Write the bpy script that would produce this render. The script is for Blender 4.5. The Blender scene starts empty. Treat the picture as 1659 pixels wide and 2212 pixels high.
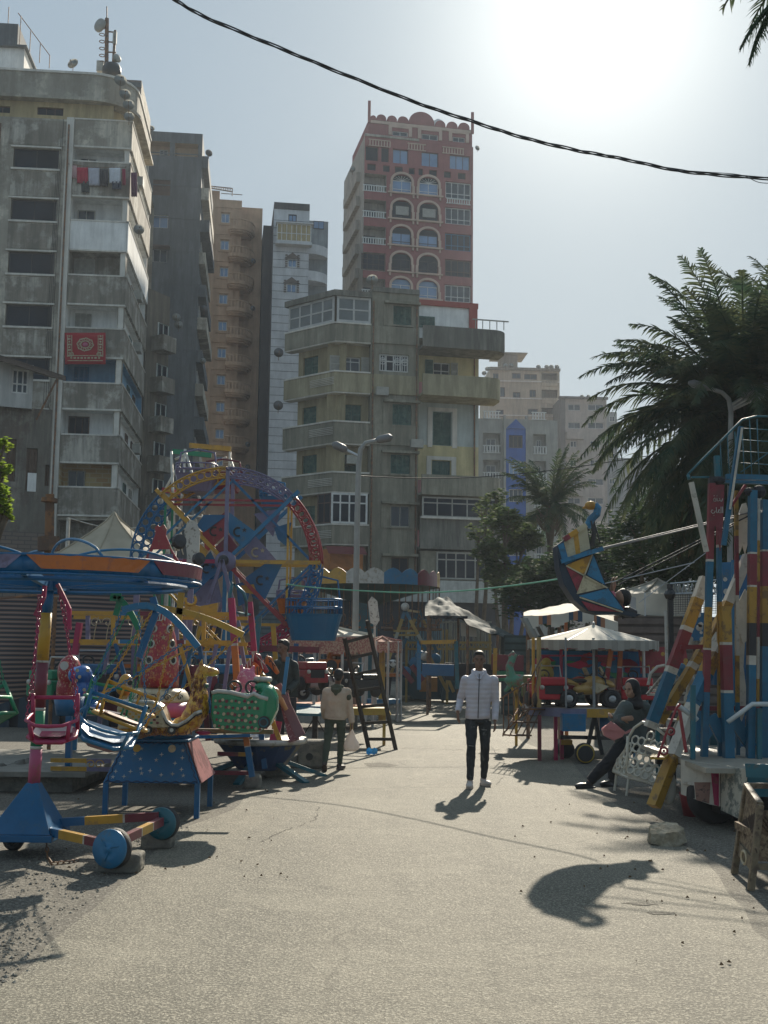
import bpy,bmesh,math,random
from mathutils import Vector,Matrix,noise
V=Vector
PI=math.pi
R=math.radians
SC=bpy.context.scene
rnd=random.Random(7)
# camera
FPX=2506.0
PITCH=math.atan(299/FPX)
ROLL=0.012
CAM=V((0,0,1.78))
fwd=V((0,math.cos(PITCH),math.sin(PITCH)))
_r=V((1,0,0));_u=V((0,-math.sin(PITCH),math.cos(PITCH)))
cr=_r*math.cos(ROLL)+_u*math.sin(ROLL)
cu=_u*math.cos(ROLL)-_r*math.sin(ROLL)
cam_d=bpy.data.cameras.new("camera");cam=bpy.data.objects.new("camera",cam_d)
SC.collection.objects.link(cam);SC.camera=cam
m=Matrix((cr,cu,-fwd)).transposed().to_4x4();m.translation=CAM
cam.matrix_world=m
cam_d.sensor_fit='VERTICAL';cam_d.sensor_height=36.0;cam_d.lens=36.0*FPX/2212
cam_d.clip_start=0.1;cam_d.clip_end=3000
# light
SUN_EL,SUN_AZ=R(30.0),R(10.6)
W=bpy.data.worlds.new("World");SC.world=W;W.use_nodes=True
nt=W.node_tree;nt.nodes.clear()
sky=nt.nodes.new('ShaderNodeTexSky');sky.sky_type='NISHITA';sky.sun_disc=False
sky.sun_elevation=SUN_EL;sky.sun_rotation=SUN_AZ
sky.air_density=1.3;sky.dust_density=3.0;sky.ozone_density=1.2;sky.altitude=0
bg=nt.nodes.new('ShaderNodeBackground');bg.inputs[1].default_value=0.098
wo=nt.nodes.new('ShaderNodeOutputWorld');SL=nt.links.new
def wmix(t,a,b):
 k=nt.nodes.new('ShaderNodeMix');k.data_type='RGBA';k.blend_type=t;k.inputs['Factor'].default_value=1;k.clamp_result=False
 for i,q in((6,a),(7,b)):
  if hasattr(q,'links'):SL(q,k.inputs[i])
  else:k.inputs[i].default_value=tuple(q)+(1,)
 return k.outputs[2]
def wmath(op,a,b):
 k=nt.nodes.new('ShaderNodeMath');k.operation=op
 for i,q in enumerate((a,b)):
  if hasattr(q,'links'):SL(q,k.inputs[i])
  else:k.inputs[i].default_value=q
 return k.outputs[0]
gm=nt.nodes.new('ShaderNodeGamma');gm.inputs[1].default_value=0.7;SL(sky.outputs[0],gm.inputs[0])
c_=wmix('ADD',wmix('MULTIPLY',gm.outputs[0],(.098,.104,.110)),(1.05,1.46,1.84))
tc=nt.nodes.new('ShaderNodeTexCoord');dt=nt.nodes.new('ShaderNodeVectorMath');dt.operation='DOT_PRODUCT';SL(tc.outputs['Generated'],dt.inputs[0])
dt.inputs[1].default_value=(math.sin(SUN_AZ)*math.cos(SUN_EL),math.cos(SUN_AZ)*math.cos(SUN_EL),math.sin(SUN_EL))
dp=wmath('MAXIMUM',dt.outputs['Value'],0.0)
au=wmath('ADD',wmath('MULTIPLY',wmath('POWER',dp,170.0),2.6),wmath('MULTIPLY',wmath('POWER',dp,30.0),.3))
ac=nt.nodes.new('ShaderNodeCombineColor')
for i,w_ in enumerate((1,.97,.86)):SL(wmath('MULTIPLY',au,w_),ac.inputs[i])
SL(wmix('ADD',c_,ac.outputs[0]),bg.inputs[0]);SL(bg.outputs[0],wo.inputs[0])
sd=bpy.data.lights.new("sun",'SUN');sun=bpy.data.objects.new("sun",sd);SC.collection.objects.link(sun)
sd.energy=3.4;sd.angle=R(0.6);sd.color=(1.0,0.905,0.75)
sdir=V((math.sin(SUN_AZ)*math.cos(SUN_EL),math.cos(SUN_AZ)*math.cos(SUN_EL),math.sin(SUN_EL)))
sun.rotation_euler=sdir.to_track_quat('Z','Y').to_euler()
SC.view_settings.view_transform='Standard';SC.view_settings.look='None'
SC.view_settings.exposure=1.2;SC.view_settings.gamma=1.0
SC.cycles.use_denoising=True
SC.cycles.max_bounces=6;SC.cycles.volume_bounces=0;SC.cycles.transparent_max_bounces=8
SC.cycles.caustics_reflective=False;SC.cycles.caustics_refractive=False
# picture -> place
def ray(px,py):
 return cr*((px-829.5)/FPX)+cu*((1106-py)/FPX)+fwd
def at(px,py,Y):
 d=ray(px,py);return CAM+d*(Y/d.y)
def gnd(px,py,z=0.0):
 d=ray(px,py);return CAM+d*((z-CAM.z)/d.z)
def gy(py,px=829):
 return gnd(px,py).y
 # objects
ORG={}
def thing(name,label,cat,loc=(0,0,0),group=None,kind=None):
 o=bpy.data.objects.new(name,None);SC.collection.objects.link(o)
 o.empty_display_size=.1
 o.location=V(loc);ORG[o.name]=V(loc)
 o['label']=label;o['category']=cat
 if group:o['group']=group
 if kind:o['kind']=kind
 return o
def tag(o,label,cat,group=None,kind=None):
 o['label']=label;o['category']=cat
 if group:o['group']=group
 if kind:o['kind']=kind
 return o
def dup(root,loc=None,rotz=None,label=None,group=None):
 r=root.copy();SC.collection.objects.link(r)
 if loc is not None:r.location=V(loc);ORG[r.name]=V(loc)
 if rotz is not None:r.rotation_euler=(0,0,rotz)
 if label:r['label']=label
 if group:r['group']=group
 for ch in list(root.children):
  c=ch.copy();SC.collection.objects.link(c);c.parent=r
  for g in list(ch.children):
   d=g.copy();SC.collection.objects.link(d);d.parent=c
 return r
class MB:
 def __init__(s):s.v=[];s.f=[];s.m=[];s.s=[];s.mi=0;s.sm=False
 def mat(s,i):s.mi=i;return s
 def smooth(s,b=True):s.sm=b;return s
 def add(s,vs,fs):
  o=len(s.v);s.v+=[V(p)for p in vs]
  for f in fs:s.f.append([o+i for i in f]);s.m.append(s.mi);s.s.append(s.sm)
  return s
 def quad(s,a,b,c,d):return s.add([a,b,c,d],[(0,1,2,3)])
 def hexa(s,p):
  return s.add(p,[(3,2,1,0),(4,5,6,7),(0,1,5,4),(1,2,6,5),(2,3,7,6),(3,0,4,7)])
 def box(s,a,b):
  x0,y0,z0=a;x1,y1,z1=b
  return s.hexa([(x0,y0,z0),(x1,y0,z0),(x1,y1,z0),(x0,y1,z0),(x0,y0,z1),(x1,y0,z1),(x1,y1,z1),(x0,y1,z1)])
 def obox(s,c,X,Y,Z):
  c=V(c);X=V(X);Y=V(Y);Z=V(Z)
  return s.hexa([c-X-Y-Z,c+X-Y-Z,c+X+Y-Z,c-X+Y-Z,c-X-Y+Z,c+X-Y+Z,c+X+Y+Z,c-X+Y+Z])
 def beam(s,a,b,w,h=None,up=(0,0,1)):
  a=V(a);b=V(b);h=h or w
  d=(b-a);L=d.length
  if L<1e-6:return s
  d/=L;u=V(up)
  x=d.cross(u)
  if x.length<1e-3:x=d.cross(V((0,1,0)))
  x.normalize();y=x.cross(d).normalized()
  return s.obox((a+b)/2,x*w/2,d*L/2,y*h/2)
 def tube(s,pts,r,n=8,closed=False,caps=True):
  pts=[V(p)for p in pts];N=len(pts)
  rs=r if isinstance(r,(list,tuple))else[r]*N
  if closed:T=[(pts[(i+1)%N]-pts[i-1]).normalized()for i in range(N)]
  else:T=[(pts[min(i+1,N-1)]-pts[max(i-1,0)]).normalized()for i in range(N)]
  a=T[0].cross(V((0,0,1)))
  if a.length<.05:a=T[0].cross(V((0,1,0)))
  a.normalize();vs=[]
  for i in range(N):
   a=(a-T[i]*a.dot(T[i]))
   if a.length<1e-4:a=T[i].orthogonal()
   a.normalize();b=T[i].cross(a)
   for k in range(n):
    t=2*PI*k/n;vs.append(pts[i]+(a*math.cos(t)+b*math.sin(t))*rs[i])
  fs=[]
  for i in range(N if closed else N-1):
   j=(i+1)%N
   for k in range(n):
    k2=(k+1)%n;fs.append((i*n+k,i*n+k2,j*n+k2,j*n+k))
  if caps and not closed:
   fs.append(tuple(range(n))[::-1]);fs.append(tuple((N-1)*n+k for k in range(n)))
  return s.add(vs,fs)
 def loft(s,rings,caps=True,closed=True):
  n=len(rings[0]);vs=[p for r in rings for p in r];fs=[]
  for i in range(len(rings)-1):
   for k in range(n if closed else n-1):
    k2=(k+1)%n;fs.append((i*n+k,i*n+k2,(i+1)*n+k2,(i+1)*n+k))
  if caps and closed:
   fs.append(tuple(range(n))[::-1]);fs.append(tuple((len(rings)-1)*n+k for k in range(n)))
  return s.add(vs,fs)
 def lathe(s,prof,c=(0,0,0),n=24,axis=(0,0,1),arc=None):
  c=V(c);ax=V(axis).normalized();a=ax.orthogonal().normalized()if abs(ax.z)<.99 else V((1,0,0))
  b=ax.cross(a);rings=[]
  m_=n if arc is None else n+1
  for r_,z_ in prof:
   r_=max(r_,1e-4)
   rings.append([c+ax*z_+(a*math.cos(t)+b*math.sin(t))*r_ for t in[(2*PI if arc is None else arc)*k/n for k in range(m_)]])
  return s.loft(rings,caps=arc is None,closed=arc is None)
 def ball(s,c,r,n=14,M=None):
  if not hasattr(r,'__len__'):r=(r,r,r)
  vs=[];fs=[];h=n//2;c=V(c)
  for i in range(h+1):
   p=PI*i/h
   for k in range(n):
    t=2*PI*k/n
    q=V((r[0]*math.sin(p)*math.cos(t),r[1]*math.sin(p)*math.sin(t),r[2]*math.cos(p)))
    if M is not None:q=M@q
    vs.append(c+q)
  for i in range(h):
   for k in range(n):
    k2=(k+1)%n;fs.append((i*n+k,(i+1)*n+k,(i+1)*n+k2,i*n+k2))
  return s.add(vs,fs)
 def torus(s,c,ax,Rr,r,n=20,m_=8,arc=(0,2*PI)):
  c=V(c);ax=V(ax).normalized();a=ax.orthogonal().normalized();b=ax.cross(a)
  full=abs(arc[1]-arc[0]-2*PI)<1e-4
  pts=[c+(a*math.cos(t)+b*math.sin(t))*Rr for t in[arc[0]+(arc[1]-arc[0])*k/n for k in range(n if full else n+1)]]
  return s.tube(pts,r,m_,closed=full)
 def prism(s,poly,ext):
  ext=V(ext);n=len(poly);p=[V(q)for q in poly]
  fs=[tuple(range(n)),tuple(n+k for k in range(n))[::-1]]
  fs+=[(k,n+k,n+(k+1)%n,(k+1)%n)for k in range(n)]
  return s.add(p+[q+ext for q in p],fs)
 def build(s,name,mats,parent=None,bevel=0,local=False):
  me=bpy.data.meshes.new(name)
  off=V((0,0,0))
  p=parent
  while p is not None:
   if p.name in ORG:off=ORG[p.name];break
   p=p.parent
  if local:off=V((0,0,0))
  me.from_pydata([q-off for q in s.v],[],s.f)
  if not isinstance(mats,(list,tuple)):mats=[mats]
  for q in mats:me.materials.append(q)
  me.polygons.foreach_set('material_index',[min(i,len(mats)-1)for i in s.m])
  me.polygons.foreach_set('use_smooth',s.s)
  bm=bmesh.new();bm.from_mesh(me);bmesh.ops.recalc_face_normals(bm,faces=bm.faces);bm.to_mesh(me);bm.free()
  me.update()
  o=bpy.data.objects.new(name,me);SC.collection.objects.link(o)
  if parent is not None:o.parent=parent
  if bevel:
   b=o.modifiers.new('bevel','BEVEL');b.width=bevel;b.segments=2;b.limit_method='ANGLE';b.angle_limit=R(40)
  return o
def organic(name,mb,mat,parent,voxel=.012,it=4,local=False,disp=0):
 o=mb.build(name,mat,parent,local=local)
 r=o.modifiers.new('remesh','REMESH');r.mode='VOXEL';r.voxel_size=voxel;r.use_smooth_shade=True
 if it:
  k=o.modifiers.new('smooth','SMOOTH');k.factor=.6;k.iterations=it
 return o
 # materials
MATS={}
def mat(name,col,rough=.6,var=.18,scale=3.0,bump=.15,bscale=None,metal=0.0,col2=None,c2amt=.5,c2scale=1.0,streak=0,spec=.5,coat=0,thresh=None):
 """procedural paint/plaster/metal: base colour varied by noise, a second colour in patches, bump"""
 if name in MATS:return MATS[name]
 M=bpy.data.materials.new(name);M.use_nodes=True;nt=M.node_tree;n=nt.nodes;L=nt.links
 b=n['Principled BSDF'];b.inputs['Roughness'].default_value=rough;b.inputs['Metallic'].default_value=metal
 b.inputs['Specular IOR Level'].default_value=spec
 if coat:b.inputs['Coat Weight'].default_value=coat;b.inputs['Coat Roughness'].default_value=.15
 geo=n.new('ShaderNodeNewGeometry');pos=geo.outputs['Position']
 def nz(sc_,det=6,rough_=.6,vec=None):
  k=n.new('ShaderNodeTexNoise');k.inputs['Scale'].default_value=sc_;k.inputs['Detail'].default_value=det
  k.inputs['Roughness'].default_value=rough_;L.new(vec or pos,k.inputs['Vector']);return k.outputs['Fac']
 def ramp(fac,a,b_,ca=(0,0,0,1),cb=(1,1,1,1)):
  k=n.new('ShaderNodeValToRGB');k.color_ramp.elements[0].position=a;k.color_ramp.elements[1].position=b_
  k.color_ramp.elements[0].color=ca;k.color_ramp.elements[1].color=cb;L.new(fac,k.inputs[0]);return k.outputs[0]
 lo=tuple(max(0,c*(1-var))for c in col)+(1,);hi=tuple(min(1,c*(1+var))for c in col)+(1,)
 c=ramp(nz(scale),.3,.7,lo,hi)
 def mix(fac,a,b_):
  k=n.new('ShaderNodeMix');k.data_type='RGBA'
  L.new(fac,k.inputs['Factor']);L.new(a,k.inputs[6])
  if hasattr(b_,'links'):L.new(b_,k.inputs[7])
  else:k.inputs[7].default_value=tuple(b_)+(1,)
  return k.outputs[2]
 if col2 is not None:
  t=.62-.3*c2amt if thresh is None else thresh
  f=ramp(nz(c2scale,8,.7),t,t+.08,(0,0,0,1),(.85,.85,.85,1))
  c=mix(f,c,col2)
 if streak:
  mp=n.new('ShaderNodeMapping');mp.inputs['Scale'].default_value=(1.6,1.6,.16);L.new(pos,mp.inputs[0])
  f=ramp(nz(1.3,8,.75,mp.outputs[0]),.42,.60,(0,0,0,1),(streak,streak,streak,1))
  c=mix(f,c,tuple(q*.30 for q in col))
  mp2=n.new('ShaderNodeMapping');mp2.inputs['Scale'].default_value=(1,1,.7);L.new(pos,mp2.inputs[0])
  f2=ramp(nz(.35,9,.75,mp2.outputs[0]),.48,.56,(0,0,0,1),(streak*.8,)*3+(1,))
  c=mix(f2,c,tuple(min(1,q*.62)for q in col))
 L.new(c,b.inputs['Base Color'])
 if bump:
  k=n.new('ShaderNodeBump');k.inputs['Strength'].default_value=bump;k.inputs['Distance'].default_value=.02
  L.new(nz(bscale or scale*6,6),k.inputs['Height']);L.new(k.outputs[0],b.inputs['Normal'])
 MATS[name]=M;return M
def wallm(name,col,streak=.5,var=.14,col2=None,c2amt=.3,c2scale=.5):
 col=tuple(min(.8,q*1.22)for q in col);col2=tuple(min(.8,q*1.22)for q in col2)if col2 else None
 return mat(name,col,rough=.9,var=var,scale=.8,bump=.5,bscale=14,streak=streak,col2=col2,c2amt=c2amt,c2scale=c2scale,spec=.25)
def paintm(name,col,rough=.42,chip=None,amt=.27,metal=0,c2scale=7):
 col=tuple(q*.74 for q in col)
 return mat(name,col,rough=rough,var=.13,scale=5,bump=.12,bscale=40,col2=chip,c2amt=amt,c2scale=c2scale,metal=metal,coat=.15)
RED=paintm('red_paint',(.36,.025,.035),chip=(.22,.09,.05));DRED=paintm('dark_red_paint',(.20,.018,.04),chip=(.1,.03,.02))
BLU=paintm('blue_paint',(.003,.13,.31),chip=(.02,.1,.2));LBL=paintm('sky_blue_paint',(.015,.19,.38),chip=(.05,.13,.19))
YEL=paintm('yellow_paint',(.62,.34,.03),chip=(.3,.17,.05));ORG_P=paintm('orange_paint',(.62,.17,.02),chip=(.3,.1,.05))
GRN=paintm('green_paint',(.01,.26,.12),chip=(.05,.15,.08));PUR=paintm('purple_paint',(.21,.19,.31),chip=(.12,.1,.16))
WHT=paintm('white_paint',(.62,.60,.54),chip=(.3,.26,.2),amt=.4);PNK=paintm('pink_paint',(.55,.09,.2),chip=(.3,.1,.1))
MAG=paintm('crimson_paint',(.42,.015,.09),chip=(.2,.03,.04));TEA=paintm('teal_paint',(.015,.16,.21),chip=(.07,.11,.11))
CRM=paintm('cream_paint',(.62,.52,.34),chip=(.3,.22,.12),amt=.4);BLK=paintm('black_paint',(.018,.018,.02))
STEEL=mat('galvanised_steel',(.42,.43,.43),rough=.35,metal=.8,scale=6,bump=.1)
RUST=mat('rusty_steel',(.12,.07,.045),rough=.7,scale=6,col2=(.25,.12,.05),c2amt=.5,c2scale=5,bump=.3)
RUB=mat('tyre_rubber',(.025,.025,.027),rough=.75,scale=10,bump=.4)
DARK=mat('near_black_cloth',(.03,.03,.035),rough=.9)  # even near-black matt colour for boards, rags and trousers
GLASS=mat('window_glass',(.025,.04,.055),rough=.15,var=.3,scale=.6,bump=0,spec=.4)
GLASSD=mat('tinted_window_glass',(.012,.02,.032),rough=.5,var=.3,scale=.5,bump=0,spec=.1)
GLASSB=mat('sky_painted_glass',(.16,.26,.42),rough=.12,var=.25,scale=.5,bump=0,spec=.8)  # pale blue base colour paints a sky reflection into the panes
ALU=mat('aluminium_frame',(.45,.45,.43),rough=.5,bump=0)
WFR=mat('white_window_frame',(.6,.6,.57),rough=.6,bump=0)
BRF=mat('brown_window_frame',(.10,.06,.045),rough=.6,bump=0)
SHG=mat('green_shutter_wood',(.035,.10,.085),rough=.7,scale=4,bump=.2,col2=(.08,.15,.12),c2amt=.4,c2scale=2)
SHB=mat('brown_shutter_wood',(.12,.075,.05),rough=.75,scale=4)
SHL=mat('pale_shutter_wood',(.34,.33,.29),rough=.75,scale=4)
# ground
def ground_mat(name,c1,c2,speck,rough,patch,coarse=1.0,cracks=True):
 M=bpy.data.materials.new(name);M.use_nodes=True;n=M.node_tree.nodes;L=M.node_tree.links
 b=n['Principled BSDF'];b.inputs['Roughness'].default_value=rough;b.inputs['Specular IOR Level'].default_value=.25
 pos=n.new('ShaderNodeNewGeometry').outputs['Position']
 def nz(s,d=8,r_=.6,sc=None):
  k=n.new('ShaderNodeTexNoise');k.inputs['Scale'].default_value=s;k.inputs['Detail'].default_value=d;k.inputs['Roughness'].default_value=r_
  v=pos
  if sc:mp=n.new('ShaderNodeMapping');mp.inputs['Scale'].default_value=sc;L.new(pos,mp.inputs[0]);v=mp.outputs[0]
  L.new(v,k.inputs['Vector']);return k.outputs['Fac']
 def ramp(f,a,b_,ca,cb):
  k=n.new('ShaderNodeValToRGB');e=k.color_ramp.elements;e[0].position=a;e[1].position=b_;e[0].color=ca+(1,);e[1].color=cb+(1,);L.new(f,k.inputs[0]);return k.outputs[0]
 def mix(f,a,c,t='MIX'):
  k=n.new('ShaderNodeMix');k.data_type='RGBA';k.blend_type=t
  if hasattr(f,'links'):L.new(f,k.inputs['Factor'])
  else:k.inputs['Factor'].default_value=f
  L.new(a,k.inputs[6])
  if hasattr(c,'links'):L.new(c,k.inputs[7])
  else:k.inputs[7].default_value=c+(1,)
  return k.outputs[2]
 c=ramp(nz(.55,10,.7),.36,.62,c1,c2)
 c=mix(ramp(nz(.9,8,.7,(1.6,.35,1)),.47,.62,(0,0,0),(.75,)*3),c,patch)
 c=mix(ramp(nz(2.2,9,.75,(1.9,.12,1)),.5,.66,(0,0,0),(.5,)*3),c,tuple(q*1.12 for q in c2))
 c=mix(ramp(nz(.16,4,.6),.42,.62,(0,0,0),(.55,)*3),c,tuple(q*.8 for q in c1))
 c=mix(ramp(nz(1.0,5,.6,(.9,.045,1)),.46,.60,(0,0,0),(.6,)*3),c,patch)
 c=mix(ramp(nz(.8,9,.75),.54,.60,(0,0,0),(.35,)*3),c,tuple(q*1.25 for q in c2))
 s1=nz(55*coarse,3,.7);s2=nz(140*coarse,2,.6)
 c=mix(ramp(s1,.50,.60,(0,0,0),(.9,)*3),c,speck)
 c=mix(ramp(s2,.38,.50,(.8,)*3,(0,0,0)),c,tuple(q*.35 for q in c1))
 vo=n.new('ShaderNodeTexVoronoi');vo.inputs['Scale'].default_value=38*coarse;L.new(pos,vo.inputs['Vector'])
 c=mix(ramp(vo.outputs['Distance'],.05,.16,(.5,)*3,(0,0,0)),c,tuple(min(1,q*1.7)for q in speck))
 if cracks:
  w=n.new('ShaderNodeTexVoronoi');w.feature='DISTANCE_TO_EDGE';w.inputs['Scale'].default_value=.42
  mp=n.new('ShaderNodeMix');mp.data_type='VECTOR';mp.inputs['Factor'].default_value=.25;L.new(pos,mp.inputs[4]);kk=n.new('ShaderNodeTexNoise');kk.inputs['Scale'].default_value=2.5;L.new(pos,kk.inputs['Vector']);L.new(kk.outputs['Color'],mp.inputs[5]);L.new(mp.outputs[1],w.inputs['Vector'])
  cf=ramp(w.outputs['Distance'],.002,.008,(.5,)*3,(0,0,0))
  mk=mix(ramp(nz(.25,3),.5,.6,(0,0,0),(1,1,1)),ramp(nz(.1),0,1,(0,0,0),(0,0,0)),cf)
  c=mix(mk,c,tuple(q*.3 for q in c1))
 L.new(c,b.inputs['Base Color'])
 bu=n.new('ShaderNodeBump');bu.inputs['Strength'].default_value=.9;bu.inputs['Distance'].default_value=.012;L.new(s1,bu.inputs['Height'])
 b2=n.new('ShaderNodeBump');b2.inputs['Strength'].default_value=.35;b2.inputs['Distance'].default_value=.05;L.new(nz(3.5,6),b2.inputs['Height']);L.new(bu.outputs[0],b2.inputs['Normal']);L.new(b2.outputs[0],b.inputs['Normal'])
 return M
ROADM=ground_mat('dusty_asphalt',(.165,.15,.115),(.245,.225,.175),(.39,.36,.285),.8,(.115,.108,.085))
DIRTM=ground_mat('gravelly_dirt',(.12,.11,.09),(.19,.175,.14),(.27,.25,.21),.9,(.10,.09,.075),.55,False)
g=MB();g.quad((-600,-60,0),(600,-60,0),(600,1500,0),(-600,1500,0));o=g.build('ground',DIRTM);o['kind']='structure'
def strip(name,left,right,z,m_,seed=0,jit=.12):
 """irregular sheet between two pixel polylines running away from the camera"""
 rr=random.Random(seed);mb=MB();N=46
 def samp(pl,t):
  f=t*(len(pl)-1);i=min(int(f),len(pl)-2);f-=i;a=V(pl[i]).lerp(V(pl[i+1]),f);return a
 L_=[V((*p,z))if len(p)==2 else V(p)for p in left];R_=[V((*p,z))if len(p)==2 else V(p)for p in right]
 rings=[]
 for k in range(N+1):
  t=k/N;a=samp(L_,t);b=samp(R_,t)
  a=a+V((rr.uniform(-jit,jit),rr.uniform(-jit,jit),0));b=b+V((rr.uniform(-jit,jit),rr.uniform(-jit,jit),0));rings.append((V((a.x,a.y,z)),V((b.x,b.y,z))))
 for k in range(N):mb.quad(rings[k][0],rings[k][1],rings[k+1][1],rings[k+1][0])
 return mb.build(name,m_)
gl=[gnd(0,2130),gnd(150,2000),gnd(380,1800),gnd(520,1740),gnd(560,1690),gnd(640,1640),gnd(740,1580),gnd(850,1520),gnd(880,1500),gnd(800,1478)]
gr=[gnd(1659,2040),gnd(1540,1880),gnd(1420,1790),gnd(1300,1720),gnd(1230,1640),gnd(1120,1600),gnd(1090,1560),gnd(1090,1520),gnd(1120,1490),gnd(1130,1475)]
gl=[V((-3.2,-20,0)),V((-2.9,2,0))]+gl;gr=[V((3.4,-20,0)),V((3.2,2,0))]+gr
for p in gl+gr:p.z=0
o=strip('road',gl,gr,.004,ROADM,3,.05);o['kind']='structure'
def scatter(name,label,cat,zones,n,rmin,rmax,m_,seed=1):
 rr=random.Random(seed);mb=MB()
 for i in range(n):
  z=rr.choice(zones);t=rr.random();s=rr.random()
  a=V(z[0]).lerp(V(z[1]),s);b=V(z[3]).lerp(V(z[2]),s);p=a.lerp(b,t)
  r_=rmin*(rmax/rmin)**(rr.random()**2.2)
  M=Matrix.Rotation(rr.uniform(0,6),3,'Z')@Matrix.Rotation(rr.uniform(-.5,.5),3,'X')
  vs=[]
  for x,y,z_ in((1,0,0),(.3,.9,0),(-.8,.5,0),(-.7,-.6,0),(.4,-.8,0),(.1,.1,.7),(0,0,-.5)):
   vs.append(p+M@V((x*r_*rr.uniform(.6,1.2),y*r_*rr.uniform(.6,1.1),z_*r_*rr.uniform(.5,1.1)))+V((0,0,r_*.2)))
  mb.add(vs,[(0,1,5),(1,2,5),(2,3,5),(3,4,5),(4,0,5),(1,0,6),(2,1,6),(3,2,6),(4,3,6),(0,4,6)])
 o=mb.build(name,m_);o['kind']='stuff';tag(o,label,cat,kind='stuff');return o
GRAV=mat('gravel_stone',(.22,.20,.165),rough=.9,var=.5,scale=20,bump=.3)
scatter('gravel','loose gravel scattered on the dirt beside the road at left','gravel',[(gnd(-60,2200),gnd(130,2060),gnd(-60,1880),gnd(-160,1900)),(gnd(0,2100),gnd(320,1850),gnd(180,1790),gnd(-60,1900)),(gnd(300,1870),gnd(420,1790),gnd(300,1760),gnd(200,1800))],4200,.004,.022,GRAV,1)
scatter('rubble_grit','small stones and grit along the right edge of the road','gravel',[(gnd(1659,2060),gnd(1500,1880),gnd(1330,1860),gnd(1420,2050)),(gnd(1500,1900),gnd(1420,1790),gnd(1300,1760),gnd(1350,1850))],1500,.003,.009,GRAV,2)
scatter('road_grit','fine grit and litter specks scattered over the asphalt','gravel',[(gnd(150,2212),gnd(1600,2212),gnd(1250,1760),gnd(500,1760)),(gnd(500,1760),gnd(1200,1760),gnd(1080,1540),gnd(820,1540))],1100,.002,.008,GRAV,5)
LEAFM=mat('dry_leaf',(.16,.10,.05),rough=.9)
def litter():
 rr=random.Random(11);mb=MB()
 for i in range(110):
  side=rr.random()
  p=gnd(rr.uniform(30,620),rr.uniform(1660,1900))if side<.5 else(gnd(rr.uniform(1100,1600),rr.uniform(1600,1950))if side<.85 else gnd(rr.uniform(1350,1640),rr.uniform(1820,2100)))
  a=rr.uniform(0,6);l=rr.uniform(.015,.04);d=V((math.cos(a),math.sin(a),0));e=V((-d.y,d.x,0));z=V((0,0,.012))
  mb.add([p+z,p+d*l*.5+e*l*.25+z*2.5,p+d*l+z,p+d*l*.5-e*l*.25+z*2.2],[(0,1,2),(0,2,3)])
 o=mb.build('fallen_leaves',LEAFM);tag(o,'dry leaves and scraps lying about the road edges','leaves',kind='stuff')
litter()
def cracks():
 rr=random.Random(9);mb=MB()
 for pts,w in(([(650,1621),(780,1618),(880,1616),(1000,1620),(1120,1619),(1240,1617)],.012),([(1060,1612),(1100,1660),(1070,1700)],.008),([(560,1820),(600,1800),(680,1770),(690,1740)],.009),([(860,1545),(960,1548),(1040,1542),(1090,1540)],.02),([(700,1600),(760,1560),(900,1532)],.02)):
  P_=[]
  for i in range(len(pts)-1):
   for k in range(12):f=k/12;P_.append(gnd(pts[i][0]*(1-f)+pts[i+1][0]*f+rr.uniform(-3,3),pts[i][1]*(1-f)+pts[i+1][1]*f+rr.uniform(-1.2,1.2),.0065))
  for i in range(len(P_)-1):
   if rr.random()<.12:continue
   d=(P_[i+1]-P_[i]).normalized();e=V((-d.y,d.x,0))*w*rr.uniform(.3,1);mb.quad(P_[i]-e,P_[i+1]-e*.8,P_[i+1]+e*.8,P_[i]+e)
 o=mb.build('road_cracks',mat('crack_dirt',(.05,.045,.035),rough=.95));o['kind']='structure'
 mb=MB()
 for x,y,rx,ry in((1385,1952,.15,.035),(1425,1972,.11,.03),(820,1652,.35,.18),(920,1560,1.2,.5)):
  c=gnd(x,y,.0068);mb.add([c]+[c+V((math.cos(a)*rx*rr.uniform(.5,1.1),math.sin(a)*ry*2*rr.uniform(.5,1.1),0))for a in[2*PI*k/16 for k in range(16)]],[(0,k+1,(k+1)%16+1)for k in range(16)])
 o=mb.build('worn_patches',ground_mat('broken_asphalt',(.11,.10,.08),(.17,.155,.12),(.26,.24,.2),.9,(.08,.075,.06),.6,False));o['kind']='structure'
cracks()
# buildings
class Face:
 """vertical plane through the ground point under pixel (px,py) at depth Y, direction angle a (degrees, + recedes to the right)"""
 def __init__(s,px,py,Y,a,o=None):
  p=at(px,py,Y)if o is None else V(o)
  s.o=V((p.x,p.y,0));a=R(a)
  s.u=V((math.cos(a),math.sin(a),0));s.n=V((math.sin(a),-math.cos(a),0))
 def off(s,d):
  f=Face.__new__(Face);f.o=s.o+s.n*d;f.u=s.u;f.n=s.n;return f
 def uz(s,px,py,d=0):
  r_=ray(px,py);o=s.o+s.n*d
  t=(o-CAM).dot(s.n)/r_.dot(s.n);p=CAM+r_*t
  return(p-o).dot(s.u),p.z
 def p(s,u,z,d=0):return s.o+s.u*u+s.n*d+V((0,0,z))
 def rect(s,x0,y0,x1,y1,d=0):
  xm,ym=(x0+x1)/2,(y0+y1)/2
  return(s.uz(x0,ym,d)[0],s.uz(x1,ym,d)[0],s.uz(xm,y1,d)[1],s.uz(xm,y0,d)[1])
 def box(s,mb,r,d0,d1):
  u0,u1,z0,z1=r
  mb.hexa([s.p(u0,z0,d1),s.p(u1,z0,d1),s.p(u1,z0,d0),s.p(u0,z0,d0),s.p(u0,z1,d1),s.p(u1,z1,d1),s.p(u1,z1,d0),s.p(u0,z1,d0)])
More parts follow.
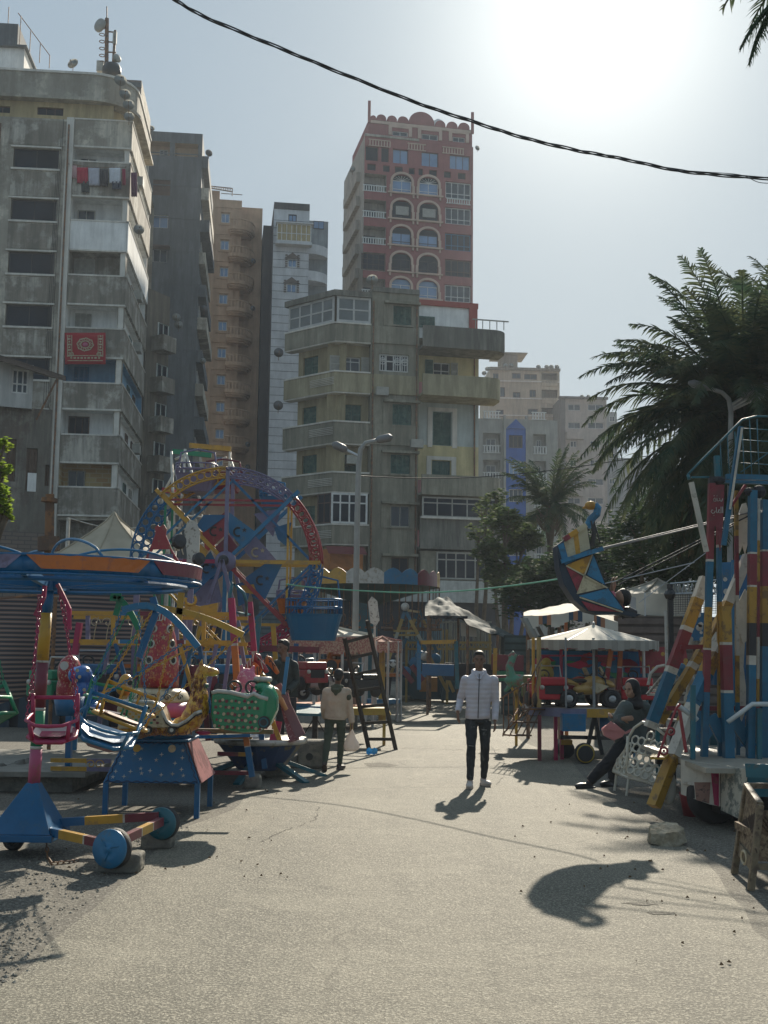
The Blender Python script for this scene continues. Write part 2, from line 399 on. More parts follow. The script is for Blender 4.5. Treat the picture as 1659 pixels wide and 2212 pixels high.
def facade(mb,F,r,holes,mi=0,d=0):
 """holes: (u0,u1,z0,z1,depth,back_mat or None)"""
 u0,u1,z0,z1=r;F=F.off(d)
 H=[]
 for h in holes:
  a,b,c,e=max(h[0],u0+.01),min(h[1],u1-.01),max(h[2],z0+.01),min(h[3],z1-.01)
  if b>a and e>c:H.append((a,b,c,e,h[4],h[5]))
 us=sorted({u0,u1}|{h[0]for h in H}|{h[1]for h in H});zs=sorted({z0,z1}|{h[2]for h in H}|{h[3]for h in H})
 mb.mat(mi)
 for j in range(len(zs)-1):
  run=None
  for i in range(len(us)-1):
   uc,zc=(us[i]+us[i+1])/2,(zs[j]+zs[j+1])/2
   ins=any(h[0]<uc<h[1]and h[2]<zc<h[3]for h in H)
   if not ins:
    if run is None:run=us[i]
   if(ins or i==len(us)-2)and run is not None:
    e=us[i]if ins else us[i+1]
    mb.quad(F.p(run,zs[j]),F.p(e,zs[j]),F.p(e,zs[j+1]),F.p(run,zs[j+1]));run=None
 for a,b,c,e,dp,bk in H:
  mb.mat(mi if bk is None else bk)
  q=lambda u,z,d_:F.p(u,z,-d_)
  mb.quad(q(a,c,0),q(a,c,dp),q(a,e,dp),q(a,e,0));mb.quad(q(b,c,0),q(b,e,0),q(b,e,dp),q(b,c,dp))
  mb.quad(q(a,e,0),q(a,e,dp),q(b,e,dp),q(b,e,0));mb.quad(q(a,c,0),q(b,c,0),q(b,c,dp),q(a,c,dp))
  mb.quad(q(a,c,dp),q(b,c,dp),q(b,e,dp),q(a,e,dp))
 mb.mat(0)
def window(F,r,d,par,cols=2,rows=1,fr=None,gl=None,w=.06,sill=None,name='window',trans=None):
 fr=fr or ALU;gl=gl or GLASS;F=F.off(d);u0,u1,z0,z1=r
 if u1-u0<.12 or z1-z0<.12:return None
 mb=MB()
 F.box(mb,(u0,u0+w,z0,z1),0,.07);F.box(mb,(u1-w,u1,z0,z1),0,.07)
 F.box(mb,(u0+w,u1-w,z0,z0+w),0,.07);F.box(mb,(u0+w,u1-w,z1-w,z1),0,.07)
 for i in range(1,cols):
  c=u0+(u1-u0)*i/cols;F.box(mb,(c-w*.4,c+w*.4,z0+w,z1-w),0,.055)
 for i in range(1,rows):
  c=z0+(z1-z0)*i/rows;F.box(mb,(u0+w,u1-w,c-w*.3,c+w*.3),0,.05)
 if trans:F.box(mb,(u0+w,u1-w,z0+(z1-z0)*trans-w*.4,z0+(z1-z0)*trans+w*.4),0,.06)
 if sill:F.box(mb,(u0-.08,u1+.08,z0-.1,z0),0,.16)
 o=mb.build(name,fr,par)
 g=MB();F.box(g,(u0+w,u1-w,z0+w,z1-w),0,.02);g.build('pane',gl,o)
 return o
def shutter(F,r,d,par,m_=None,leaves=2,name='shutter'):
 m_=m_ or SHG;F=F.off(d);u0,u1,z0,z1=r;mb=MB()
 for i in range(leaves):
  a=u0+(u1-u0)*i/leaves+.01;b=u0+(u1-u0)*(i+1)/leaves-.01
  F.box(mb,(a,a+.07,z0,z1),0,.07);F.box(mb,(b-.07,b,z0,z1),0,.07)
  F.box(mb,(a+.07,b-.07,z0,z0+.09),0,.07);F.box(mb,(a+.07,b-.07,z1-.09,z1),0,.07)
  F.box(mb,(a+.07,b-.07,(z0+z1)/2-.04,(z0+z1)/2+.04),0,.07)
  k=z0+.09
  while k<z1-.12:
   A=[F.p(a+.07,k,.06),F.p(b-.07,k,.06),F.p(b-.07,k+.09,.015),F.p(a+.07,k+.09,.015)]
   mb.quad(*A);k+=.1
  F.box(mb,(a+.07,b-.07,z0+.09,z1-.09),0,.01)
 return mb.build(name,m_,par)
def arch_pts(F,u0,u1,z0,z1,d,n=14,k=1.0):
 r_=(u1-u0)/2;c=(u0+u1)/2;zc=z1-r_*k
 return[F.p(u0,z0,d)]+[F.p(c-r_*math.cos(PI*i/n),zc+r_*k*math.sin(PI*i/n),d)for i in range(n+1)]+[F.p(u1,z0,d)]
def solid(mb,F,r,depth,S_ang=90,mi=0,front=False,left=True,right=True,top=True,d=0):
 u0,u1,z0,z1=r;F=F.off(d);mb.mat(mi);b=-depth
 if front:mb.quad(F.p(u0,z0),F.p(u1,z0),F.p(u1,z1),F.p(u0,z1))
 if left:mb.quad(F.p(u0,z0),F.p(u0,z1),F.p(u0,z1,b),F.p(u0,z0,b))
 if right:mb.quad(F.p(u1,z0),F.p(u1,z0,b),F.p(u1,z1,b),F.p(u1,z1))
 if top:mb.quad(F.p(u0,z1),F.p(u1,z1),F.p(u1,z1,b),F.p(u0,z1,b))
 mb.quad(F.p(u0,z0,b),F.p(u0,z1,b),F.p(u1,z1,b),F.p(u1,z0,b));mb.mat(0)
def balusters(mb,F,u0,u1,z0,z1,d,step=.28,w=.09,t=.1):
 F=F.off(d);F.box(mb,(u0,u1,z1-.1,z1),-t,t*.3);F.box(mb,(u0,u1,z0,z0+.08),-t,t*.3)
 k=u0+step/2
 while k<u1-.02:
  F.box(mb,(k-w/2,k+w/2,z0+.08,z1-.1),-t*.7,0);k+=step
def dish(px,py,Y,rpx,label,az=-.5,el=.6,pole=.6,m_=None):
 rpx*=1.2;p=at(px,py,Y);r_=rpx*Y/FPX
 t=thing('satellite_dish',label,'satellite dish',p-V((0,0,r_+pole*r_)),'satellite dishes on the rooftops and balconies')
 ax=V((math.sin(az),-math.cos(az),el)).normalized()
 mb=MB().smooth();prof=[(r_*k/5,.13*r_*(k/5)**2)for k in range(0,6)]
 mb.lathe(prof,p,20,ax);mb.lathe([(q,z-.04*r_)for q,z in prof],p,20,ax)
 mb.build('reflector',m_ or DISHM,t)
 a=MB();tip=p+ax*r_*.95
 a.tube([p-ax.cross(V((1,0,0))).normalized()*r_*.9,tip],r_*.035,5);a.ball(tip,r_*.12,8)
 a.tube([p-ax*.05*r_,p-V((0,0,r_*(1+pole)))],r_*.06,6)
 a.build('feed_arm',RUST,t)
 return t
DISHM=mat('dish_metal',(.28,.28,.25),rough=.6,bump=0)
PLAST=wallm('weathered_beige_plaster',(.50,.46,.38),.6,col2=(.22,.195,.155),c2amt=.55,c2scale=.45)
PLAST2=wallm('grey_beige_plaster',(.235,.21,.17),.6,col2=(.46,.43,.37),c2amt=.45,c2scale=.55)
WPL=wallm('white_loggia_plaster',(.66,.65,.62),.3)
YPL=wallm('ochre_plaster',(.42,.33,.18),.5)
BPL=wallm('pale_blue_plaster',(.16,.30,.42),.3)
TRIM=wallm('pale_trim_plaster',(.56,.53,.47),.3)
CONC=wallm('dark_concrete',(.125,.135,.14),.5)
def brickm(name,c1,c2,mort,sx,sz,ang=0):
 M=bpy.data.materials.new(name);M.use_nodes=True;n=M.node_tree.nodes;L=M.node_tree.links
 b=n['Principled BSDF'];b.inputs['Roughness'].default_value=.9
 g=n.new('ShaderNodeNewGeometry');sp=n.new('ShaderNodeSeparateXYZ');cb=n.new('ShaderNodeCombineXYZ')
 L.new(g.outputs['Position'],sp.inputs[0]);L.new(sp.outputs[0],cb.inputs[0]);L.new(sp.outputs[2],cb.inputs[1])
 k=n.new('ShaderNodeTexBrick');L.new(cb.outputs[0],k.inputs['Vector'])
 k.inputs['Color1'].default_value=c1+(1,);k.inputs['Color2'].default_value=c2+(1,);k.inputs['Mortar'].default_value=mort+(1,)
 k.inputs['Scale'].default_value=1;k.inputs['Brick Width'].default_value=sx;k.inputs['Row Height'].default_value=sz;k.inputs['Mortar Size'].default_value=sz*.12
 L.new(k.outputs[0],b.inputs['Base Color']);return M
YBR=brickm('yellow_tile_wall',(.50,.40,.2),(.42,.26,.12),(.5,.42,.26),.75,.28)
BRICK=brickm('bare_brick_wall',(.16,.13,.11),(.2,.15,.12),(.1,.09,.08),.45,.16)
def story_rows(F,ys,px):return[(F.uz(px,b)[1],F.uz(px,a)[1])for a,b in ys]
# B1 nine storey beige block, left
def beige_block():
 F=Face(283,262,69,5.2)
 root=thing('apartment_building','tall weathered beige apartment block with laundry and a red rug on its corner loggias','building',F.o)
 L0=F.uz(-60,600)[0];colu=F.uz(131,600)[0];col2=F.uz(138,600)[0];RU=0.0
 ztop=F.uz(215,262)[1]
 par=[(262,318),(353,425),(480,541),(598,658),(712,772),(830,884),(942,999),(1055,1113)]
 P=story_rows(F,par,200)
 wall=MB();mats=[PLAST,WPL,PLAST2,YPL,BPL,YBR,TRIM]
 holes=[];backs=[1,1,2,1,4,1,5]
 for i in range(7):
  holes.append((col2+.25,RU-.35,P[i+1][1],P[i][0],1.3,backs[i]))
 zb=P[7][0]
 holes.append((col2+.25,RU-.35,zb-2.2,zb-.3,1.3,2))
 rows=[(320,364),(430,477),(544,592),(658,706),(773,820),(886,932),(998,1044),(1110,1156)]
 wu0,wu1=F.uz(23,455)[0],F.uz(122,455)[0]
 wz=story_rows(F,rows,70)
 for a,b in wz:holes.append((wu0,wu1,a,b,.25,None))
 facade(wall,F,(L0,RU,0,ztop),holes,0)
 solid(wall,F,(L0,RU,0,ztop),14,right=False,mi=0)
 S=Face(0,0,0,95.2,o=F.o);S.n=-S.n*1;S.n=V((F.u.x,F.u.y,0))
 D=11.0;sh=[];P2=P
 for i in range(7):
  sh.append((.7,D-.3,P[i+1][1]+.05,P[i][0]-.1,.35,1 if i!=4 else 4))
 facade(wall,S,(0,D,0,ztop),sh,2)
 w=wall.build('wall',mats,root)
 for i in range(7):
  for a,b in((1.6,2.6),(5.2,6.4),(8.2,9.4)):
   z0=P[i+1][1]+.15;z1=P[i][0]-.45
   if rnd.random()<.5:window(S,(a,b,z0+.3,z1),-.33,root,2,1,fr=SHB if i%3 else SHG,gl=GLASSD)
   else:shutter(S,(a,b,z0+.2,z1),-.33,root,(SHL,SHG,SHB)[i%3])
 t=MB();F.box(t,(colu,col2+.25,0,ztop+.02),0,.32)
 F.box(t,(RU-.3,RU,0,ztop-1.6),0,.04)
 t.build('pilaster',TRIM,root)
 for i,(z0,z1)in enumerate(P):
  b=MB();m_=WPL if i==2 else PLAST2 if i else PLAST
  F.box(b,(col2+.27,RU+.05,z0,z1),0.003,.16)
  S.box(b,(-.16,D,z0,z1),0.003,.12)
  b.mat(1);F.box(b,(col2+.27,RU+.1,z1,z1+.09),-.05,.2);F.box(b,(col2+.27,RU+.1,z0-.1,z0),-.1,.2)
  S.box(b,(-.2,D,z1,z1+.08),-.03,.16)
  b.build('balcony_parapet',[m_,TRIM],root)
 for a,b in wz:
  o=window(F,(wu0+.02,wu1-.02,a+.02,b-.02),-.22,root,2,1,fr=BLK,gl=GLASSD)
  k=MB();F.box(k,(wu0-.15,wu1+.15,b,b+.1),.002,.14);F.box(k,(wu0-.1,wu1+.1,a-.12,a),.002,.12);k.build('window_sill',TRIM,root)
 for i in range(len(wz)-1):pn=MB();F.box(pn,(wu0-.1,wu1+.1,wz[i+1][1]+.18,wz[i][0]-.2),.002,.05);pn.build('facade_panel',PLAST2,root)
 pn=MB();F.box(pn,(wu0-.3,wu1+.5,wz[0][1]+.2,ztop-.15),.002,.05);pn.build('facade_panel',PLAST2,root)
 for k in range(3):
  pp=MB();u=(wu1+.55,colu+.15,L0+1.2)[k];pp.tube([F.p(u,ztop-.5,.1 if k!=1 else .4),F.p(u+.02,2,.1 if k!=1 else .4)],.055,6);pp.build('drain_pipe',RUST,root)
 for i in(1,3,4,6):
  ac=MB();zq=P[i][1];S.box(ac,(3.0+i*.7,3.9+i*.7,zq+.25,zq+.85),-.1,.4);ac.build('air_conditioner',SHL,root)
 cb=MB()
 for k in range(4):cb.tube([F.p(colu-.25-.1*k,ztop-1.2*k,.07),F.p(colu-.3-.12*k,ztop-12-2*k,.09),F.p(colu-.2-.05*k,4,.07)],.014,4)
 cb.build('wall_cables',BLK,root)
 back=[(173,343,210,362),(168,455,206,483),(160,560,205,597),(162,678,198,710),(160,793,193,826),(148,900,193,941),(147,1017,184,1053)]
 st=['w','w','s','s','s','b','w']
 for i,(x0,y0,x1,y1)in enumerate(back):
  r_=F.rect(x0,y0,x1,y1,-1.3)
  r_=(r_[0],r_[1],P[i+1][1]-.1,r_[3])
  if st[i]=='w':window(F,r_,-1.29,root,2,1,fr=WFR if i==0 else SHL,gl=GLASS)
  elif st[i]=='b':window(F,r_,-1.29,root,3,1,fr=BRF,gl=GLASSD)
  else:shutter(F,r_,-1.29,root,(SHB,SHB,SHL,SHL,LBL,SHB,SHG)[i],3)
 G=F.off(-.5);u1=G.uz(246,240)[0];z1=G.uz(120,160)[1];z0=ztop;zb_=G.uz(120,222)[1]
 tf=MB();wn=[]
 for x0,y0,x1,y1 in((-30,228,22,243),(80,232,137,249)):wn.append(G.rect(x0,y0,x1,y1)+(.2,None))
 facade(tf,G,(L0,u1,z0,zb_),wn,0);solid(tf,G,(L0,u1,z0,zb_),9,right=False)
 def rounded(mb,z0,z1,e,mi):
  mb.mat(mi);pts=[(L0,e)]
  rr=2.2
  for k in range(9):
   a=PI/2*k/8;pts.append((u1-rr+math.sin(a)*rr+e*math.sin(a)+.9,-rr+math.cos(a)*rr+e*math.cos(a)))
  pts.append((u1+.9+e,-9));pts.append((L0,-9))
  mb.prism([G.p(a,z0,b)for a,b in pts],(0,0,z1-z0))
 rounded(tf,zb_+.15,z1,.35,1);rounded(tf,zb_,zb_+.2,.6,1);rounded(tf,z0,zb_-.01,-.25,0)
 rounded(tf,z1-.1,z1+.05,.42,2)
 tf.build('top_floor',[YPL,PLAST,TRIM],root)
 for r_ in wn:window(G,r_[:4],-.19,root,3,1,fr=BRF,gl=GLASSD,w=.04)
 window(G,G.rect(212,240,238,262,-.2),-.2+.012,root,2,1,fr=SHL,gl=GLASSD)
 Q=F.off(-3);r_=(Q.uz(-40,100)[0],Q.uz(36,120)[0],z1-.3,Q.uz(10,50)[1])
 s=MB();solid(s,Q,r_,5,front=True,mi=0)
 rm=(r_[0],r_[1]+.6,r_[2],Q.uz(20,112)[1]);Q.box(s.mat(1),rm,-5,.5);Q.box(s.mat(0),(r_[0],r_[1]+.8,rm[3],rm[3]+.12),-5,.8)
 rail=[]
 s.mat(2)
 for k in range(4):
  uu=r_[1]+.2+.5*k;s.tube([Q.p(uu,rm[3],.2-k*.7),Q.p(uu,rm[3]+2.4-k*.5,.2-k*.7)],.03,5)
 s.tube([Q.p(r_[1],rm[3]+2.6,.2),Q.p(r_[1]+1.7,rm[3]+.9,-1.9)],.03,5)
 s.ball(Q.p(r_[0]+1.4,r_[3],-1.5),(.6,.6,.5));s.tube([Q.p(r_[1]-.9,r_[3],-1),Q.p(r_[1]-.9,r_[3]+1.7,-1)],.03,5)
 s.build('roof_stair_tower',[CONC,WPL,RUST],root)
 return F,P,root,z1,G
F1,P1,B1,z1top,G1=beige_block()
# brick tower behind and grey block
def grey_block():
 F=Face(438,290,100,6.2)
 root=thing('apartment_building','plain dark grey concrete apartment tower beside the beige block','building',F.o)
 ztop=F.uz(380,286)[1];L0=F.uz(290,500)[0]
 mb=MB();H=[]
 rec=[F.rect(313,305,367,335),F.rect(378,310,428,338)]
 H+=[r_+(1.0,1)for r_ in rec]
 ws=[(330,388,368,422),(327,464,363,492),(330,538,361,566)]
 wr=[F.rect(*w)for w in ws]
 H+=[r_+(.2,None)for r_ in wr]
 facade(mb,F,(L0,0,0,ztop),H);solid(mb,F,(L0,0,0,ztop),14)
 for k in range(11):
  z=ztop-2-3*k
  F.box(mb,(L0,0,z-.05,z+.05),.002,.03)
 mb.build('wall',[CONC,wallm('peach_plaster',(.42,.32,.22),.2)],root)
 window(F,F.rect(345,325,363,336,-1.0),-.99,root,2,1,fr=ALU)
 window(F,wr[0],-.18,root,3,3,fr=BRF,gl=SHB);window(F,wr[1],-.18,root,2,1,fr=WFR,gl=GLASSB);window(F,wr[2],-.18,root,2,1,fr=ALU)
 a=MB();u=F.rect(322,532,368,538);F.box(a,(u[0],u[1],u[2],u[2]+.12),0,.8);a.build('awning',BRF,root)
 S=Face(0,0,0,96.2,o=F.o);S.n=V((F.u.x,F.u.y,0))
 for i in range(14):
  z=ztop-1.9-3.0*i
  if z<3:break
  b=MB();S.box(b,(.4,12,z-1.1,z),0.01,.55+.3*(i%3)/2)
  b.build('balcony',[PLAST if i%2 else CONC],root)
  if i%2:window(S,(2,4,z+.1,z+1.5),.01,root,2,1,fr=ALU)
 return F,ztop
F2,z2top=grey_block()
def brick_tower():
 F=Face(305,200,88,5.5);zt=F.uz(290,173)[1]
 root=thing('stair_tower_building','bare brick tower rising behind the beige block with a sunlit edge','building',F.o)
 mb=MB();solid(mb,F,(-6,0,0,zt),7,front=True,right=False);S=Face(0,0,0,95.5,o=F.o);S.n=F.u.copy()
 mb.mat(1);mb.quad(S.p(0,0),S.p(7,0),S.p(7,zt),S.p(0,zt))
 mb.mat(2);F.box(mb,(-6,.02,zt-.6,zt-.2),.002,.06)
 mb.build('wall',[BRICK,PLAST,CONC],root)
brick_tower()
def old_balcony_house():
 F=Face(320,645,82,5.5);S=Face(0,0,0,60,o=F.o);zt=F.uz(325,640)[1]
 S=Face(318,660,80,62);S.n=V((math.sin(R(62)),-math.cos(R(62)),0))
 root=thing('apartment_building','narrow old house with crumbling side balconies between beige and grey towers','building',S.o)
 mb=MB();u1=S.uz(366,700)[0]
 u1=min(u1,16)if u1>0 else 12
 facade(mb,S,(0,u1,0,zt),[]);solid(mb,S,(0,u1,0,zt),8)
 mb.build('wall',wallm('old_brown_plaster',(.17,.145,.11),.8),root)
 ys=[700,790,890,985,1080]
 for i,y in enumerate([760,850,935,1020,1100]):
  z=S.uz(345,y)[1]
  b=MB();S.box(b,(.6,u1*.8,z-.15,z),0,1.1);S.box(b,(.6,u1*.8,z,z+.95),.98,1.1);S.box(b,(.6,.72,z,z+.95),0,.98)
  b.build('balcony',[PLAST2],root)
  window(S,(1.2,2.4,z+.1,z+2.1),0.01,root,2,1,fr=WFR,gl=GLASSD)
  window(S,(u1*.5,u1*.5+1.2,z+.1,z+2.1),0.01,root,2,1,fr=SHG,gl=GLASSD)
old_balcony_house()
# orange round balcony block
def orange_block():
 F=Face(522,470,128,8);ORN=wallm('orange_sand_plaster',(.43,.275,.175),.25)
 root=thing('apartment_building','sand orange tower with a stack of rounded balconies on its right edge','building',F.o)
 ztop=F.uz(500,432)[1];L0=F.uz(425,600)[0]
 mb=MB();H=[]
 W_=[]
 for i in range(10):
  y=461+58.3*i
  r_=F.rect(478-.027*(y-461),y,496-.027*(y-461),y+20);W_.append(r_);H.append(r_+(.2,None))
 facade(mb,F,(L0,0,0,ztop),H);solid(mb,F,(L0,2.4,0,ztop-.3),12,d=-1.2,front=True)
 solid(mb,F,(L0,0,0,ztop),12)
 for k in range(2):
  u=F.uz((458,501)[k],600)[0];F.box(mb,(u-.15,u+.15,0,ztop-.8),.002,.2)
 for i in range(11):
  z=F.uz(480,447+58.3*i)[1];F.box(mb,(L0,0,z-.08,z+.12),.002,.1)
 mb.build('wall',ORN,root)
 for r_ in W_:
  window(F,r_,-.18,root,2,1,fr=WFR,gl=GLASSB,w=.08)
  k=MB();F.box(k,(r_[0]-.3,r_[0]-.05,r_[2]-.3,r_[3]+.3),.002,.12);F.box(k,(r_[1]+.05,r_[1]+.3,r_[2]-.3,r_[3]+.3),.002,.12);F.box(k,(r_[0]-.3,r_[1]+.3,r_[3]+.08,r_[3]+.3),.002,.16);F.box(k,(r_[0]-.3,r_[1]+.3,r_[2]-.3,r_[2]-.08),.002,.12)
  k.build('window_surround',ORN,root)
 c=(-.5,-1.1)
 for i in range(10):
  zc=F.uz(520,497+58.3*i)[1]
  if zc<2:break
  b=MB()
  def disc(z0,z1,rr):
   b.prism([F.p(c[0]+rr*math.sin(t)*1.05,z0,c[1]+rr*math.cos(t)*1.25)for t in[PI*(-.14+.94*k/14)for k in range(15)]]+[F.p(c[0]-1.0,z0,c[1]-2)],(0,0,z1-z0))
  disc(zc-.35,zc+.05,1.95);disc(zc-.55,zc-.35,1.8);disc(zc-.75,zc-.55,1.6)
  b.build('balcony',ORN,root)
  q=MB();n_=15
  for k in range(n_):
   t=PI*(-.12+.9*k/n_);p=F.p(c[0]+1.88*math.sin(t)*1.05,zc,c[1]+1.88*math.cos(t)*1.25);q.beam(p,p+V((0,0,.8)),.14)
  q.tube([F.p(c[0]+1.88*math.sin(t)*1.05,zc+.85,c[1]+1.88*math.cos(t)*1.25)for t in[PI*(-.12+.9*k/14)for k in range(15)]],.1,6)
  q.build('balustrade',ORN,root)
 pg=MB();r_=F.rect(449,396,502,416)
 A=[F.p(r_[0],r_[3],-1),F.p(r_[1],r_[3]-.1,-1),F.p(r_[1],r_[2]-.3,1.2),F.p(r_[0],r_[2],1.2)]
 for k in range(12):
  f=k/11;pg.beam(A[0].lerp(A[1],f),A[3].lerp(A[2],f),.12,.06)
 pg.beam(A[3],A[2],.1);pg.beam(A[0],A[1],.1)
 for q in(A[3].lerp(A[2],.05),A[2]):pg.beam(q,V((q.x,q.y,ztop)),.08)
 pg.tube([F.p(r_[0]+1.5,ztop+.7,0),F.p(0,ztop+.7,0)],.05,5)
 pg.build('roof_pergola',RUST,root)
 s=MB();solid(s,F,(L0,L0+2.3,ztop-.5,ztop+1.2),4,front=True,d=-.5);s.build('roof_room',ORN,root)
orange_block()
def white_block():
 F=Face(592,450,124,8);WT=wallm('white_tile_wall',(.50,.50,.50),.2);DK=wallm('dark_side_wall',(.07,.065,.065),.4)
 root=thing('apartment_building','narrow pale tower with a dark windowless side wall and glazed balcony near its top','building',F.o)
 zt=F.uz(630,440)[1];u1=F.uz(664,700)[0];u2=F.uz(713,500)[0];zt2=F.uz(690,460)[1]
 mb=MB();W_=[F.rect(*w)for w in((623,463,641,479),(622,560,641,577),(619,613,640,632))]
 facade(mb,F,(0,u1,0,zt),[r_+(.2,None)for r_ in W_]);solid(mb,F,(0,u1,0,zt),5,left=False)
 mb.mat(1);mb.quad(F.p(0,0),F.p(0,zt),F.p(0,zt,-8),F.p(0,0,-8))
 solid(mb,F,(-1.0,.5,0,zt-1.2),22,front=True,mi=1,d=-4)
 solid(mb,F,(u1,u2,0,zt2),10,front=True,mi=2,d=-2.5)
 mb.mat(1);F.box(mb,(0,u1,zt-.7,zt+.05),.002,.08)
 for k in range(60):
  z=zt-2-k*.9
  if z>3:F.box(mb,(.02,u1-.02,z-.02,z+.02),.001,.02)
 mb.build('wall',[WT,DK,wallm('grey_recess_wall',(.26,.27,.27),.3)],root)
 for i,r_ in enumerate(W_):
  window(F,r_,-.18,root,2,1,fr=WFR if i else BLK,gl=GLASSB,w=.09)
  if i:
   k=MB()
   for s_ in(-1,1):
    for j in range(6):
     uu=(r_[0]-.3)if s_<0 else(r_[1]+.05);F.box(k,(uu,uu+.25,r_[2]+j*.25,r_[2]+j*.25+.14),.002,.1)
   k.prism([F.p(r_[0]-.4,r_[3]+.05,.1),F.p(r_[1]+.4,r_[3]+.05,.1),F.p((r_[0]+r_[1])/2,r_[3]+.75,.1)],-F.n*.098)
   k.build('window_surround',BRICK,root)
 g=F.rect(597,490,671,528);b=MB();F.box(b,(g[0]-.1,g[1]+.1,g[2]-.3,g[2]),0,1.0);F.box(b,(g[0]-.1,g[1]+.2,g[3],g[3]+.15),0,1.2);b.build('balcony_slab',WT,root)
 window(F,g,.9,root,7,1,fr=WFR,gl=YPL,w=.1,trans=.45)
 for i in range(9):
  y=545+58*i;z=F.uz(690,y)[1]
  if z<4:break
  b=MB()
  b.prism([F.p(u1,z,-2.5),F.p(u1+2.2*math.cos(0),z,-2.5)]+[F.p(u1+2.4*math.cos(t),z,-2.5+2.0*math.sin(t))for t in(R(20),R(45),R(70),R(90))]+[F.p(u1,z,-.5)],(0,0,1.1))
  b.build('balcony',WT,root)
  window(F,(u1+2.6,u2-.4,z+.5,z+1.7),-2.48,root,2,1,fr=ALU,gl=GLASSD)
 window(F,F.rect(677,478,700,495,-2.5),-2.48,root,2,1,fr=BLK,gl=GLASSB)
white_block()
# red block
def red_block():
 F=Face(788,300,132,12);RD=wallm('brick_red_plaster',(.25,.09,.085),.18);BG=wallm('bare_beige_render',(.34,.30,.25),.5)
 ARC=wallm('arch_trim_plaster',(.45,.33,.26),.1)
 root=thing('apartment_building','brick red tower with arched windows and a scalloped parapet','building',F.o)
 u1=F.uz(1022,400)[0];zt=F.uz(900,305)[1]
 mb=MB();H=[];parts=[]
 cx=[(845,893),(902,950)]
 rows=[397,453,510,567,622,678]
 def at_u(px,y):return F.uz(px,y)[0]
 ua=[(at_u(847,453),at_u(889,453)),(at_u(905,453),at_u(947,453))]
 lb=(at_u(783,453),at_u(834,453));rb=(at_u(962,453),at_u(1018,453))
 zs=[F.uz(868,y)[1]for y in rows]
 for i,zc in enumerate(zs):
  for k in range(2):H.append((ua[k][0],ua[k][1],zc-1.0,zc+1.1,.35,None));parts.append(('arch',ua[k],zc,i,k))
  zl=zc+.0
  H.append((lb[0]-.2,lb[1],zl-1.3,zl+.9,1.2 if i!=3 else .3,1));parts.append(('log',lb,zl,i,0))
  H.append((rb[0],rb[1],zl-1.2,zl+.9,.3 if i not in(5,)else 1.2,None));parts.append(('rgt',rb,zl,i,1))
 z2=F.uz(868,338)[1]
 W2=[(786,817,1),(820,840,1),(845,882,2),(907,947,2),(968,1015,3)]
 w2=[]
 for a,b,n_ in W2:
  r_=(at_u(a,340)+.2,at_u(b,340),z2-.9,z2+.9);w2.append((r_,n_));H.append(r_+(.3,None))
 low=[]
 for a,b in((788,812),(822,842),(848,870),(878,896),(899,914),(922,944),(954,974),(984,1006)):
  r_=(at_u(a,357)+.3,at_u(b,357),z2-2.1,z2-1.3);low.append(r_);H.append(r_+(.25,None))
 facade(mb,F,(0,u1,0,zt),H);solid(mb,F,(0,u1,0,zt),14,left=False)
 mb.mat(1);mb.quad(F.p(0,0),F.p(0,zt),F.p(0,zt,-14),F.p(0,0,-14));mb.mat(0)
 mb.build('wall',[RD,BG],root)
 G=F.off(-1.5);v0,v1=G.uz(797,270)[0],G.uz(1020,300)[0];zp=G.uz(900,268)[1]
 pm=MB();pw=[G.rect(848,284,881,294),G.rect(911,290,946,302),G.rect(978,296,1004,307)]
 facade(pm,G,(v0,v1,zt-.2,zp),[r_+(.2,None)for r_ in pw]);solid(pm,G,(v0,v1,zt-.2,zp),11)
 xs=[(800,818),(818,825.5),(825.5,852),(852,879),(886,940),(942,962),(965,988),(990,1016)]
 spans=[(822,848),(850,876),(878,904),(884,942),(942,966),(968,990),(992,1018)]
 spans=[(800,812),(813,834),(836,857),(859,882),(883,938),(940,962),(965,988),(990,1014)]
 for a,b in spans:
  a_,b_=G.uz(a,262)[0],G.uz(b,262)[0];c_=(a_+b_)/2;rr=(b_-a_)/2;hh=min(rr,1.9)*(.9 if rr<2 else 1)
  pts=[G.p(c_+rr*math.cos(t),zp+.15+hh*math.sin(t),.12)for t in[PI*k/14 for k in range(15)]]
  pm.prism(pts+[G.p(a_,zp-.1,.12),G.p(b_,zp-.1,.12)],-G.n*.4)
 pm.mat(2);G.box(pm,(v0,v1,zp-.5,zp-.15),.001,.14);pm.mat(0)
 for q in(v0,v1):pm.beam(G.p(q,zp-.5,.1),G.p(q,zp+2.2,.1),.35)
 pm.build('penthouse',[RD,BG,ARC],root)
 for r_ in pw:
  window(G,r_,-.18,root,2,1,fr=WFR,w=.08)
  k=MB();G.box(k,(r_[0]-.5,r_[0]-.1,r_[2],r_[3]+.4),.002,.12);G.box(k,(r_[1]+.1,r_[1]+.5,r_[2],r_[3]+.4),.002,.12);G.box(k,(r_[0]-.5,r_[1]+.5,r_[3]+.4,r_[3]+.7),.002,.12)
  k.build('window_surround',ARC,root)
 tr=MB();F.box(tr,(0,at_u(905,300),zt-.02,zt+.25),-.2,.15);tr.build('cornice',BG,root)
 bl=MB()
 for a,b in((796,843),(880,920),(955,1002)):
  balusters(bl,F,at_u(a,300),at_u(b,300),zt-1.2 if a<900 else zt-1.2,zt-.35,.12,.35,.12)
 bl.build('balustrade',ARC,root)
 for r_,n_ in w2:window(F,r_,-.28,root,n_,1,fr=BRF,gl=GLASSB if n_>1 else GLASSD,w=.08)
 for r_ in low:window(F,r_,-.2,root,1,1,fr=BRF,gl=GLASSD,w=.07)
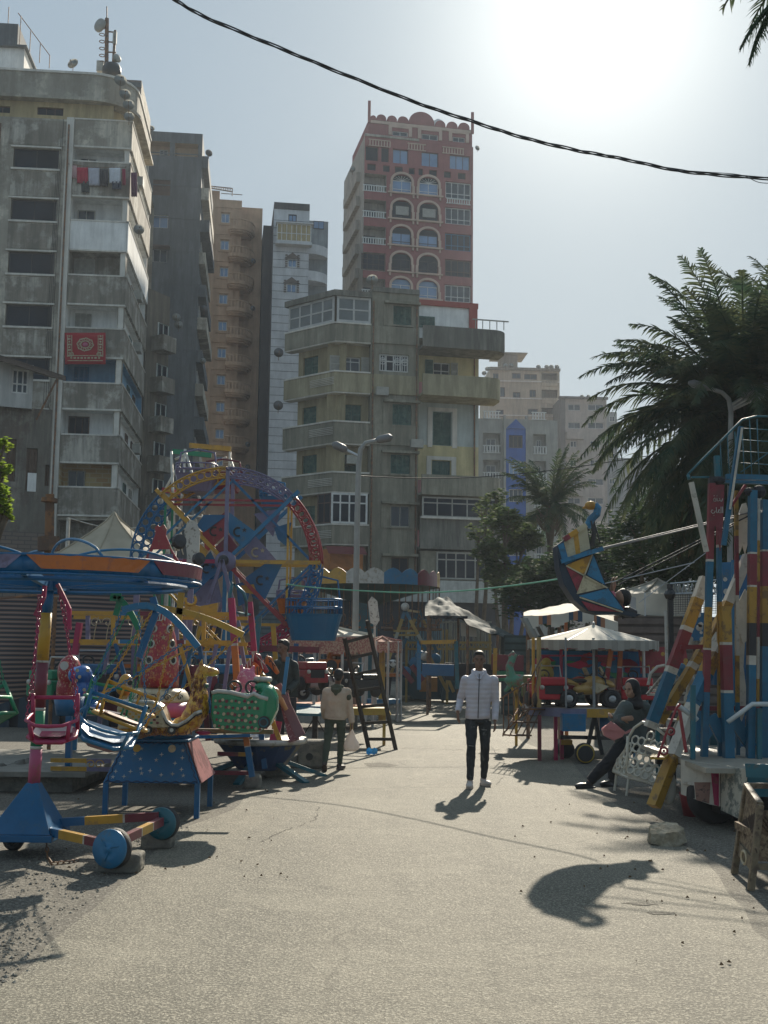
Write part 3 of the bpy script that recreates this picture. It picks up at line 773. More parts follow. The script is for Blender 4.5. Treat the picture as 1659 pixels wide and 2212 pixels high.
 for kind,(a,b),zc,i,k in parts:
  if kind=='arch':
   m_=MB();outer=arch_pts(F,a-.25,b+.25,zc-.2,zc+1.45,.14,k=.8);inner=arch_pts(F,a+.02,b-.02,zc-.2,zc+1.2,.14,k=.8)
   N=len(outer)
   for j in range(N-1):
    for q in(0,1):
     pass
    m_.hexa([inner[j],outer[j],outer[j+1],inner[j+1]]+[p-F.n*.138 for p in(inner[j],outer[j],outer[j+1],inner[j+1])])
   F.box(m_,(a-.35,a-.05,zc-1.15,zc-.2),.002,.16);F.box(m_,(b+.05,b+.35,zc-1.15,zc-.2),.002,.16)
   F.box(m_,(a-.55,b+.55,zc-1.3,zc-1.12),.002,.3)
   for s_ in(a-.3,b+.1):F.box(m_,(s_,s_+.2,zc-1.7,zc-1.3),.002,.2)
   m_.build('arch_surround',ARC,root)
   sp=MB();ip=arch_pts(F,a,b,zc+.1,zc+1.15,-.02,k=.8)[1:-1]
   zz=zc+1.12
   for j in range(len(ip)-1):
    p,q=ip[j],ip[j+1];sp.quad(p,q,V((q.x,q.y,zz)),V((p.x,p.y,zz)))
   sp.build('spandrel',RD,root)
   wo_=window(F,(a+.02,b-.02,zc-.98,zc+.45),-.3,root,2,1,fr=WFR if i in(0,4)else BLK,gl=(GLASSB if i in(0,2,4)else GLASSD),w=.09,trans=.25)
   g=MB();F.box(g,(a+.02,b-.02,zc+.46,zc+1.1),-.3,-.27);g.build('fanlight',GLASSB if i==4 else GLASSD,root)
   if i==0:
    q=MB();c_=(a+b)/2
    for j in range(1,8):
     t=PI*j/8;q.beam(F.p(c_,zc+.46,-.25),F.p(c_+(b-a)*.45*math.cos(t),zc+.46+.62*math.sin(t),-.25),.06,.04)
    q.build('fanlight_bars',WFR,root)
   if i==1:
    q=MB();F.box(q,(a+.5,b-.3,zc-.55,zc+.5),-.26,-.2);q.build('curtain',SHL,root)
  elif kind=='log':
   if i==3:
    window(F,(a,b-.05,zc-1.1,zc+.85),-.28,root,4,3,fr=BRF,gl=GLASSD)
   else:
    q=MB();balusters(q,F,a,b,zc-1.3,zc-.5,.05,.3,.12);q.build('balustrade',WFR,root)
    window(F,(a+.2,a+1.8,zc-1.2,zc+.1),-1.18,root,2,1,fr=BRF,gl=GLASSD)
  else:
   if i==5:q=MB();balusters(q,F,a,b,zc-1.2,zc-.45,.05,.3,.12);q.build('balustrade',WFR,root)
   else:
    window(F,(a+.03,b-.03,zc-1.17,zc+.87),-.28,root,4,1,fr=[WFR,WFR,LBL,BRF,WFR][i],gl=[GLASS,GLASS,GLASSD,GLASSD,GLASS][i],w=.1,trans=.3)
    if i==0:q=MB();balusters(q,F,a+.1,b-.1,zc-1.9,zc-1.22,.1,.3,.12);q.build('balustrade',WFR,root)
 S=Face(0,0,0,102,o=F.o);S.n=-F.u
 for i in range(9):
  z=zt-3.5-3.0*i
  b=MB();S.box(b,(2.5,11.5,z-1.2,z),0,.5);b.build('side_balcony',BG,root)
 for k,(a,b)in enumerate(((914,944),(952,976))):
  r_=G.rect(a,243 if k==0 else 246,b,262);q=MB().smooth();c_=G.p((r_[0]+r_[1])/2,zp,-4);rr=(r_[1]-r_[0])/2
  q.lathe([(.1,2.9),(rr*.3,2.85),(rr,2.5),(rr,0),(.1,0)],c_,20);q.build('water_tank',WPL,root)
 return F
red_block()
GP=wallm('olive_grey_render',(.23,.215,.165),.6,col2=(.28,.26,.20),c2amt=.35,c2scale=.4)
GPD=wallm('stained_grey_render',(.17,.165,.14),.75)
CRP=wallm('pale_yellow_plaster',(.50,.43,.24),.35)
OCH=wallm('dull_ochre_plaster',(.30,.25,.15),.5)
LGP=wallm('pale_grey_blue_plaster',(.40,.44,.42),.3)
def corner_block():
 Y=68
 A=Face(720,1000,Y,12);B=Face(0,0,0,-40,o=A.o)
 root=thing('apartment_building','grimy olive grey corner block with green shutters and wraparound balcony bands','building',A.o)
 zy=lambda y:A.uz(722,y)[1]
 L=B.uz(614,850)[0];uB0=A.uz(800,850)[0];uB1=A.uz(904,850)[0];uR=A.uz(1046,850)[0];uO=A.uz(1072,840)[0]
 bands=[(698,735),(803,845),(911,956),(1021,1061),(1134,1174)]
 Bz=[(zy(b),zy(a))for a,b in bands]
 zr=zy(627)
 WL=.6
 wall=MB()
 z_gl=zy(1232)
 def strips(F,r0,r1,holes,mi,d):
  facade(wall,F,(r0,r1,0,zr if F is B else zr),holes,mi,d)
 lw=[F_ for F_ in[]]
 Bw=[B.rect(655,771,687,810,-WL),B.rect(653,879,683,918,-WL),B.rect(652,983,684,1022,-WL),B.rect(650,1093,680,1132,-WL)]
 Aw=[A.rect(738,771,778,804,-WL),A.rect(741,874,780,914,-WL),A.rect(739,983,773,1021,-WL)]
 Bi=B.off(-WL);Ai=A.off(-WL)
 wb=[(r_[0],r_[1],r_[2],r_[3],.25,None)for r_ in Bw];wa=[(r_[0],r_[1],r_[2],r_[3],.25,None)for r_ in Aw]
 facade(wall,Bi,(L+.6,.36,0,zr-.4),wb,1);facade(wall,Ai,(-.36,uB0+.2,0,zr-.4),wa,1)
 C_=A.off(.0);by=[A.rect(850,661,889,703),A.rect(819,765,883,803),A.rect(848,873,889,919),A.rect(844,982,886,1024),A.rect(844,1092,886,1138),A.rect(845,1204,883,1240)]
 facade(wall,C_,(uB0,uB1,0,zr+.1),[r_+(.3,None)for r_ in by],0)
 wall.mat(0)
 wall.quad(A.p(uB0,0),A.p(uB0,zr+.1),A.p(uB0,zr+.1,-1.4),A.p(uB0,0,-1.4));wall.quad(A.p(uB1,0),A.p(uB1,0,-1.6),A.p(uB1,zr+.1,-1.6),A.p(uB1,zr+.1))
 wall.quad(A.p(uB0,zr+.1),A.p(uB1,zr+.1),A.p(uB1,zr+.1,-3),A.p(uB0,zr+.1,-3))
 Cw=A.off(-1.2);zt_w=Bz[0][1]-.2
 facs=[(2,Bz[1][1],Bz[0][0]),(3,Bz[2][1]-.9,Bz[1][0]),(2,Bz[3][1],Bz[2][1]-.9),(0,Bz[4][1],Bz[3][0]),(0,3,Bz[4][0])]
 rw=[A.rect(936,783,972,819,-1.2),A.rect(935,890,975,967,-1.2),A.rect(933,995,973,1034,-1.2)]
 for i,(mi,z0,z1)in enumerate(facs):
  facade(wall,Cw,(uB1,uR,z0,z1),[rw[i]+(.25,None)]if i<3 else[],mi)
 facade(wall,Cw,(uB1,uR,0,3),[],0)
 wall.mat(2);wall.quad(Cw.p(uR,0),Cw.p(uR,0,-9),Cw.p(uR,zt_w,-9),Cw.p(uR,zt_w))
 wall.mat(0);wall.add([Bi.p(L+.6,zr-.4),Ai.p(-.3,zr-.4),A.p(uB1,zr-.4,-1),A.p(uB1,zr-.4,-10),B.p(L+.6,zr-.4,-9)],[(0,1,2,3,4)])
 wall.add([Cw.p(uB1,zt_w),Cw.p(uR,zt_w),Cw.p(uR,zt_w,-9),Cw.p(uB1,zt_w,-9)],[(0,1,2,3)])
 wall.mat(4);wall.quad(Bi.p(L+.6,0),Bi.p(L+.6,zr-.4),Bi.p(L-1.5,zr-.4,-8),Bi.p(L-1.5,0,-8))
 wall.build('wall',[GP,OCH,CRP,LGP,GPD],root)
 for i,(z0,z1)in enumerate(Bz):
  b=MB();mi=GP if i!=1 else wallm('yellowish_render',(.33,.29,.19),.6)
  def wrap(za,zb,t0,t1,mm):
   b.mat(mm)
   c45=math.tan(R(26))
   P_=[B.p(L,0,t1),B.p(0+t1*c45,0,t1),A.p(uB0-.01,0,t1),A.p(uB0-.01,0,t0),B.p(0+t0*c45,0,t0),B.p(L,0,t0)]
   b.prism([V((p.x,p.y,za))for p in P_],(0,0,zb-za))
  wrap(z0,z1,-WL-.02,.06,0);wrap(z1,z1+.09,-.2,.12,1);wrap(z0-.08,z0,-WL,.02,1)
  if i in(0,1):A.box(b.mat(0),(uB0,uB1,z0,z1),.002,.1)
  if i==2:A.box(b.mat(0),(uB0,uB1,z0,z1),.002,.1)
  if i in(0,1,3):
   ue=uO+(.5 if i==0 else .2)
   b.mat(2 if i==0 else 0)
   zo=-.25 if i==0 else-.1
   pts=[A.p(uB1+.01,z0+zo,-1.19),A.p(uB1+.01,z0+zo,1.0)]+[A.p(ue-1+math.sin(t),z0+zo,math.cos(t))for t in(0,.5,1,1.57)]+[A.p(ue,z0+zo,-1.19)]
   b.prism([p for p in pts],(0,0,.18))
   ip=[];op=[]
   for q,rr in((op,1.0),(ip,.86)):
    q+=[A.p(uB1+.01,0,rr)]+[A.p(ue-1+rr*math.sin(t),0,rr*math.cos(t))for t in[k*PI/12 for k in range(7)]]+[A.p(ue-1+rr,0,-1.19)]
   for k in range(len(op)-1):
    b.hexa([V((p.x,p.y,z0+zo+.18))for p in(op[k],op[k+1],ip[k+1],ip[k])]+[V((p.x,p.y,z1))for p in(op[k],op[k+1],ip[k+1],ip[k])])
  b.build('balcony_parapet',[mi,TRIM,GPD],root)
 for i in(1,2,3,4):
  z1=Bz[i][1];b=MB()
  for k in range(5):b.beam(B.p(-1.9,z1-.35-.1*k,.15),B.p(.05,z1-.35-.1*k,.15),.03)
  b.build('corner_vent',TRIM,root)
 zb,zt=Bz[0][1]+.1,zr-.35
 for F_,a,b_,n_ in((B,L+.3,-.1,4),(A,.05,uB0-.05,2)):
  window(F_,(a,b_,zb,zt),.0,root,n_,2,fr=ALU,gl=mat('frosted_panel',(.13,.15,.155),rough=.6,bump=0,var=.3,scale=.7),w=.14,name='glazed_panel')
 e=MB();e.prism([B.p(L+.1,zt,.25),B.p(.1,zt,.25),A.p(uB0,zt,.2),A.p(uB0,zt,-3),B.p(L,zt,-3)],(0,0,.35));A.box(e,(uB0,uB1,zr+.1,zr+.4),-2,.1)
 e.build('roof_slab',GPD,root)
 for r_ in Bw:shutter(Bi,r_,-.2,root,SHG)
 shutter(Ai,Aw[1],-.2,root,SHG);shutter(Ai,Aw[2],-.2,root,SHG)
 window(Ai,Aw[0],-.2,root,2,1,fr=WFR,gl=GLASS,trans=.7)
 for s_ in(Aw[0][0]-.75,Aw[0][1]+.05):shutter(Ai,(s_,s_+.7,Aw[0][2]-.05,Aw[0][3]),.04,root,SHL,1)
 for k in(0,2,3):shutter(A,by[k],-.2,root,SHG,3)
 window(A,by[1],-.2,root,4,1,fr=WFR,gl=GLASSD,w=.09,trans=.6)
 gl_=MB();n_=4;uu0,uu1,zz0,zz1=by[1]
 for k in(0,2,3):
  c_=uu0+(uu1-uu0)*(k+.5)/4
  for q in range(-1,2):gl_.beam(A.p(c_+q*.14,zz0,-.08),A.p(c_+q*.14,zz1,-.08),.04)
  gl_.torus(A.p(c_,(zz0+zz1)/2+.1,-.08),A.n,.2,.025,12,5);gl_.beam(A.p(c_-.25,zz1-.35,-.08),A.p(c_+.25,zz1-.35,-.08),.04)
 gl_.build('window_grille',WFR,root)
 window(A,by[4],-.2,root,2,1,fr=SHL,gl=GLASS);window(A,by[5],-.2,root,2,1,fr=SHB,gl=GLASSD)
 for r_ in(by[0],by[2],by[3],by[4],by[5]):
  k=MB();A.box(k,(r_[0]-.6,r_[1]+.5,r_[3]+.05,r_[3]+.2),.002,.35);A.box(k,(r_[0]-.1,r_[1]+.1,r_[2]-.1,r_[2]),.002,.12)
  A.box(k,(r_[0]-.6,r_[0]-.1,r_[2]-.1,r_[3]+.05),.002,.06);k.build('window_surround',GP,root)
 window(Cw,rw[0],-.2,root,2,1,fr=WFR,gl=GLASSD,trans=.5);shutter(Cw,(rw[0][0]-.55,rw[0][0]-.03,rw[0][2],rw[0][3]+.1),.03,root,SHG,1);shutter(Cw,(rw[0][1]+.05,rw[0][1]+.5,rw[0][2],rw[0][3]),.03,root,SHL,1)
 shutter(Cw,rw[1],-.2,root,SHG,2);shutter(Cw,rw[2],-.2,root,SHG,4)
 k=MB()
 for r_ in rw[1:]:
  Cw.box(k,(r_[0]-.35,r_[0]-.05,r_[2],r_[3]+.25),.002,.07);Cw.box(k,(r_[1]+.05,r_[1]+.35,r_[2],r_[3]+.25),.002,.07);Cw.box(k,(r_[0]-.05,r_[1]+.05,r_[3]+.03,r_[3]+.25),.002,.07)
 k.build('door_surround',TRIM,root)
 z0,z1=Bz[4][1]+.1,Bz[3][0]-.1;q=B.uz(688,1100)[0]
 window(A,(-.1,uB0-.1,z0,z1),.05,root,4,1,fr=WFR,gl=GLASSD,w=.11,trans=.68,name='glazed_balcony');window(B,(q,-.05,z0,z1),.05,root,2,1,fr=BRF,gl=GLASSD,w=.07,trans=.68,name='glazed_balcony')
 window(A,(uB1+.1,uO-.2,Bz[4][1]+.6,Bz[3][0]-.2),.7,root,5,1,fr=SHL,gl=GLASSD,w=.09,trans=.7,name='glazed_balcony')
 b=MB();A.box(b,(uB1,uO,Bz[4][0]-.1,Bz[4][1]+.6),.5,.7);A.box(b,(uB1,uO,Bz[4][0]-.2,Bz[4][0]-.05),-1.2,.75);A.box(b.mat(1),(uB1,uO-.3,Bz[4][1]+.5,Bz[4][1]+.62),.71,.9)
 b.build('balcony_parapet',[GPD,TRIM],root)
 zz=zy(1185)
 window(A,(A.uz(938,1200)[0],A.uz(1062,1200)[0],zy(1246),zy(1187)),.5,root,6,1,fr=SHL,gl=GLASSD,w=.09,trans=.72,name='glazed_balcony')
 b=MB();A.box(b,(A.uz(905,1200)[0],A.uz(1066,1200)[0],Bz[4][0]-2.6,Bz[4][0]-.3),-.5,.45);b.build('bay_wall',GP,root)
 b=MB();B.box(b,(B.uz(690,1200)[0],-.2,zy(1230),Bz[4][0]-.3),-.2,-.05);A.box(b,(-.1,uB0-.3,zy(1230),Bz[4][0]-.3),-.2,-.05);b.build('orange_wall_panel',mat('orange_board',(.48,.18,.05),rough=.8),root)
 b=MB();b.quad(A.p(-.4,zy(1180),0.1),A.p(uB0-.3,zy(1180),.1),A.p(uB0-.3,zy(1200),1.3),A.p(-.4,zy(1200),1.3));b.build('awning',mat('dark_red_canvas',(.16,.03,.03),rough=.8),root)
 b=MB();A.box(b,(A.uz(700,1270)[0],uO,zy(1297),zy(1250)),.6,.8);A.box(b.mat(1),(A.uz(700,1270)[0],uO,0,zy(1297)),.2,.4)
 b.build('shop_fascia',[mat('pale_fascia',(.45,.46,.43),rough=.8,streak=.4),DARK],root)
 F_=A.off(-4);r_=F_.rect(905,655,1016,714);b=MB()
 solid(b,F_,(r_[0],r_[1],r_[2]-1,r_[3]),5,front=True,mi=0)
 F_.box(b.mat(1),(r_[0],r_[1]+.5,r_[3]-.25,r_[3]+.1),-.2,.15);F_.box(b,(r_[1]-.1,r_[1]+.45,r_[2]-1,r_[3]-.25),-.5,.15)
 b.build('roof_room',[WPL,RED2],root);shutter(F_,F_.rect(904,684,939,708),.01,root,SHG,2)
 for u,z in((uB0+.3,zy(850)),(uB1-.5,zy(960)),(.8,zy(1000))):
  ac=MB();A.box(ac,(u,u+.75,z,z+.5),.01 if u>uB0 else-.5,.38 if u>uB0 else .1);ac.build('air_conditioner',SHL,root)
 for u in(uB0+.12,uB1-.15,uR-.3):
  pp=MB();pp.tube([A.p(u,zr-.5 if u<uR-1 else zt_w,.08 if u<uR-1 else-1.1),A.p(u+.03,3,.08 if u<uR-1 else-1.1)],.05,6);pp.build('drain_pipe',RUST,root)
 b=MB();ue=uO+.4
 for k in range(5):b.beam(A.p(ue-2.0+.45*k,Bz[0][1]+.05,.9),A.p(ue-2.0+.45*k,Bz[0][1]+.55,.9),.05)
 b.beam(A.p(ue-2.2,Bz[0][1]+.6,.9),A.p(ue+.1,Bz[0][1]+.6,.9),.07);b.build('iron_rail',SHL,root)
 return A,B,root
RED2=wallm('brick_red_plaster_trim',(.28,.07,.06),.1)
A6,B6,R6=corner_block()
def far_right():
 F=Face(1058,800,185,3);c=wallm('far_cream_plaster',(.38,.32,.235),.35)
 root=thing('apartment_building','cream apartment block with rooftop dishes behind the blue fronted house','building',F.o)
 u1=F.uz(1209,850)[0];zt=F.uz(1130,798)[1];mb=MB();H=[];W_=[]
 for x0,y0,x1,y1 in((1065,806,1077,818),(1106,806,1125,818),(1132,808,1160,820),(1070,836,1091,857),(1108,847,1124,859),(1144,842,1158,858),(1140,883,1162,895),(1072,885,1088,900)):
  r_=F.rect(x0,y0,x1,y1);W_.append(r_);H.append(r_+(.25,None))
 lg=[]
 for y0,y1 in((806,824),(842,862),(881,897)):
  r_=F.rect(1170,y0,1204,y1+8);lg.append(r_);H.append(r_+(1.2,1))
 facade(mb,F,(0,u1,0,zt),H);solid(mb,F,(0,u1,0,zt),12)
 F.box(mb.mat(1),(-.1,u1+.1,zt-.2,zt+.25),-.5,.3)
 for k in range(5):
  z=F.uz(1130,824+37*k)[1];F.box(mb.mat(2),(0,u1,z-.1,z+.1),.002,.12)
 s=F.off(-3);r_=s.rect(1085,766,1118,800);solid(mb,s,r_,5,front=True,mi=1)
 s.box(mb.mat(1),(r_[0]-1.5,r_[1]+1.5,r_[3],r_[3]+.15),-5,1)
 mb.build('wall',[c,wallm('far_brown',(.22,.19,.15),.4),TRIM],root)
 for r_ in W_:window(F,r_,-.2,root,2,1,fr=BRF if r_[2]>30 else WFR,gl=GLASS,w=.1)
 for i,r_ in enumerate(lg):
  b=MB();F.box(b,(r_[0],r_[1],r_[2]-.2,r_[2]+.8),.01,.12);b.build('balcony_parapet',c,root)
 F=Face(1030,950,128,4);g=wallm('far_grey_plaster',(.30,.29,.26),.35)
 root=thing('apartment_building','grey house with bright blue central bay and white balustrades on either side','building',F.o)
 u1=F.uz(1205,1000)[0];zt=F.uz(1110,906)[1];mb=MB();H=[];lg=[];cw=[]
 ys=[963,1021,1079,1137,1195]
 for y in ys:
  zc=F.uz(1110,y)[1]
  for a,b in((1043,1081),(1152,1180)):
   r_=(F.uz(a,1000)[0],F.uz(b,1000)[0],zc-1.0+.3,zc+1.4);lg.append(r_);H.append(r_+(1.0,None))
 facade(mb,F,(0,u1,0,zt),H);solid(mb,F,(0,u1,0,zt),10)
 mb.build('wall',[g],root)
 ub0,ub1=F.uz(1091,1000)[0],F.uz(1134,1000)[0];bz=MB();zb_=F.uz(1110,945)[1];H=[]
 for y in ys:
  zc=F.uz(1110,y-5)[1];r_=(ub0+.35,ub1-.35,zc-.6,zc+.85);H.append(r_+(.25,None));cw.append(r_)
 FB=F.off(.5);facade(bz,FB,(ub0,ub1,0,zb_+2),H,0);solid(bz,FB,(ub0,ub1,0,zb_+2),.5)
 bz.mat(1);F.box(bz,(ub0-.25,ub0,0,zb_+2.4),0,.62);F.box(bz,(ub1,ub1+.25,0,zb_+2.4),0,.62);F.box(bz,(ub0,ub1,zb_+.9,zb_+2.0),.502,.58)
 bz.mat(0);bz.prism([FB.p(ub0,zb_+.9,.12),FB.p(ub1,zb_+.9,.12),FB.p((ub0+ub1)/2,zb_+2.0,.12)],-F.n*.03)
 bz.build('blue_bay',[wallm('bright_blue_plaster',(.015,.08,.30),.1),g],root)
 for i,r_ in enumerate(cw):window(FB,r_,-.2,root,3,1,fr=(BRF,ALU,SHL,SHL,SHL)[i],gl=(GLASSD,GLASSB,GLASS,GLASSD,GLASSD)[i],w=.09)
 for r_ in lg:
  b=MB();balusters(b,F,r_[0],r_[1],r_[2]-.2,r_[2]+.7,.1,.32,.13);b.build('balustrade',WFR,root)
  window(F,(r_[0]+.5,r_[1]-.4,r_[2]+.2,r_[3]-.5),-.98,root,2,1,fr=WFR,gl=GLASS)
 r_=F.rect(1043,905,1081,915);b=MB();balusters(b,F,r_[0],r_[1],zt,zt+.9,.1,.32,.13);b.build('roof_balustrade',WFR,root);r_=F.rect(1148,905,1180,915);b=MB();balusters(b,F,r_[0],r_[1],zt,zt+.9,.1,.32,.13);b.build('roof_balustrade',WFR,root)
 F=Face(1210,900,180,3);c=wallm('far_pink_plaster',(.35,.31,.27),.3)
 root=thing('apartment_building','pale pinkish block with two window columns left of the big palm','building',F.o)
 u1=F.uz(1311,950)[0];zt=F.uz(1260,861)[1];mb=MB();H=[];W_=[]
 for k,y in enumerate((880,919,959,1000,1041,1082)):
  for a,b in((1227,1254),(1270,1304)):
   r_=F.rect(a+(5 if k in(2,3)else 0),y-7,b-(8 if k in(2,3)else 0),y+7);W_.append(r_);H.append(r_+(.25,None))
 facade(mb,F,(0,u1,0,zt),H);solid(mb,F,(0,u1,0,zt),10,left=False);mb.mat(1);mb.quad(F.p(0,0),F.p(0,zt),F.p(0,zt,-10),F.p(0,0,-10))
 F.box(mb,(-.2,u1+.2,zt-.1,zt+.25),-.3,.4);F.box(mb,(0,.8,0,zt),.002,.1)
 mb.build('wall',[c,wallm('far_dark_band',(.13,.12,.11),.3)],root)
 for r_ in W_:window(F,r_,-.2,root,2,1,fr=ALU,gl=GLASS,w=.1)
 for y in(935,975,1018,1058):
  r_=F.rect(1222,y,1258,y+15);b=MB();F.box(b,r_,.002,.9);b.build('balcony',c,root)
 F=Face(1311,950,190,5);g=wallm('far_blue_grey',(.24,.24,.24),.2)
 root=thing('apartment_building','grey stepped block half hidden by the palm fronds with an open rooftop frame','building',F.o)
 r_=F.rect(1311,890,1333,1000);mb=MB();solid(mb,F,(0,r_[1],0,r_[3]),8,front=True)
 q=F.rect(1333,916,1343,940);r2=F.rect(1311,978,1420,1000)
 solid(mb,F,(r_[1],r_[1]+10,0,F.uz(1360,985)[1]),8,front=True,d=-2)
 F.box(mb.mat(1),(r_[1],q[1]+.1,F.uz(1340,940)[1]-1.5,F.uz(1340,938)[1]),-3,.3);F.box(mb,(r_[1],q[1]+.1,F.uz(1340,918)[1],F.uz(1340,912)[1]),-3,.3)
 for k in(q[0]+.15,(q[0]+q[1])/2,q[1]-.1):F.box(mb,(k-.15,k+.15,q[2],q[3]),-.2,.1)
 mb.build('wall',[g,PLAST],root)
 for y in(905,945,985,1040):
  window(F,F.rect(1316,y-6,1328,y+6),.01,root,2,1,fr=ALU,gl=GLASS,w=.1)
far_right()
def left_house():
 F=Face(115,815,46,30)
 F=Face(113,900,46,22)
 root=thing('old_house','old low house at the left edge with tiled eave, pale upper storey and shuttered openings','building',F.o)
 L=F.uz(-40,900)[0];mb=MB()
 gr=wallm('flaking_grey_plaster',(.20,.185,.155),.8,col2=(.13,.10,.08),c2amt=.5,c2scale=.9)
 z_top=F.uz(40,790)[1];z_mid=F.uz(50,880)[1]
 W_=[F.rect(13,948,34,1040),F.rect(56,968,80,1060),F.rect(97,1004,107,1050)]
 U=F.off(.35);uw=U.rect(25,797,62,850,0)
 facade(mb,F,(L,0,0,z_mid),[r_+(.25,None)for r_ in W_],0);solid(mb,F,(L,0,0,z_mid),8,right=True)
 u2=U.uz(70,850)[0]
 facade(mb,U,(L,u2,z_mid-.1,z_top),[(uw[0],uw[1],uw[2],uw[3],.2,None)],1);solid(mb,U,(L,u2,z_mid-.1,z_top),6,mi=1)
 mb.mat(2);F.box(mb,(L,0,0,F.uz(60,1150)[1]),.003,.06)
 mb.build('wall',[gr,WPL2,BRICK],root)
 rf=MB();e0=F.p(L,z_top+.1,1.2);e1=F.p(u2+1.2,z_top-.55,1.0)
 ridge0=F.p(L,z_top+1.0,-3);ridge1=F.p(u2+.4,z_top+.55,-3)
 n_=46
 for k in range(n_):
  a,b=k/n_,(k+.8)/n_
  rf.hexa([e0.lerp(e1,a),e0.lerp(e1,b),ridge0.lerp(ridge1,b),ridge0.lerp(ridge1,a)]+[p+V((0,0,.09))for p in(e0.lerp(e1,a),e0.lerp(e1,b),ridge0.lerp(ridge1,b),ridge0.lerp(ridge1,a))])
 rf.hexa([e0-V((0,0,.12)),e1-V((0,0,.12)),ridge1-V((0,0,.12)),ridge0-V((0,0,.12)),e0,e1,ridge1,ridge0])
 rf.build('roof',mat('dark_clay_tiles',(.10,.075,.06),rough=.9,scale=3),root)
 window(U,uw[:4],-.15,root,3,1,fr=WFR,gl=GLASS,w=.07,trans=.4)
 for i,r_ in enumerate(W_):shutter(F,r_,-.2,root,SHB,2)
 b=MB();r_=F.rect(59,1022,78,1062);F.box(b,r_,.01,.05);b.build('white_board',WPL,root)
 b=MB();b.tube([F.p(u2+.9,z_top-.5,.9),F.p(u2+.2,z_top-2.2,.3)],.04,6);b.tube([F.p(u2+.9,z_top-.55,.9),F.p(u2+.9,z_top-2.9,.9)],.025,5)
 b.build('eave_bracket',RUST,root)
WPL2=wallm('greyish_white_plaster',(.42,.42,.40),.4)
left_house()
# rooftop things
def mast():
 p=at(221,165,71);top=at(231,14,71);h=top.z-p.z
 t=thing('antenna_mast','lattice antenna mast with round dish and panels on the beige block roof','antenna',p)
 mb=MB();q=at(230,150,71);mb.tube([q,at(231,40,71)],.13,8);mb.tube([at(231,40,71),top],.04,5)
 for k in range(6):z=at(229,60+15*k,71);mb.torus(z+V((-.25,0,0)),(0,0,1),.18,.03,8,5)
 mb.tube([at(244,145,71),at(249,66,71)],.09,7)
 for y in(68,90,112,140):mb.tube([at(229,y,71),at(251,y+2,71)],.05,5)
 for dx in(-.7,.7):mb.tube([q+V((0,0,0)),q+V((dx,0,-1.0))],.06,5)
 mb.tube([q,q-V((0,0,1.2))],.1,6)
 mb.build('mast_pole',RUST,t)
 m2=MB().smooth();c=at(215,54,71);ax=V((-.55,-.8,.1)).normalized();m2.lathe([(.1,.1),(.42,.08),(.46,0),(.46,-.12),(.1,-.16)],c,18,ax);m2.build('drum_antenna',DISHM,t)
 m3=MB();m3.obox(at(248,82,71),(.12,0,0),(0,.08,0),(0,0,.42));m3.build('panel_antenna',SHL,t);m3=MB();m3.obox(at(217,144,71),(.22,0,0),(0,.15,0),(0,0,.35));m3.build('panel_antenna',SHL,t)
 m4=MB().smooth();m4.lathe([(.05,.15),(.25,.1),(.3,0),(.12,-.3)],at(253,126,71),14,V((.7,-.6,.2)));m4.build('horn_antenna',DISHM,t)
 w=MB().smooth();w.lathe([(.1,.9),(.5,.85),(.6,.6),(.6,0)],at(241,168,71),16);o=w.build('water_tank',BLK);tag(o,'small black water tank at the foot of the roof antenna mast','water tank')
mast()
D_=[(158,138,72,11,'lone dish on a short stalk at the middle of the beige roof',-.3,.7),
(260,174,68,12,'highest of the four dishes stacked at the beige block corner',.4,.4),(270,204,68,11,'second dish down at the beige block roof corner',.3,.5),
(278,227,68,11,'third dish down at the beige block roof corner',.2,.5),(279,252,68,10,'lowest of the four dishes at the beige block roof corner',.2,.5),
(300,496,66,10,'pale dish bracketed beside the white loggia of the beige block',.3,.3),
(314,273,99,6,'half hidden dish at the left end of the grey tower roof',.2,.5),(326,278,99,7,'dish lying low on the grey tower roof',.2,.8),
(451,331,98,7,'dish on an arm at the top right of the dark grey tower',.5,.2),(441,667,98,7,'black dish half way down the side of the grey tower',.4,.2),
(381,686,80,8,'upper white dish on the old house between the towers',.2,.3),(386,702,80,8,'lower white dish on the old house between the towers',.2,.3),(438,780,98,6,'grey dish on the lower side of the grey tower',.4,.2),
(547,564,127,5,'topmost small dark dish on the orange tower balconies',.5,.3),(546,666,127,5,'middle small dark dish on the orange tower balconies',.5,.3),
(535,960,127,5,'small dark dish low on the right edge of the orange tower',.5,.2),(535,1009,127,5,'lowest dark dish on the right edge of the orange tower',.5,.2),
(602,762,66,9,'dark dish high on the left flank of the corner block',.2,.3),(601,876,66,9,'dark dish low on the left flank of the corner block',.2,.2),
(804,605,66,11,'large white dish standing on the corner block roof',-.1,.6),
(762,367,134,6,'dish on an arm at the left side of the red tower',-.5,.1),(1031,320,130,5,'dish on an arm at the right side of the red tower',.5,.2)]
for k,(x,lab)in enumerate(((1046,'pale dish left of the roof hut on the far cream block'),(1053,'pale dish close to the roof hut on the far cream block'),(1092,'small dish under the roof hut of the far cream block'),(1104,'small dish right of the roof hut of the far cream block'))):
 D_.append((x,(806,797,790,790)[k],183,4.5,lab,-.2,.6))
for k,(x,lab)in enumerate(((1163,'first'),(1181,'second'),(1191,'third'),(1203,'fourth'))):
 D_.append((x,793,183,4.5,lab+' of four dishes in a row on the far cream block roof, from the left',.1,.4))
for k,(x,y,lab)in enumerate(((1257,857,'left dish of three on the far pink block roof'),(1271,857,'middle dish of three on the far pink block roof'),(1281,859,'right dish of three on the far pink block roof'),(1318,879,'left dish of the pair on the far grey block roof'),(1328,880,'right dish of the pair on the far grey block roof'))):
 D_.append((x,y,178,3.8,lab,.1,.4))
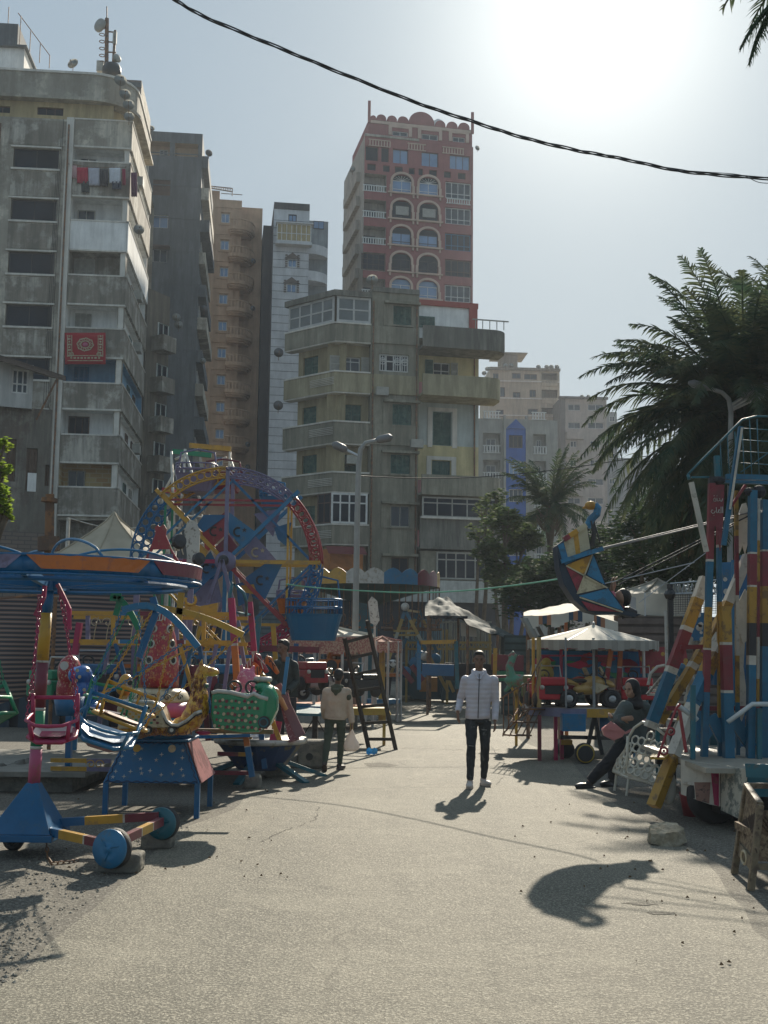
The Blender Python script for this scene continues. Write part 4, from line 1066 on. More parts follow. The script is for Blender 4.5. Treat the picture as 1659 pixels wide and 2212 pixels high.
DKD=mat('dark_dish_metal',(.10,.10,.10),rough=.6,bump=0)
for x,y,Y,r_,lab,az,el in D_:
 dish(x,y,Y,r_,lab,az,el*.35,m_=DKD if 'dark' in lab or 'black' in lab else DISHM)
 # laundry and rug on the beige block
def cloth(px0,py0,px1,py1,Y,name,label,cat,m_,wave=.06,n=10,group=None,legs=0,skew=0):
 a=at(px0,py0,Y);b=at(px1,py0,Y);c=at(px1,py1,Y);d=at(px0,py1,Y)
 mb=MB().smooth();n2=7;g=[]
 for th in(0,.03):
  for j in range(n2+1):
   for i in range(n+1):
    p=a.lerp(b,i/n).lerp(d.lerp(c,i/n),j/n2)
    if j>n2*.4 and legs and abs(i/n-.5)<.12:p=p+V((0,0,(j/n2-.4)*(a.z-d.z)*.8))
    p=p+V((skew*j/n2*.1,wave*math.sin(i*1.9+j*.3)*(.3+j/n2)-th,0));g.append(p)
 k=(n2+1)*(n+1);fs=[]
 for j in range(n2):
  for i in range(n):
   q=j*(n+1)+i;fs.append((q,q+1,q+n+2,q+n+1));fs.append((k+q,k+q+n+1,k+q+n+2,k+q+1))
 for i in range(n):fs.append((i,k+i,k+i+1,i+1));q=n2*(n+1)+i;fs.append((q,q+1,k+q+1,k+q))
 for j in range(n2):q=j*(n+1);fs.append((q,q+n+1,k+q+n+1,k+q));q+=n;fs.append((q,k+q,k+q+n+1,q+n+1))
 mb.add(g,fs);o=mb.build(name,m_);return tag(o,label,cat,group)
def cl(nm,c):return mat('cloth_'+nm,c,rough=.95,bump=.2)
YB=F1.o.y-.5
for x0,y0,x1,y1,nm,c,lab in((154,358,166,385,'pink',(.5,.3,.3),'pale pink top hanging first on the washing line'),(166,362,190,396,'red',(.4,.02,.05),'red printed shirt hanging on the washing line'),
(176,392,193,416,'dkgrey',(.04,.05,.05),'dark trousers hanging low below the red shirt'),(191,363,215,401,'grey',(.42,.42,.47),'light grey shirt on the middle of the washing line'),
(216,366,233,402,'black',(.03,.03,.04),'black garment right of the grey shirt on the line'),(236,363,260,396,'white',(.6,.62,.66),'white shirt hanging right on the washing line'),
(242,392,262,409,'navy',(.03,.04,.07),'dark shorts hanging below the white shirt'),(264,365,271,400,'crimson',(.3,.02,.06),'narrow crimson towel at the end of the line'),
(283,373,296,425,'plum',(.12,.03,.07),'dark plum blanket hanging round the corner of the loggia')):
 cloth(x0,y0,x1,y1,YB,'hanging_garment',lab,'laundry',cl(nm,c),group='laundry on the beige block')
w=MB();w.tube([at(149,354,YB),at(200,362,YB),at(272,361,YB)],.02,5);w.tube([at(149,356,YB+1),at(149,354,YB-.3)],.03,5);w.tube([at(272,364,YB+1),at(272,360,YB-.4)],.03,5)
tag(w.build('washing_line',RUST),'washing line strung across the upper loggia of the beige block','washing line')
def rug_mat():
 M=bpy.data.materials.new('rug_pattern');M.use_nodes=True;n=M.node_tree.nodes;L=M.node_tree.links;b=n['Principled BSDF'];b.inputs['Roughness'].default_value=.95
 b.inputs['Base Color'].default_value=(.33,.012,.02,1);return M
rug=cloth(140,719,228,787,YB-.15,'hanging_rug','red rug with cream medallion pattern draped over the loggia parapet','rug',rug_mat(),wave=.03)
rp=MB();fy=YB-.24;c=at(184,744,fy);s_=fy/FPX
for k in range(16):
 t=2*PI*k/16;t2=2*PI*(k+1)/16
 q=lambda r_,t:c+V((math.cos(t)*r_*s_,0,math.sin(t)*r_*s_*.8))
 rp.beam(q(17,t),q(17+2*(k%2),t2),2.2*s_,.03,(0,1,0));rp.beam(q(10,t),q(10,t2),1.6*s_,.03,(0,1,0));rp.beam(q(11,t),q(15,t+.2),1.2*s_,.03,(0,1,0))
for k in range(8):
 for x in(150,217):rp.obox(at(x,726+6*k,fy),(.05+.03*(k%2),0,0),(0,.02,0),(0,0,.05))
for x in(146,155,212,222):rp.beam(at(x,724,fy),at(x,771,fy),.04,.03,(0,1,0))
for k in range(9):rp.obox(at(154+7.5*k,773,fy),(.05+.02*(k%2),0,0),(0,.02,0),(0,0,.05))
rp.beam(at(146,768,fy),at(222,768,fy),.04,.03,(0,1,0));rp.beam(at(146,779,fy),at(222,779,fy),.04,.03,(0,1,0))
for x,y in((155,765),(213,765)):rp.torus(at(x,y,fy),(0,1,0),.1,.03,10,5)
o=rp.build('rug_pattern_threads',CRM,rug)
rq=MB();rq.ball(c,(6*s_,.03,5*s_),10);rq.build('medallion',PNK,rug)
# plants
def leafm(name,c,tr=.35,c2=None):
 M=bpy.data.materials.new(name);M.use_nodes=True;n=M.node_tree.nodes;L=M.node_tree.links;n.clear()
 o=n.new('ShaderNodeOutputMaterial');d=n.new('ShaderNodeBsdfPrincipled');t=n.new('ShaderNodeBsdfTranslucent');mx=n.new('ShaderNodeMixShader');mx.inputs[0].default_value=tr
 d.inputs['Roughness'].default_value=.75;d.inputs['Specular IOR Level'].default_value=.12
 g=n.new('ShaderNodeNewGeometry');k=n.new('ShaderNodeTexNoise');k.inputs['Scale'].default_value=2.2;L.new(g.outputs['Position'],k.inputs['Vector'])
 r_=n.new('ShaderNodeValToRGB');e=r_.color_ramp.elements;e[0].position=.35;e[1].position=.68;e[0].color=c+(1,);e[1].color=(c2 or tuple(q*1.7 for q in c))+(1,)
 L.new(k.outputs[0],r_.inputs[0]);L.new(r_.outputs[0],d.inputs['Base Color']);L.new(r_.outputs[0],t.inputs[0]);L.new(d.outputs[0],mx.inputs[1]);L.new(t.outputs[0],mx.inputs[2]);L.new(mx.outputs[0],o.inputs[0]);return M
PALML=leafm('palm_leaf',(.04,.075,.045),.38,(.10,.115,.055));TREEL=leafm('tree_leaf',(.06,.10,.035),.45,(.16,.20,.07));LITEL=leafm('bright_leaf',(.16,.26,.03),.55,(.30,.38,.06))
HEDGEL=leafm('hedge_leaf',(.03,.06,.028),.35,(.075,.105,.045));BARK=mat('bark',(.13,.10,.07),rough=.95,scale=6,bump=.6,var=.35)
def frond(mb,o,dirn,L_,droop,rr,leaf=.42,dens=46,up=V((0,0,1)),lw=.018):
 d=V(dirn).normalized();p=V(o);pts=[p.copy()];N=14;step=L_/N;T=[]
 for i in range(N):
  T.append(d.copy());p=p+d*step;pts.append(p.copy());d=(d+V((0,0,-droop*(.35+1.3*i/N)/N))).normalized()
 T.append(d.copy())
 mb.tube(pts,[.035*(1-i/(N+1))+.006 for i in range(N+1)],4,caps=False)
 side=T[0].cross(up)
 if side.length<.1:side=T[0].cross(V((1,0,0)))
 side.normalize()
 for k in range(dens):
  t=(.12+.88*k/(dens-1));f=t*N;i=min(int(f),N-1);q=pts[i].lerp(pts[i+1],f-i);tt=T[i]
  n_=tt.cross(side).normalized();sd_=n_.cross(tt).normalized()
  l=leaf*(math.sin(PI*min(1,.18+t*.80))**.6)*rr.uniform(.8,1.1)
  for s_ in(-1,1):
   ld=(sd_*s_*rr.uniform(.6,.85)+tt*rr.uniform(.55,.85)+n_*rr.uniform(-.35,.45)+V((0,0,rr.uniform(-.4,-.05)))).normalized()
   w=tt*lw;m_=q+ld*l*.55;e=q+ld*l+V((0,0,-l*.12))
   mb.add([q-w,q+w,m_+w*1.1,e,m_-w*1.1],[(0,1,2,3,4)])
def palm(px,py,Y,n,Lf,label,seed,leaf=.42,dens=46,trunk=True,lo=-1.0,hi=1.35,mat_=None,base=None,dead=True,azr=(0,2*PI)):
 rr=random.Random(seed);c=at(px,py,Y)
 t=thing('palm_tree',label,'palm tree',V((c.x,c.y,0)),'palm trees')
 mb=MB()
 for i in range(n):
  a=azr[0]+(azr[1]-azr[0])*((i*.6180339)%1);e=lo+(hi-lo)*(((i*.7548776)+rr.uniform(-.05,.05))%1)**(1.4 if n>100 else 1)
  d=V((math.cos(a)*math.cos(e),math.sin(a)*math.cos(e),math.sin(e)))
  frond(mb,c+d*.15,d,Lf*rr.uniform(.8,1.08),1.15+.55*(e<.5)+rr.uniform(-.2,.4),rr,leaf,dens)
 mb.build('crown',mat_ or PALML,t)
 if dead and n>100:
  mb=MB()
  for i in range(34):
   a=2*PI*((i*.6180339)%1);e=rr.uniform(-1.25,-.55);d=V((math.cos(a)*math.cos(e),math.sin(a)*math.cos(e),math.sin(e)));frond(mb,c+d*.2-V((0,0,.3)),d,Lf*rr.uniform(.6,.9),1.4,rr,leaf*.8,40)
  mb.build('dead_fronds',leafm('dead_palm_leaf',(.10,.08,.035),.3,(.17,.13,.06)),t)
 if trunk:
  b=MB();N=22;pts=[];rs=[]
  for i in range(N+1):
   z=c.z*i/N;pts.append(V((c.x,c.y,z)));rs.append((.26 if i<N-3 else .36)*(1 if n>50 else .45)*(1+.08*(i%2)))
  b.tube(pts,rs,12);b.build('trunk',BARK,t)
  if dead:
   k=MB()
   for i in range(40):
    a=rr.uniform(0,2*PI);p=c+V((math.cos(a)*.3,math.sin(a)*.3,-.2-rr.random()*.9));k.beam(p,p+V((math.cos(a)*.25,math.sin(a)*.25,.35)),.07,.03)
   k.build('leaf_stubs',BARK,t)
 return t
palm(1610,905,26,330,3.85,'big date palm with dense drooping fronds at the right edge of the street',4,.56,84,lo=-1.45,hi=1.3)
palm(1730,760,30,70,3.4,'second date palm whose fronds rise at the right picture edge',9,.5,60)
palm(1188,1100,46,46,2.5,'small hazy palm in front of the pinkish far block',12,.42,46,lo=-.3,hi=1.4)
def near_frond():
 c=at(1690,-120,9);t=thing('palm_tree','near palm out of view with only a frond tip in the top right corner','palm tree',V((c.x+1.2,c.y,0)),'palm trees');rr=random.Random(3);mb=MB()
 for i in range(9):
  a=PI*.55+i*.35;frond(mb,c+V((1.2,0,.3)),(math.cos(a),math.sin(a)*.7,.35),1.9,1.9,rr,.34,44,lw=.012)
 a=at(1720,-40,9);frond(mb,a,at(1628,60,9)-a,.85,1.3,rr,.2,60,lw=.006);frond(mb,at(1760,-60,9),at(1650,10,9)-at(1760,-60,9),.95,1.0,rr,.2,60,lw=.006)
 mb.build('crown',PALML,t);b=MB();b.tube([V((c.x+1.2,c.y,0)),c+V((1.2,0,.3))],.25,12);b.build('trunk',BARK,t)
near_frond()
def tree(name,label,px,py,Y,blobs,n,leaf,m_,seed=1,trunk=None,group=None,flat=False):
 rr=random.Random(seed);c=at(px,py,Y);t=thing(name,label,'tree',V((c.x,c.y,0)),group)
 mb=MB()
 B=[(at(x,y,Y+dy),r_*Y/FPX,sy)for x,y,dy,r_,sy in blobs];tot=sum(b[1]**2 for b in B)
 for bc,r_,sy in B:
  k=int(n*r_*r_/tot)
  ncl=max(6,k//26);cl=[]
  for j in range(ncl):
   v=V((rr.gauss(0,1),rr.gauss(0,1),rr.gauss(0,1))).normalized()*r_*(rr.random()**.4);v.z*=sy;cl.append(bc+v)
  for j in range(k):
   q=rr.choice(cl)+V((rr.gauss(0,1),rr.gauss(0,1),rr.gauss(0,.8)))*r_*.13
   M=Matrix.Rotation(rr.uniform(0,6.28),3,'Z')@Matrix.Rotation(rr.uniform(-1.1,1.1),3,'X');s_=leaf*rr.uniform(.6,1.3)
   mb.add([q+M@V((-s_,0,0)),q+M@V((0,-s_*.45,0)),q+M@V((s_,0,0)),q+M@V((0,s_*.45,0))],[(0,1,2,3)])
 mb.build('crown',m_,t)
 b=MB();base=V((c.x,c.y,0))if trunk is None else gnd(*trunk)if len(trunk)==2 else V(trunk)
 for bc,r_,sy in B:
  mid=base.lerp(bc,.5)+V((rr.uniform(-.2,.2),0,.2));b.tube([base,mid,bc],[.13,.08,.03],6)
  for j in range(5):
   v=V((rr.uniform(-1,1),rr.uniform(-1,1),rr.uniform(-.3,1)))*r_*.7;b.tube([mid.lerp(bc,.5+.1*j),bc+v],[.035,.01],4)
 b.build('trunk',BARK,t);return t
tree('street_tree','feathery green tree right of the corner block',1100,1180,44,[(1090,1130,0,42,.8),(1065,1190,0,40,.8),(1130,1165,1,45,.7),(1085,1245,0,45,.8),(1150,1230,1,40,.8)],9000,.11,TREEL,2)
tree('street_tree','dark dense tree behind the pirate boat',1230,1230,36,[(1180,1250,0,60,.8),(1240,1210,1,60,.9),(1130,1290,0,55,.8),(1290,1190,2,65,1),(1320,1260,1,60,1),(1210,1310,0,60,.8)],16000,.09,HEDGEL,3)
tree('street_tree','dark tree mass below the big palm',1420,1180,31,[(1380,1160,0,80,1),(1470,1120,0,80,1),(1400,1250,1,70,.8),(1530,1190,1,80,1),(1480,1240,0,70,.8)],16000,.08,HEDGEL,4)
tree('slim_tree','slim bare trunk with thin twigs in front of the corner block windows',1032,1150,48,[(1050,1100,0,32,.8),(1035,1150,0,28,.8),(1075,1070,0,24,.7)],1300,.09,TREEL,5)
tree('leafy_tree','sunlit bright green branch reaching in at the left edge',-10,1040,14,[(-5,960,0,26,1),(0,1010,0,24,1),(8,1075,0,26,1.1),(-30,1030,.3,45,1.2),(12,1110,0,20,1)],4200,.035,LITEL,6,trunk=(-5.2,13.5,0))
# rides on the left
def sbeam(mb,a,b,w,h,segs,up=(0,0,1),round_=False):
 """beam painted in bands: segs = [(fraction end, material index), ...]"""
 a=V(a);b=V(b);f0=0
 for f1,mi in segs:
  mb.mat(mi);p,q=a.lerp(b,f0),a.lerp(b,f1)
  if round_:mb.tube([p,q],w/2,12)
  else:mb.beam(p,q,w,h,up)
  f0=f1
 mb.mat(0)
def chain(mb,a,b,link=.034,r=.0035,sag=0):
 a=V(a);b=V(b);n=max(2,int((b-a).length/(link*.8)))
 for i in range(n):
  f0,f1=i/n,(i+1)/n
  p=a.lerp(b,f0)-V((0,0,sag*math.sin(PI*f0)));q=a.lerp(b,f1)-V((0,0,sag*math.sin(PI*f1)))
  c=(p+q)/2;d=(q-p).normalized();s_=d.cross(V((0,1,0))if i%2 else V((1,.3,0)))
  if s_.length<.1:s_=V((0,0,1))
  s_.normalize();hl,hw=(q-p).length*.58,link*.26
  pts=[c+d*hl*math.cos(t)+s_*hw*math.sin(t)for t in[2*PI*k/8 for k in range(8)]]
  mb.tube(pts,r,4,closed=True)
def scroll(mb,c,s_,X,Z,r=.008,turns=1.3,flip=1):
 pts=[]
 for k in range(22):
  t=k/21*turns*2*PI;rr_=s_*(1-.8*k/21);pts.append(V(c)+V(X)*rr_*math.cos(t)*flip+V(Z)*rr_*math.sin(t))
 mb.tube(pts,r,5)
def star_poly(c,r,X,Z,n=5,rot=PI/2,k=.42):
 return[V(c)+V(X)*(r*(1 if i%2==0 else k))*math.cos(rot+PI*i/n)+V(Z)*(r*(1 if i%2==0 else k))*math.sin(rot+PI*i/n)for i in range(2*n)]
def star(mb,c,r,X,Z,N,n=5,k=.42):
 pl=star_poly(c,r,X,Z,n,k=k);cc=V(c)+V(N)*.004
 mb.add([cc]+[p+V(N)*.004 for p in pl],[(0,i+1,(i+1)%len(pl)+1)for i in range(len(pl))])
def disc(mb,c,r,X,Z,N,n=18,off=.004,r2=None):
 cc=V(c)+V(N)*off
 if r2:
  a=[cc+(V(X)*math.cos(2*PI*i/n)+V(Z)*math.sin(2*PI*i/n))*r for i in range(n)];b=[cc+(V(X)*math.cos(2*PI*i/n)+V(Z)*math.sin(2*PI*i/n))*r2 for i in range(n)]
  mb.add(a+b,[(i,(i+1)%n,n+(i+1)%n,n+i)for i in range(n)])
 else:mb.add([cc+(V(X)*math.cos(2*PI*i/n)+V(Z)*math.sin(2*PI*i/n))*r for i in range(n)],[tuple(range(n))])
XX,YY,ZZ=V((1,0,0)),V((0,1,0)),V((0,0,1))
# swing ride on a trailer cross
def swing_ride():
 Y=10.3;C0=at(73,1695,Y);C1=at(104,1262,Y)
 t=thing('swing_carousel','small chair swing ride with striped leaning mast and orange and purple rim panels','fairground ride',V((C0.x,Y,0)))
 m_=MB().smooth();P_=[(0.165,3),(.30,1),(.315,5)]
 sbeam(m_,C1,C0,.108,.1,[(.145,0),(.385,1),(.395,5),(.62,2),(.635,5),(.81,3),(.825,5),(1,4)],round_=True)
 m_.build('mast',[BLU,YEL,DRED,GRN,PNK,WHT],t)
 k=MB();top=at(108,1068,Y);k.tube([C1,at(106,1200,Y),top],[.055,.045,.04],10);k.tube([at(105,1190,Y),at(105,1160,Y)],.1,10);k.tube([at(106,1085,Y),at(107,1076,Y)],.075,8);k.build('mast_head',RUST,t)
 f=MB();bz=.2;w=.27;cx=at(60,1790,Y).x
 q=.05;T_=[(C0.x-q,Y-q),(C0.x+q,Y-q),(C0.x+q,Y+q),(C0.x-q,Y+q)];B_=[(cx-w,Y-w),(cx+w,Y-w),(cx+w,Y+w),(cx-w,Y+w)]
 f.hexa([(x,y,bz)for x,y in B_]+[(x,y,C0.z+.02)for x,y in T_]);f.box((cx-w-.02,Y-w-.02,bz-.06),(cx+w+.02,Y+w+.02,bz-.002));f.build('foot_pyramid',BLU,t,bevel=.006)
 wl=[(gnd(240,1890),.157,.20),(gnd(350,1836),.145,.23),(gnd(-60,1840),.15,.2),(gnd(28,1836),.10,.12)]
 near=V((wl[0][0].x,wl[0][0].y+.05,.2));far=V((wl[1][0].x,wl[1][0].y,.23))
 src=V((cx+.15,Y-.1,.22));src2=V((cx+.15,Y+.15,.24))
 a=MB();sbeam(a,src,near-V((.02,-.1,0)),.055,.07,[(.28,0),(.62,1),(.64,3),(1,2)]);a.build('trailer_arm',[BLU,YEL,DRED,WHT],t)
 a=MB();sbeam(a,src2,far+V((-.03,-.05,.07)),.055,.07,[(.32,0),(.67,1),(.69,3),(1,2)]);a.build('trailer_arm',[BLU,YEL,DRED,WHT],t)
 a=MB();sbeam(a,near+V((.02,.12,.03)),far+V((.0,-.1,.03)),.055,.07,[(.14,1),(.44,2),(.46,3),(.72,1),(.74,3),(1,2)]);a.build('trailer_axle',[BLU,YEL,DRED,WHT],t)
 a=MB();sbeam(a,V((cx-.2,Y,.22)),V((cx-1.3,Y-.3,.25)),.055,.07,[(.3,0),(.6,1),(1,2)]);sbeam(a,V((cx-.2,Y+.1,.22)),V((cx-1.1,Y+.9,.4)),.055,.07,[(.3,0),(.6,1),(1,2)]);a.build('trailer_arm',[BLU,YEL,DRED,WHT],t)
 for i,(g_,r_,z)in enumerate(wl[:2]):
  ax=V((-.35,-1,.08)).normalized()if i==0 else V((-.25,-1,.05)).normalized();c=V((g_.x,g_.y+.02,z))
  o=MB().smooth();o.lathe([(r_*.7,.05),(r_*.93,.048),(r_,.02),(r_,-.03),(r_*.9,-.055),(r_*.5,-.055)],c,30,ax);wh=o.build('wheel',[RUB],t)
  h=MB().smooth();h.lathe([(.002,.074),(.022,.074),(.024,.064),(r_*.42,.060),(r_*.62,.064),(r_*.66,.058),(r_*.93,.062),(r_*.97,.04),(r_*.9,.0)],c,30,ax)
  X_=ax.cross(ZZ).normalized();Z_=X_.cross(ax)
  for j in range(3):
   an=2*PI*j/3+.6;h.tube([c+ax*.064+(X_*math.cos(an)+Z_*math.sin(an))*r_*.15,c+ax*.066+(X_*math.cos(an+.15)+Z_*math.sin(an+.15))*r_*.62],.006,5)
  h.build('hub_cap',LBL if i==0 else TEA,wh)
 o=MB().smooth();o.torus(V((wl[3][0].x,wl[3][0].y,.1)),(0.3,1,0),.075,.035,20,8);o.lathe([(.01,.03),(.06,.03),(.06,-.03)],V((wl[3][0].x,wl[3][0].y,.1)),14,(0,1,0));o.build('wheel',RUB,t)
 cz0,cz1,Rr=2.345,2.49,1.34;C=V((C1.x,Y,0));n=48
 ring=MB().smooth()
 def P2(a_,r_,z):return C+V((math.cos(a_)*r_,math.sin(a_)*r_,z))
 for i in range(n):
  a0,a1=2*PI*i/n,2*PI*(i+1)/n
  ring.hexa([P2(a0,Rr,cz0),P2(a1,Rr,cz0),P2(a1,Rr-.012,cz0),P2(a0,Rr-.012,cz0),P2(a0,Rr,cz1),P2(a1,Rr,cz1),P2(a1,Rr-.012,cz1),P2(a0,Rr-.012,cz1)])
 ring.tube([P2(2*PI*i/n,Rr,cz1)for i in range(n)],.013,6,closed=True);ring.tube([P2(2*PI*i/n,Rr,cz0)for i in range(n)],.011,6,closed=True)
 ring.build('rim',BLU,t)
 cols=[MAG,ORG_P,PUR,GRN,MAG,ORG_P,PUR,ORG_P];seq=[DRED,ORG_P,PUR,YEL,GRN,DRED,ORG_P,PUR]
 N8=8;off=R(-82)
 for j in range(N8):
  p=MB();A0=off+2*PI*j/N8+.0;A1=off+2*PI*(j+1)/N8
  top0,top1,b0,b1=A0+.01,A1-.01,A0+.10,A1-.10;K=8
  for k_ in range(K):
   f0,f1=k_/K,(k_+1)/K
   ta,tb=top0+(top1-top0)*f0,top0+(top1-top0)*f1;ba,bb=b0+(b1-b0)*f0,b0+(b1-b0)*f1
   for rr_ in(Rr+.006,):p.hexa([P2(ba,rr_,cz0+.035),P2(bb,rr_,cz0+.035),P2(bb,rr_-.003,cz0+.035),P2(ba,rr_-.003,cz0+.035),P2(ta,rr_+.004,cz1),P2(tb,rr_+.004,cz1),P2(tb,rr_-.003,cz1),P2(ta,rr_-.003,cz1)])
  mid=(A0+A1)/2;dx,dy=math.cos(mid),math.sin(mid)
  m2=PUR if(dy<-.7 and dx<0)else ORG_P if(dy<-.7)else DRED if dx>.6 and dy<.3 else[YEL,GRN,MAG,PUR][j%4]
  p.build('rim_panel',m2,t)
 sp=MB()
 for j in range(8):
  a_=off+2*PI*j/8;sp.beam(P2(a_,.05,2.33),P2(a_,Rr-.02,2.36),.045,.07)
  pts=[P2(a_,.09+(Rr-.1)*math.sin(f*PI/2)**1.0,cz1+.02+.22*math.sin(PI*min(1,f*.9+.1)))for f in[k_/10 for k_ in range(11)]]
 sp.tube([C+V((0,0,2.27)),C+V((0,0,2.40))],.1,14);sp.tube([P2(2*PI*k_/32,Rr-.12,2.31)for k_ in range(32)],.02,6,closed=True)
 sp.build('spokes',BLU,t)
 for j in range(0,8,2):
  hp=MB().smooth();a_=off+.2+2*PI*j/8
  hp.tube([P2(a_+.25*f,.1+(Rr-.12)*f,cz1+.01+.17*math.sin(PI*f)**.6)for f in[k_/14 for k_ in range(15)]],.012,7);hp.build('roof_hoop',LBL,t)
 def seat(cpx,cpy,Ys,w,tilt,yaw,m1,traym,tops,h=.30,bars=0,pitch=0):
  c=at(cpx,cpy,Ys);M=Matrix.Rotation(yaw,3,'Z')@Matrix.Rotation(tilt,3,'Y')@Matrix.Rotation(pitch,3,'X')
  g=lambda x,y,z:c+M@V((x,y,z))
  s_=MB();hw,hd=w/2,w*.42
  poly=[(-hw,hd),(-hw*1.05,-hd*.2),(-hw*.55,-hd),(hw*.55,-hd),(hw*1.05,-hd*.2),(hw,hd)]
  s_.prism([g(x,y,0)for x,y in poly],M@V((0,0,.02)));st=s_.build('seat',m1,t)
  tr=MB();inner=[(x*.82,y*.82)for x,y in poly];lo=[g(x*.45,y*.45,.012)for x,y in poly];hi=[g(x,y,.045)for x,y in inner];nn=len(poly)
  tr.add(lo+hi,[tuple(range(nn))]+[(i,(i+1)%nn,nn+(i+1)%nn,nn+i)for i in range(nn)]);tr.build('seat_tray',traym,st)
  fr=MB().smooth();r_=.014
  fr.tube([g(x,y,.01)for x,y in poly],.017,6,closed=True)
  rail=[(-hw,hd),(-hw*1.12,-hd*.3),(-hw*.6,-hd*1.15),(0,-hd*1.3),(hw*.6,-hd*1.15),(hw*1.12,-hd*.3),(hw,hd)]
  fr.tube([g(x,y,h*.5)for x,y in rail],r_,7)
  for x,y in((-hw,hd),(hw,hd)):fr.beam(g(x,y,0),g(x,y,h),.03,.02)
  for x,y in((-hw*.75,-hd*.8),(hw*.75,-hd*.8)):fr.beam(g(x,y,.01),g(x*1.15,y*1.15,h*.5),.03,.012)
  for z in((h*.45,h*.95)if bars else(h*.9,)):fr.beam(g(-hw,hd,z),g(hw,hd,z),.012,.03)
  for k_ in range(1,bars):fr.beam(g(-hw+w*k_/max(1,bars),hd,h*.45),g(-hw+w*k_/max(1,bars),hd,h*.95),.01,.02)
  fr.build('guard_frame',m1,st)
  for(x,y),tp in zip(((-hw,hd),(hw,hd),(-hw*1.1,-hd*.3),(hw*1.1,-hd*.3)),tops):ch=MB();chain(ch,g(x,y,h if y>0 else h*.5),at(*tp),.036,.0042);ch.build('chain',m1,st)
 METT=mat('bare_sheet_metal',(.45,.36,.34),rough=.3,metal=.6,scale=4,bump=.05);METB=mat('brushed_sheet_metal',(.5,.56,.62),rough=.28,metal=.6,scale=4,bump=.05)
 seat(113,1592,9.1,.34,.0,.12,MAG,METT,[(84,1285,9.4),(127,1275,9.2),(93,1275,9.2),(140,1300,9.1)],pitch=.28)
 seat(224,1594,9.6,.46,.30,.1,LBL,METB,[(262,1322,9.6),(300,1330,9.5),(392,1392,9.6),(426,1400,9.6)],pitch=.25)
 seat(258,1560,10.2,.46,.36,.2,YEL,METT,[(330,1318,10.2),(376,1334,10.1),(470,1370,10.2),(522,1368,10.2)],bars=3)
 seat(225,1545,11.2,.4,.2,.2,GRN,METT,[(275,1325,11.2),(300,1322,11.2),(318,1340,11.2),(330,1372,11.2)])
 seat(-35,1570,9.5,.42,-.5,-.3,GRN,GRN,[(-70,1300,9.5),(-30,1300,9.6),(2,1470,9.5),(-50,1330,9.5)])
 def spreader(pts,Ys,m1,w=.055):
  b=MB();P_=[at(x,y,Ys)for x,y in pts]
  for i in range(len(P_)-1):b.beam(P_[i],P_[i+1],.02,w,(0,1,0))if False else b.beam(P_[i],P_[i+1],w,.03,(0,1,0))
  b.build('spreader_arm',m1,t)
 def arcp(x0,y0,x1,y1,hgt,n_=9):return[(x0+(x1-x0)*k_/n_,y0+(y1-y0)*k_/n_-hgt*math.sin(PI*k_/n_))for k_ in range(n_+1)]
 spreader(arcp(264,1318,428,1398,42),9.6,LBL);spreader([(330,1290),(338,1322),(300,1420)],9.7,BLU)
 spreader([(392,1280),(385,1350)],10.2,YEL);spreader(arcp(330,1312,525,1372,12,6),10.2,YEL)
 spreader(arcp(238,1292,300,1360,22),11.2,GRN);spreader([(240,1288),(262,1288),(250,1330)],11.2,GRN)
 spreader([(97,1265),(95,1290),(76,1330)],9.4,MAG,.03);spreader([(124,1262),(138,1290),(150,1316),(150,1360)],9.2,MAG,.03)
 return t
swing_ride()
def wheel_blocks():
 for x,y,w,h,Yo,lab in((245,1893,.36,.155,0,'grey stone block under the nearest blue wheel'),(331,1840,.28,.17,0,'squared grey block under the farther blue wheel')):
  p=gnd(x,y)+V((0,.1,0));rr=random.Random(x);mb=MB();vs=[]
  for sx,sy,sz in((-1,-1,0),(1,-1,0),(1,1,0),(-1,1,0),(-1,-1,1),(1,-1,1),(1,1,1),(-1,1,1)):
   vs.append(p+V((sx*w/2*rr.uniform(.9,1.02),.12+sy*.11,sz*h*rr.uniform(.9,1.03))))
  mb.hexa(vs);o=mb.build('stone_block',STONE,None,bevel=.02);tag(o,lab,'block')
  s_=o.modifiers.new('sub','SUBSURF');s_.subdivision_type='SIMPLE';s_.levels=3;s_.render_levels=3
  tx=bpy.data.textures.get('rocky')or bpy.data.textures.new('rocky','CLOUDS');tx.noise_scale=.08;d=o.modifiers.new('disp','DISPLACE');d.texture=tx;d.strength=.025;d.mid_level=.5;d.texture_coords='GLOBAL'
STONE=mat('grey_stone',(.17,.16,.135),rough=.9,var=.35,scale=9,bump=.5,col2=(.26,.24,.19),c2amt=.4,c2scale=6)
wheel_blocks()
def base_chain():
 mb=MB();p=at(100,1798,10.1);q=at(102,1850,10.1);q.z=.012;chain(mb,p,q,.05,.006);a=q
 for x,y in((112,1866),(150,1862),(170,1858)):b=gnd(x,y,.012);chain(mb,a,b,.05,.006);a=b
 tag(mb.build('steel_chain',RUST),'rusty chain hanging from the blue swing base onto the dirt','chain')
base_chain()
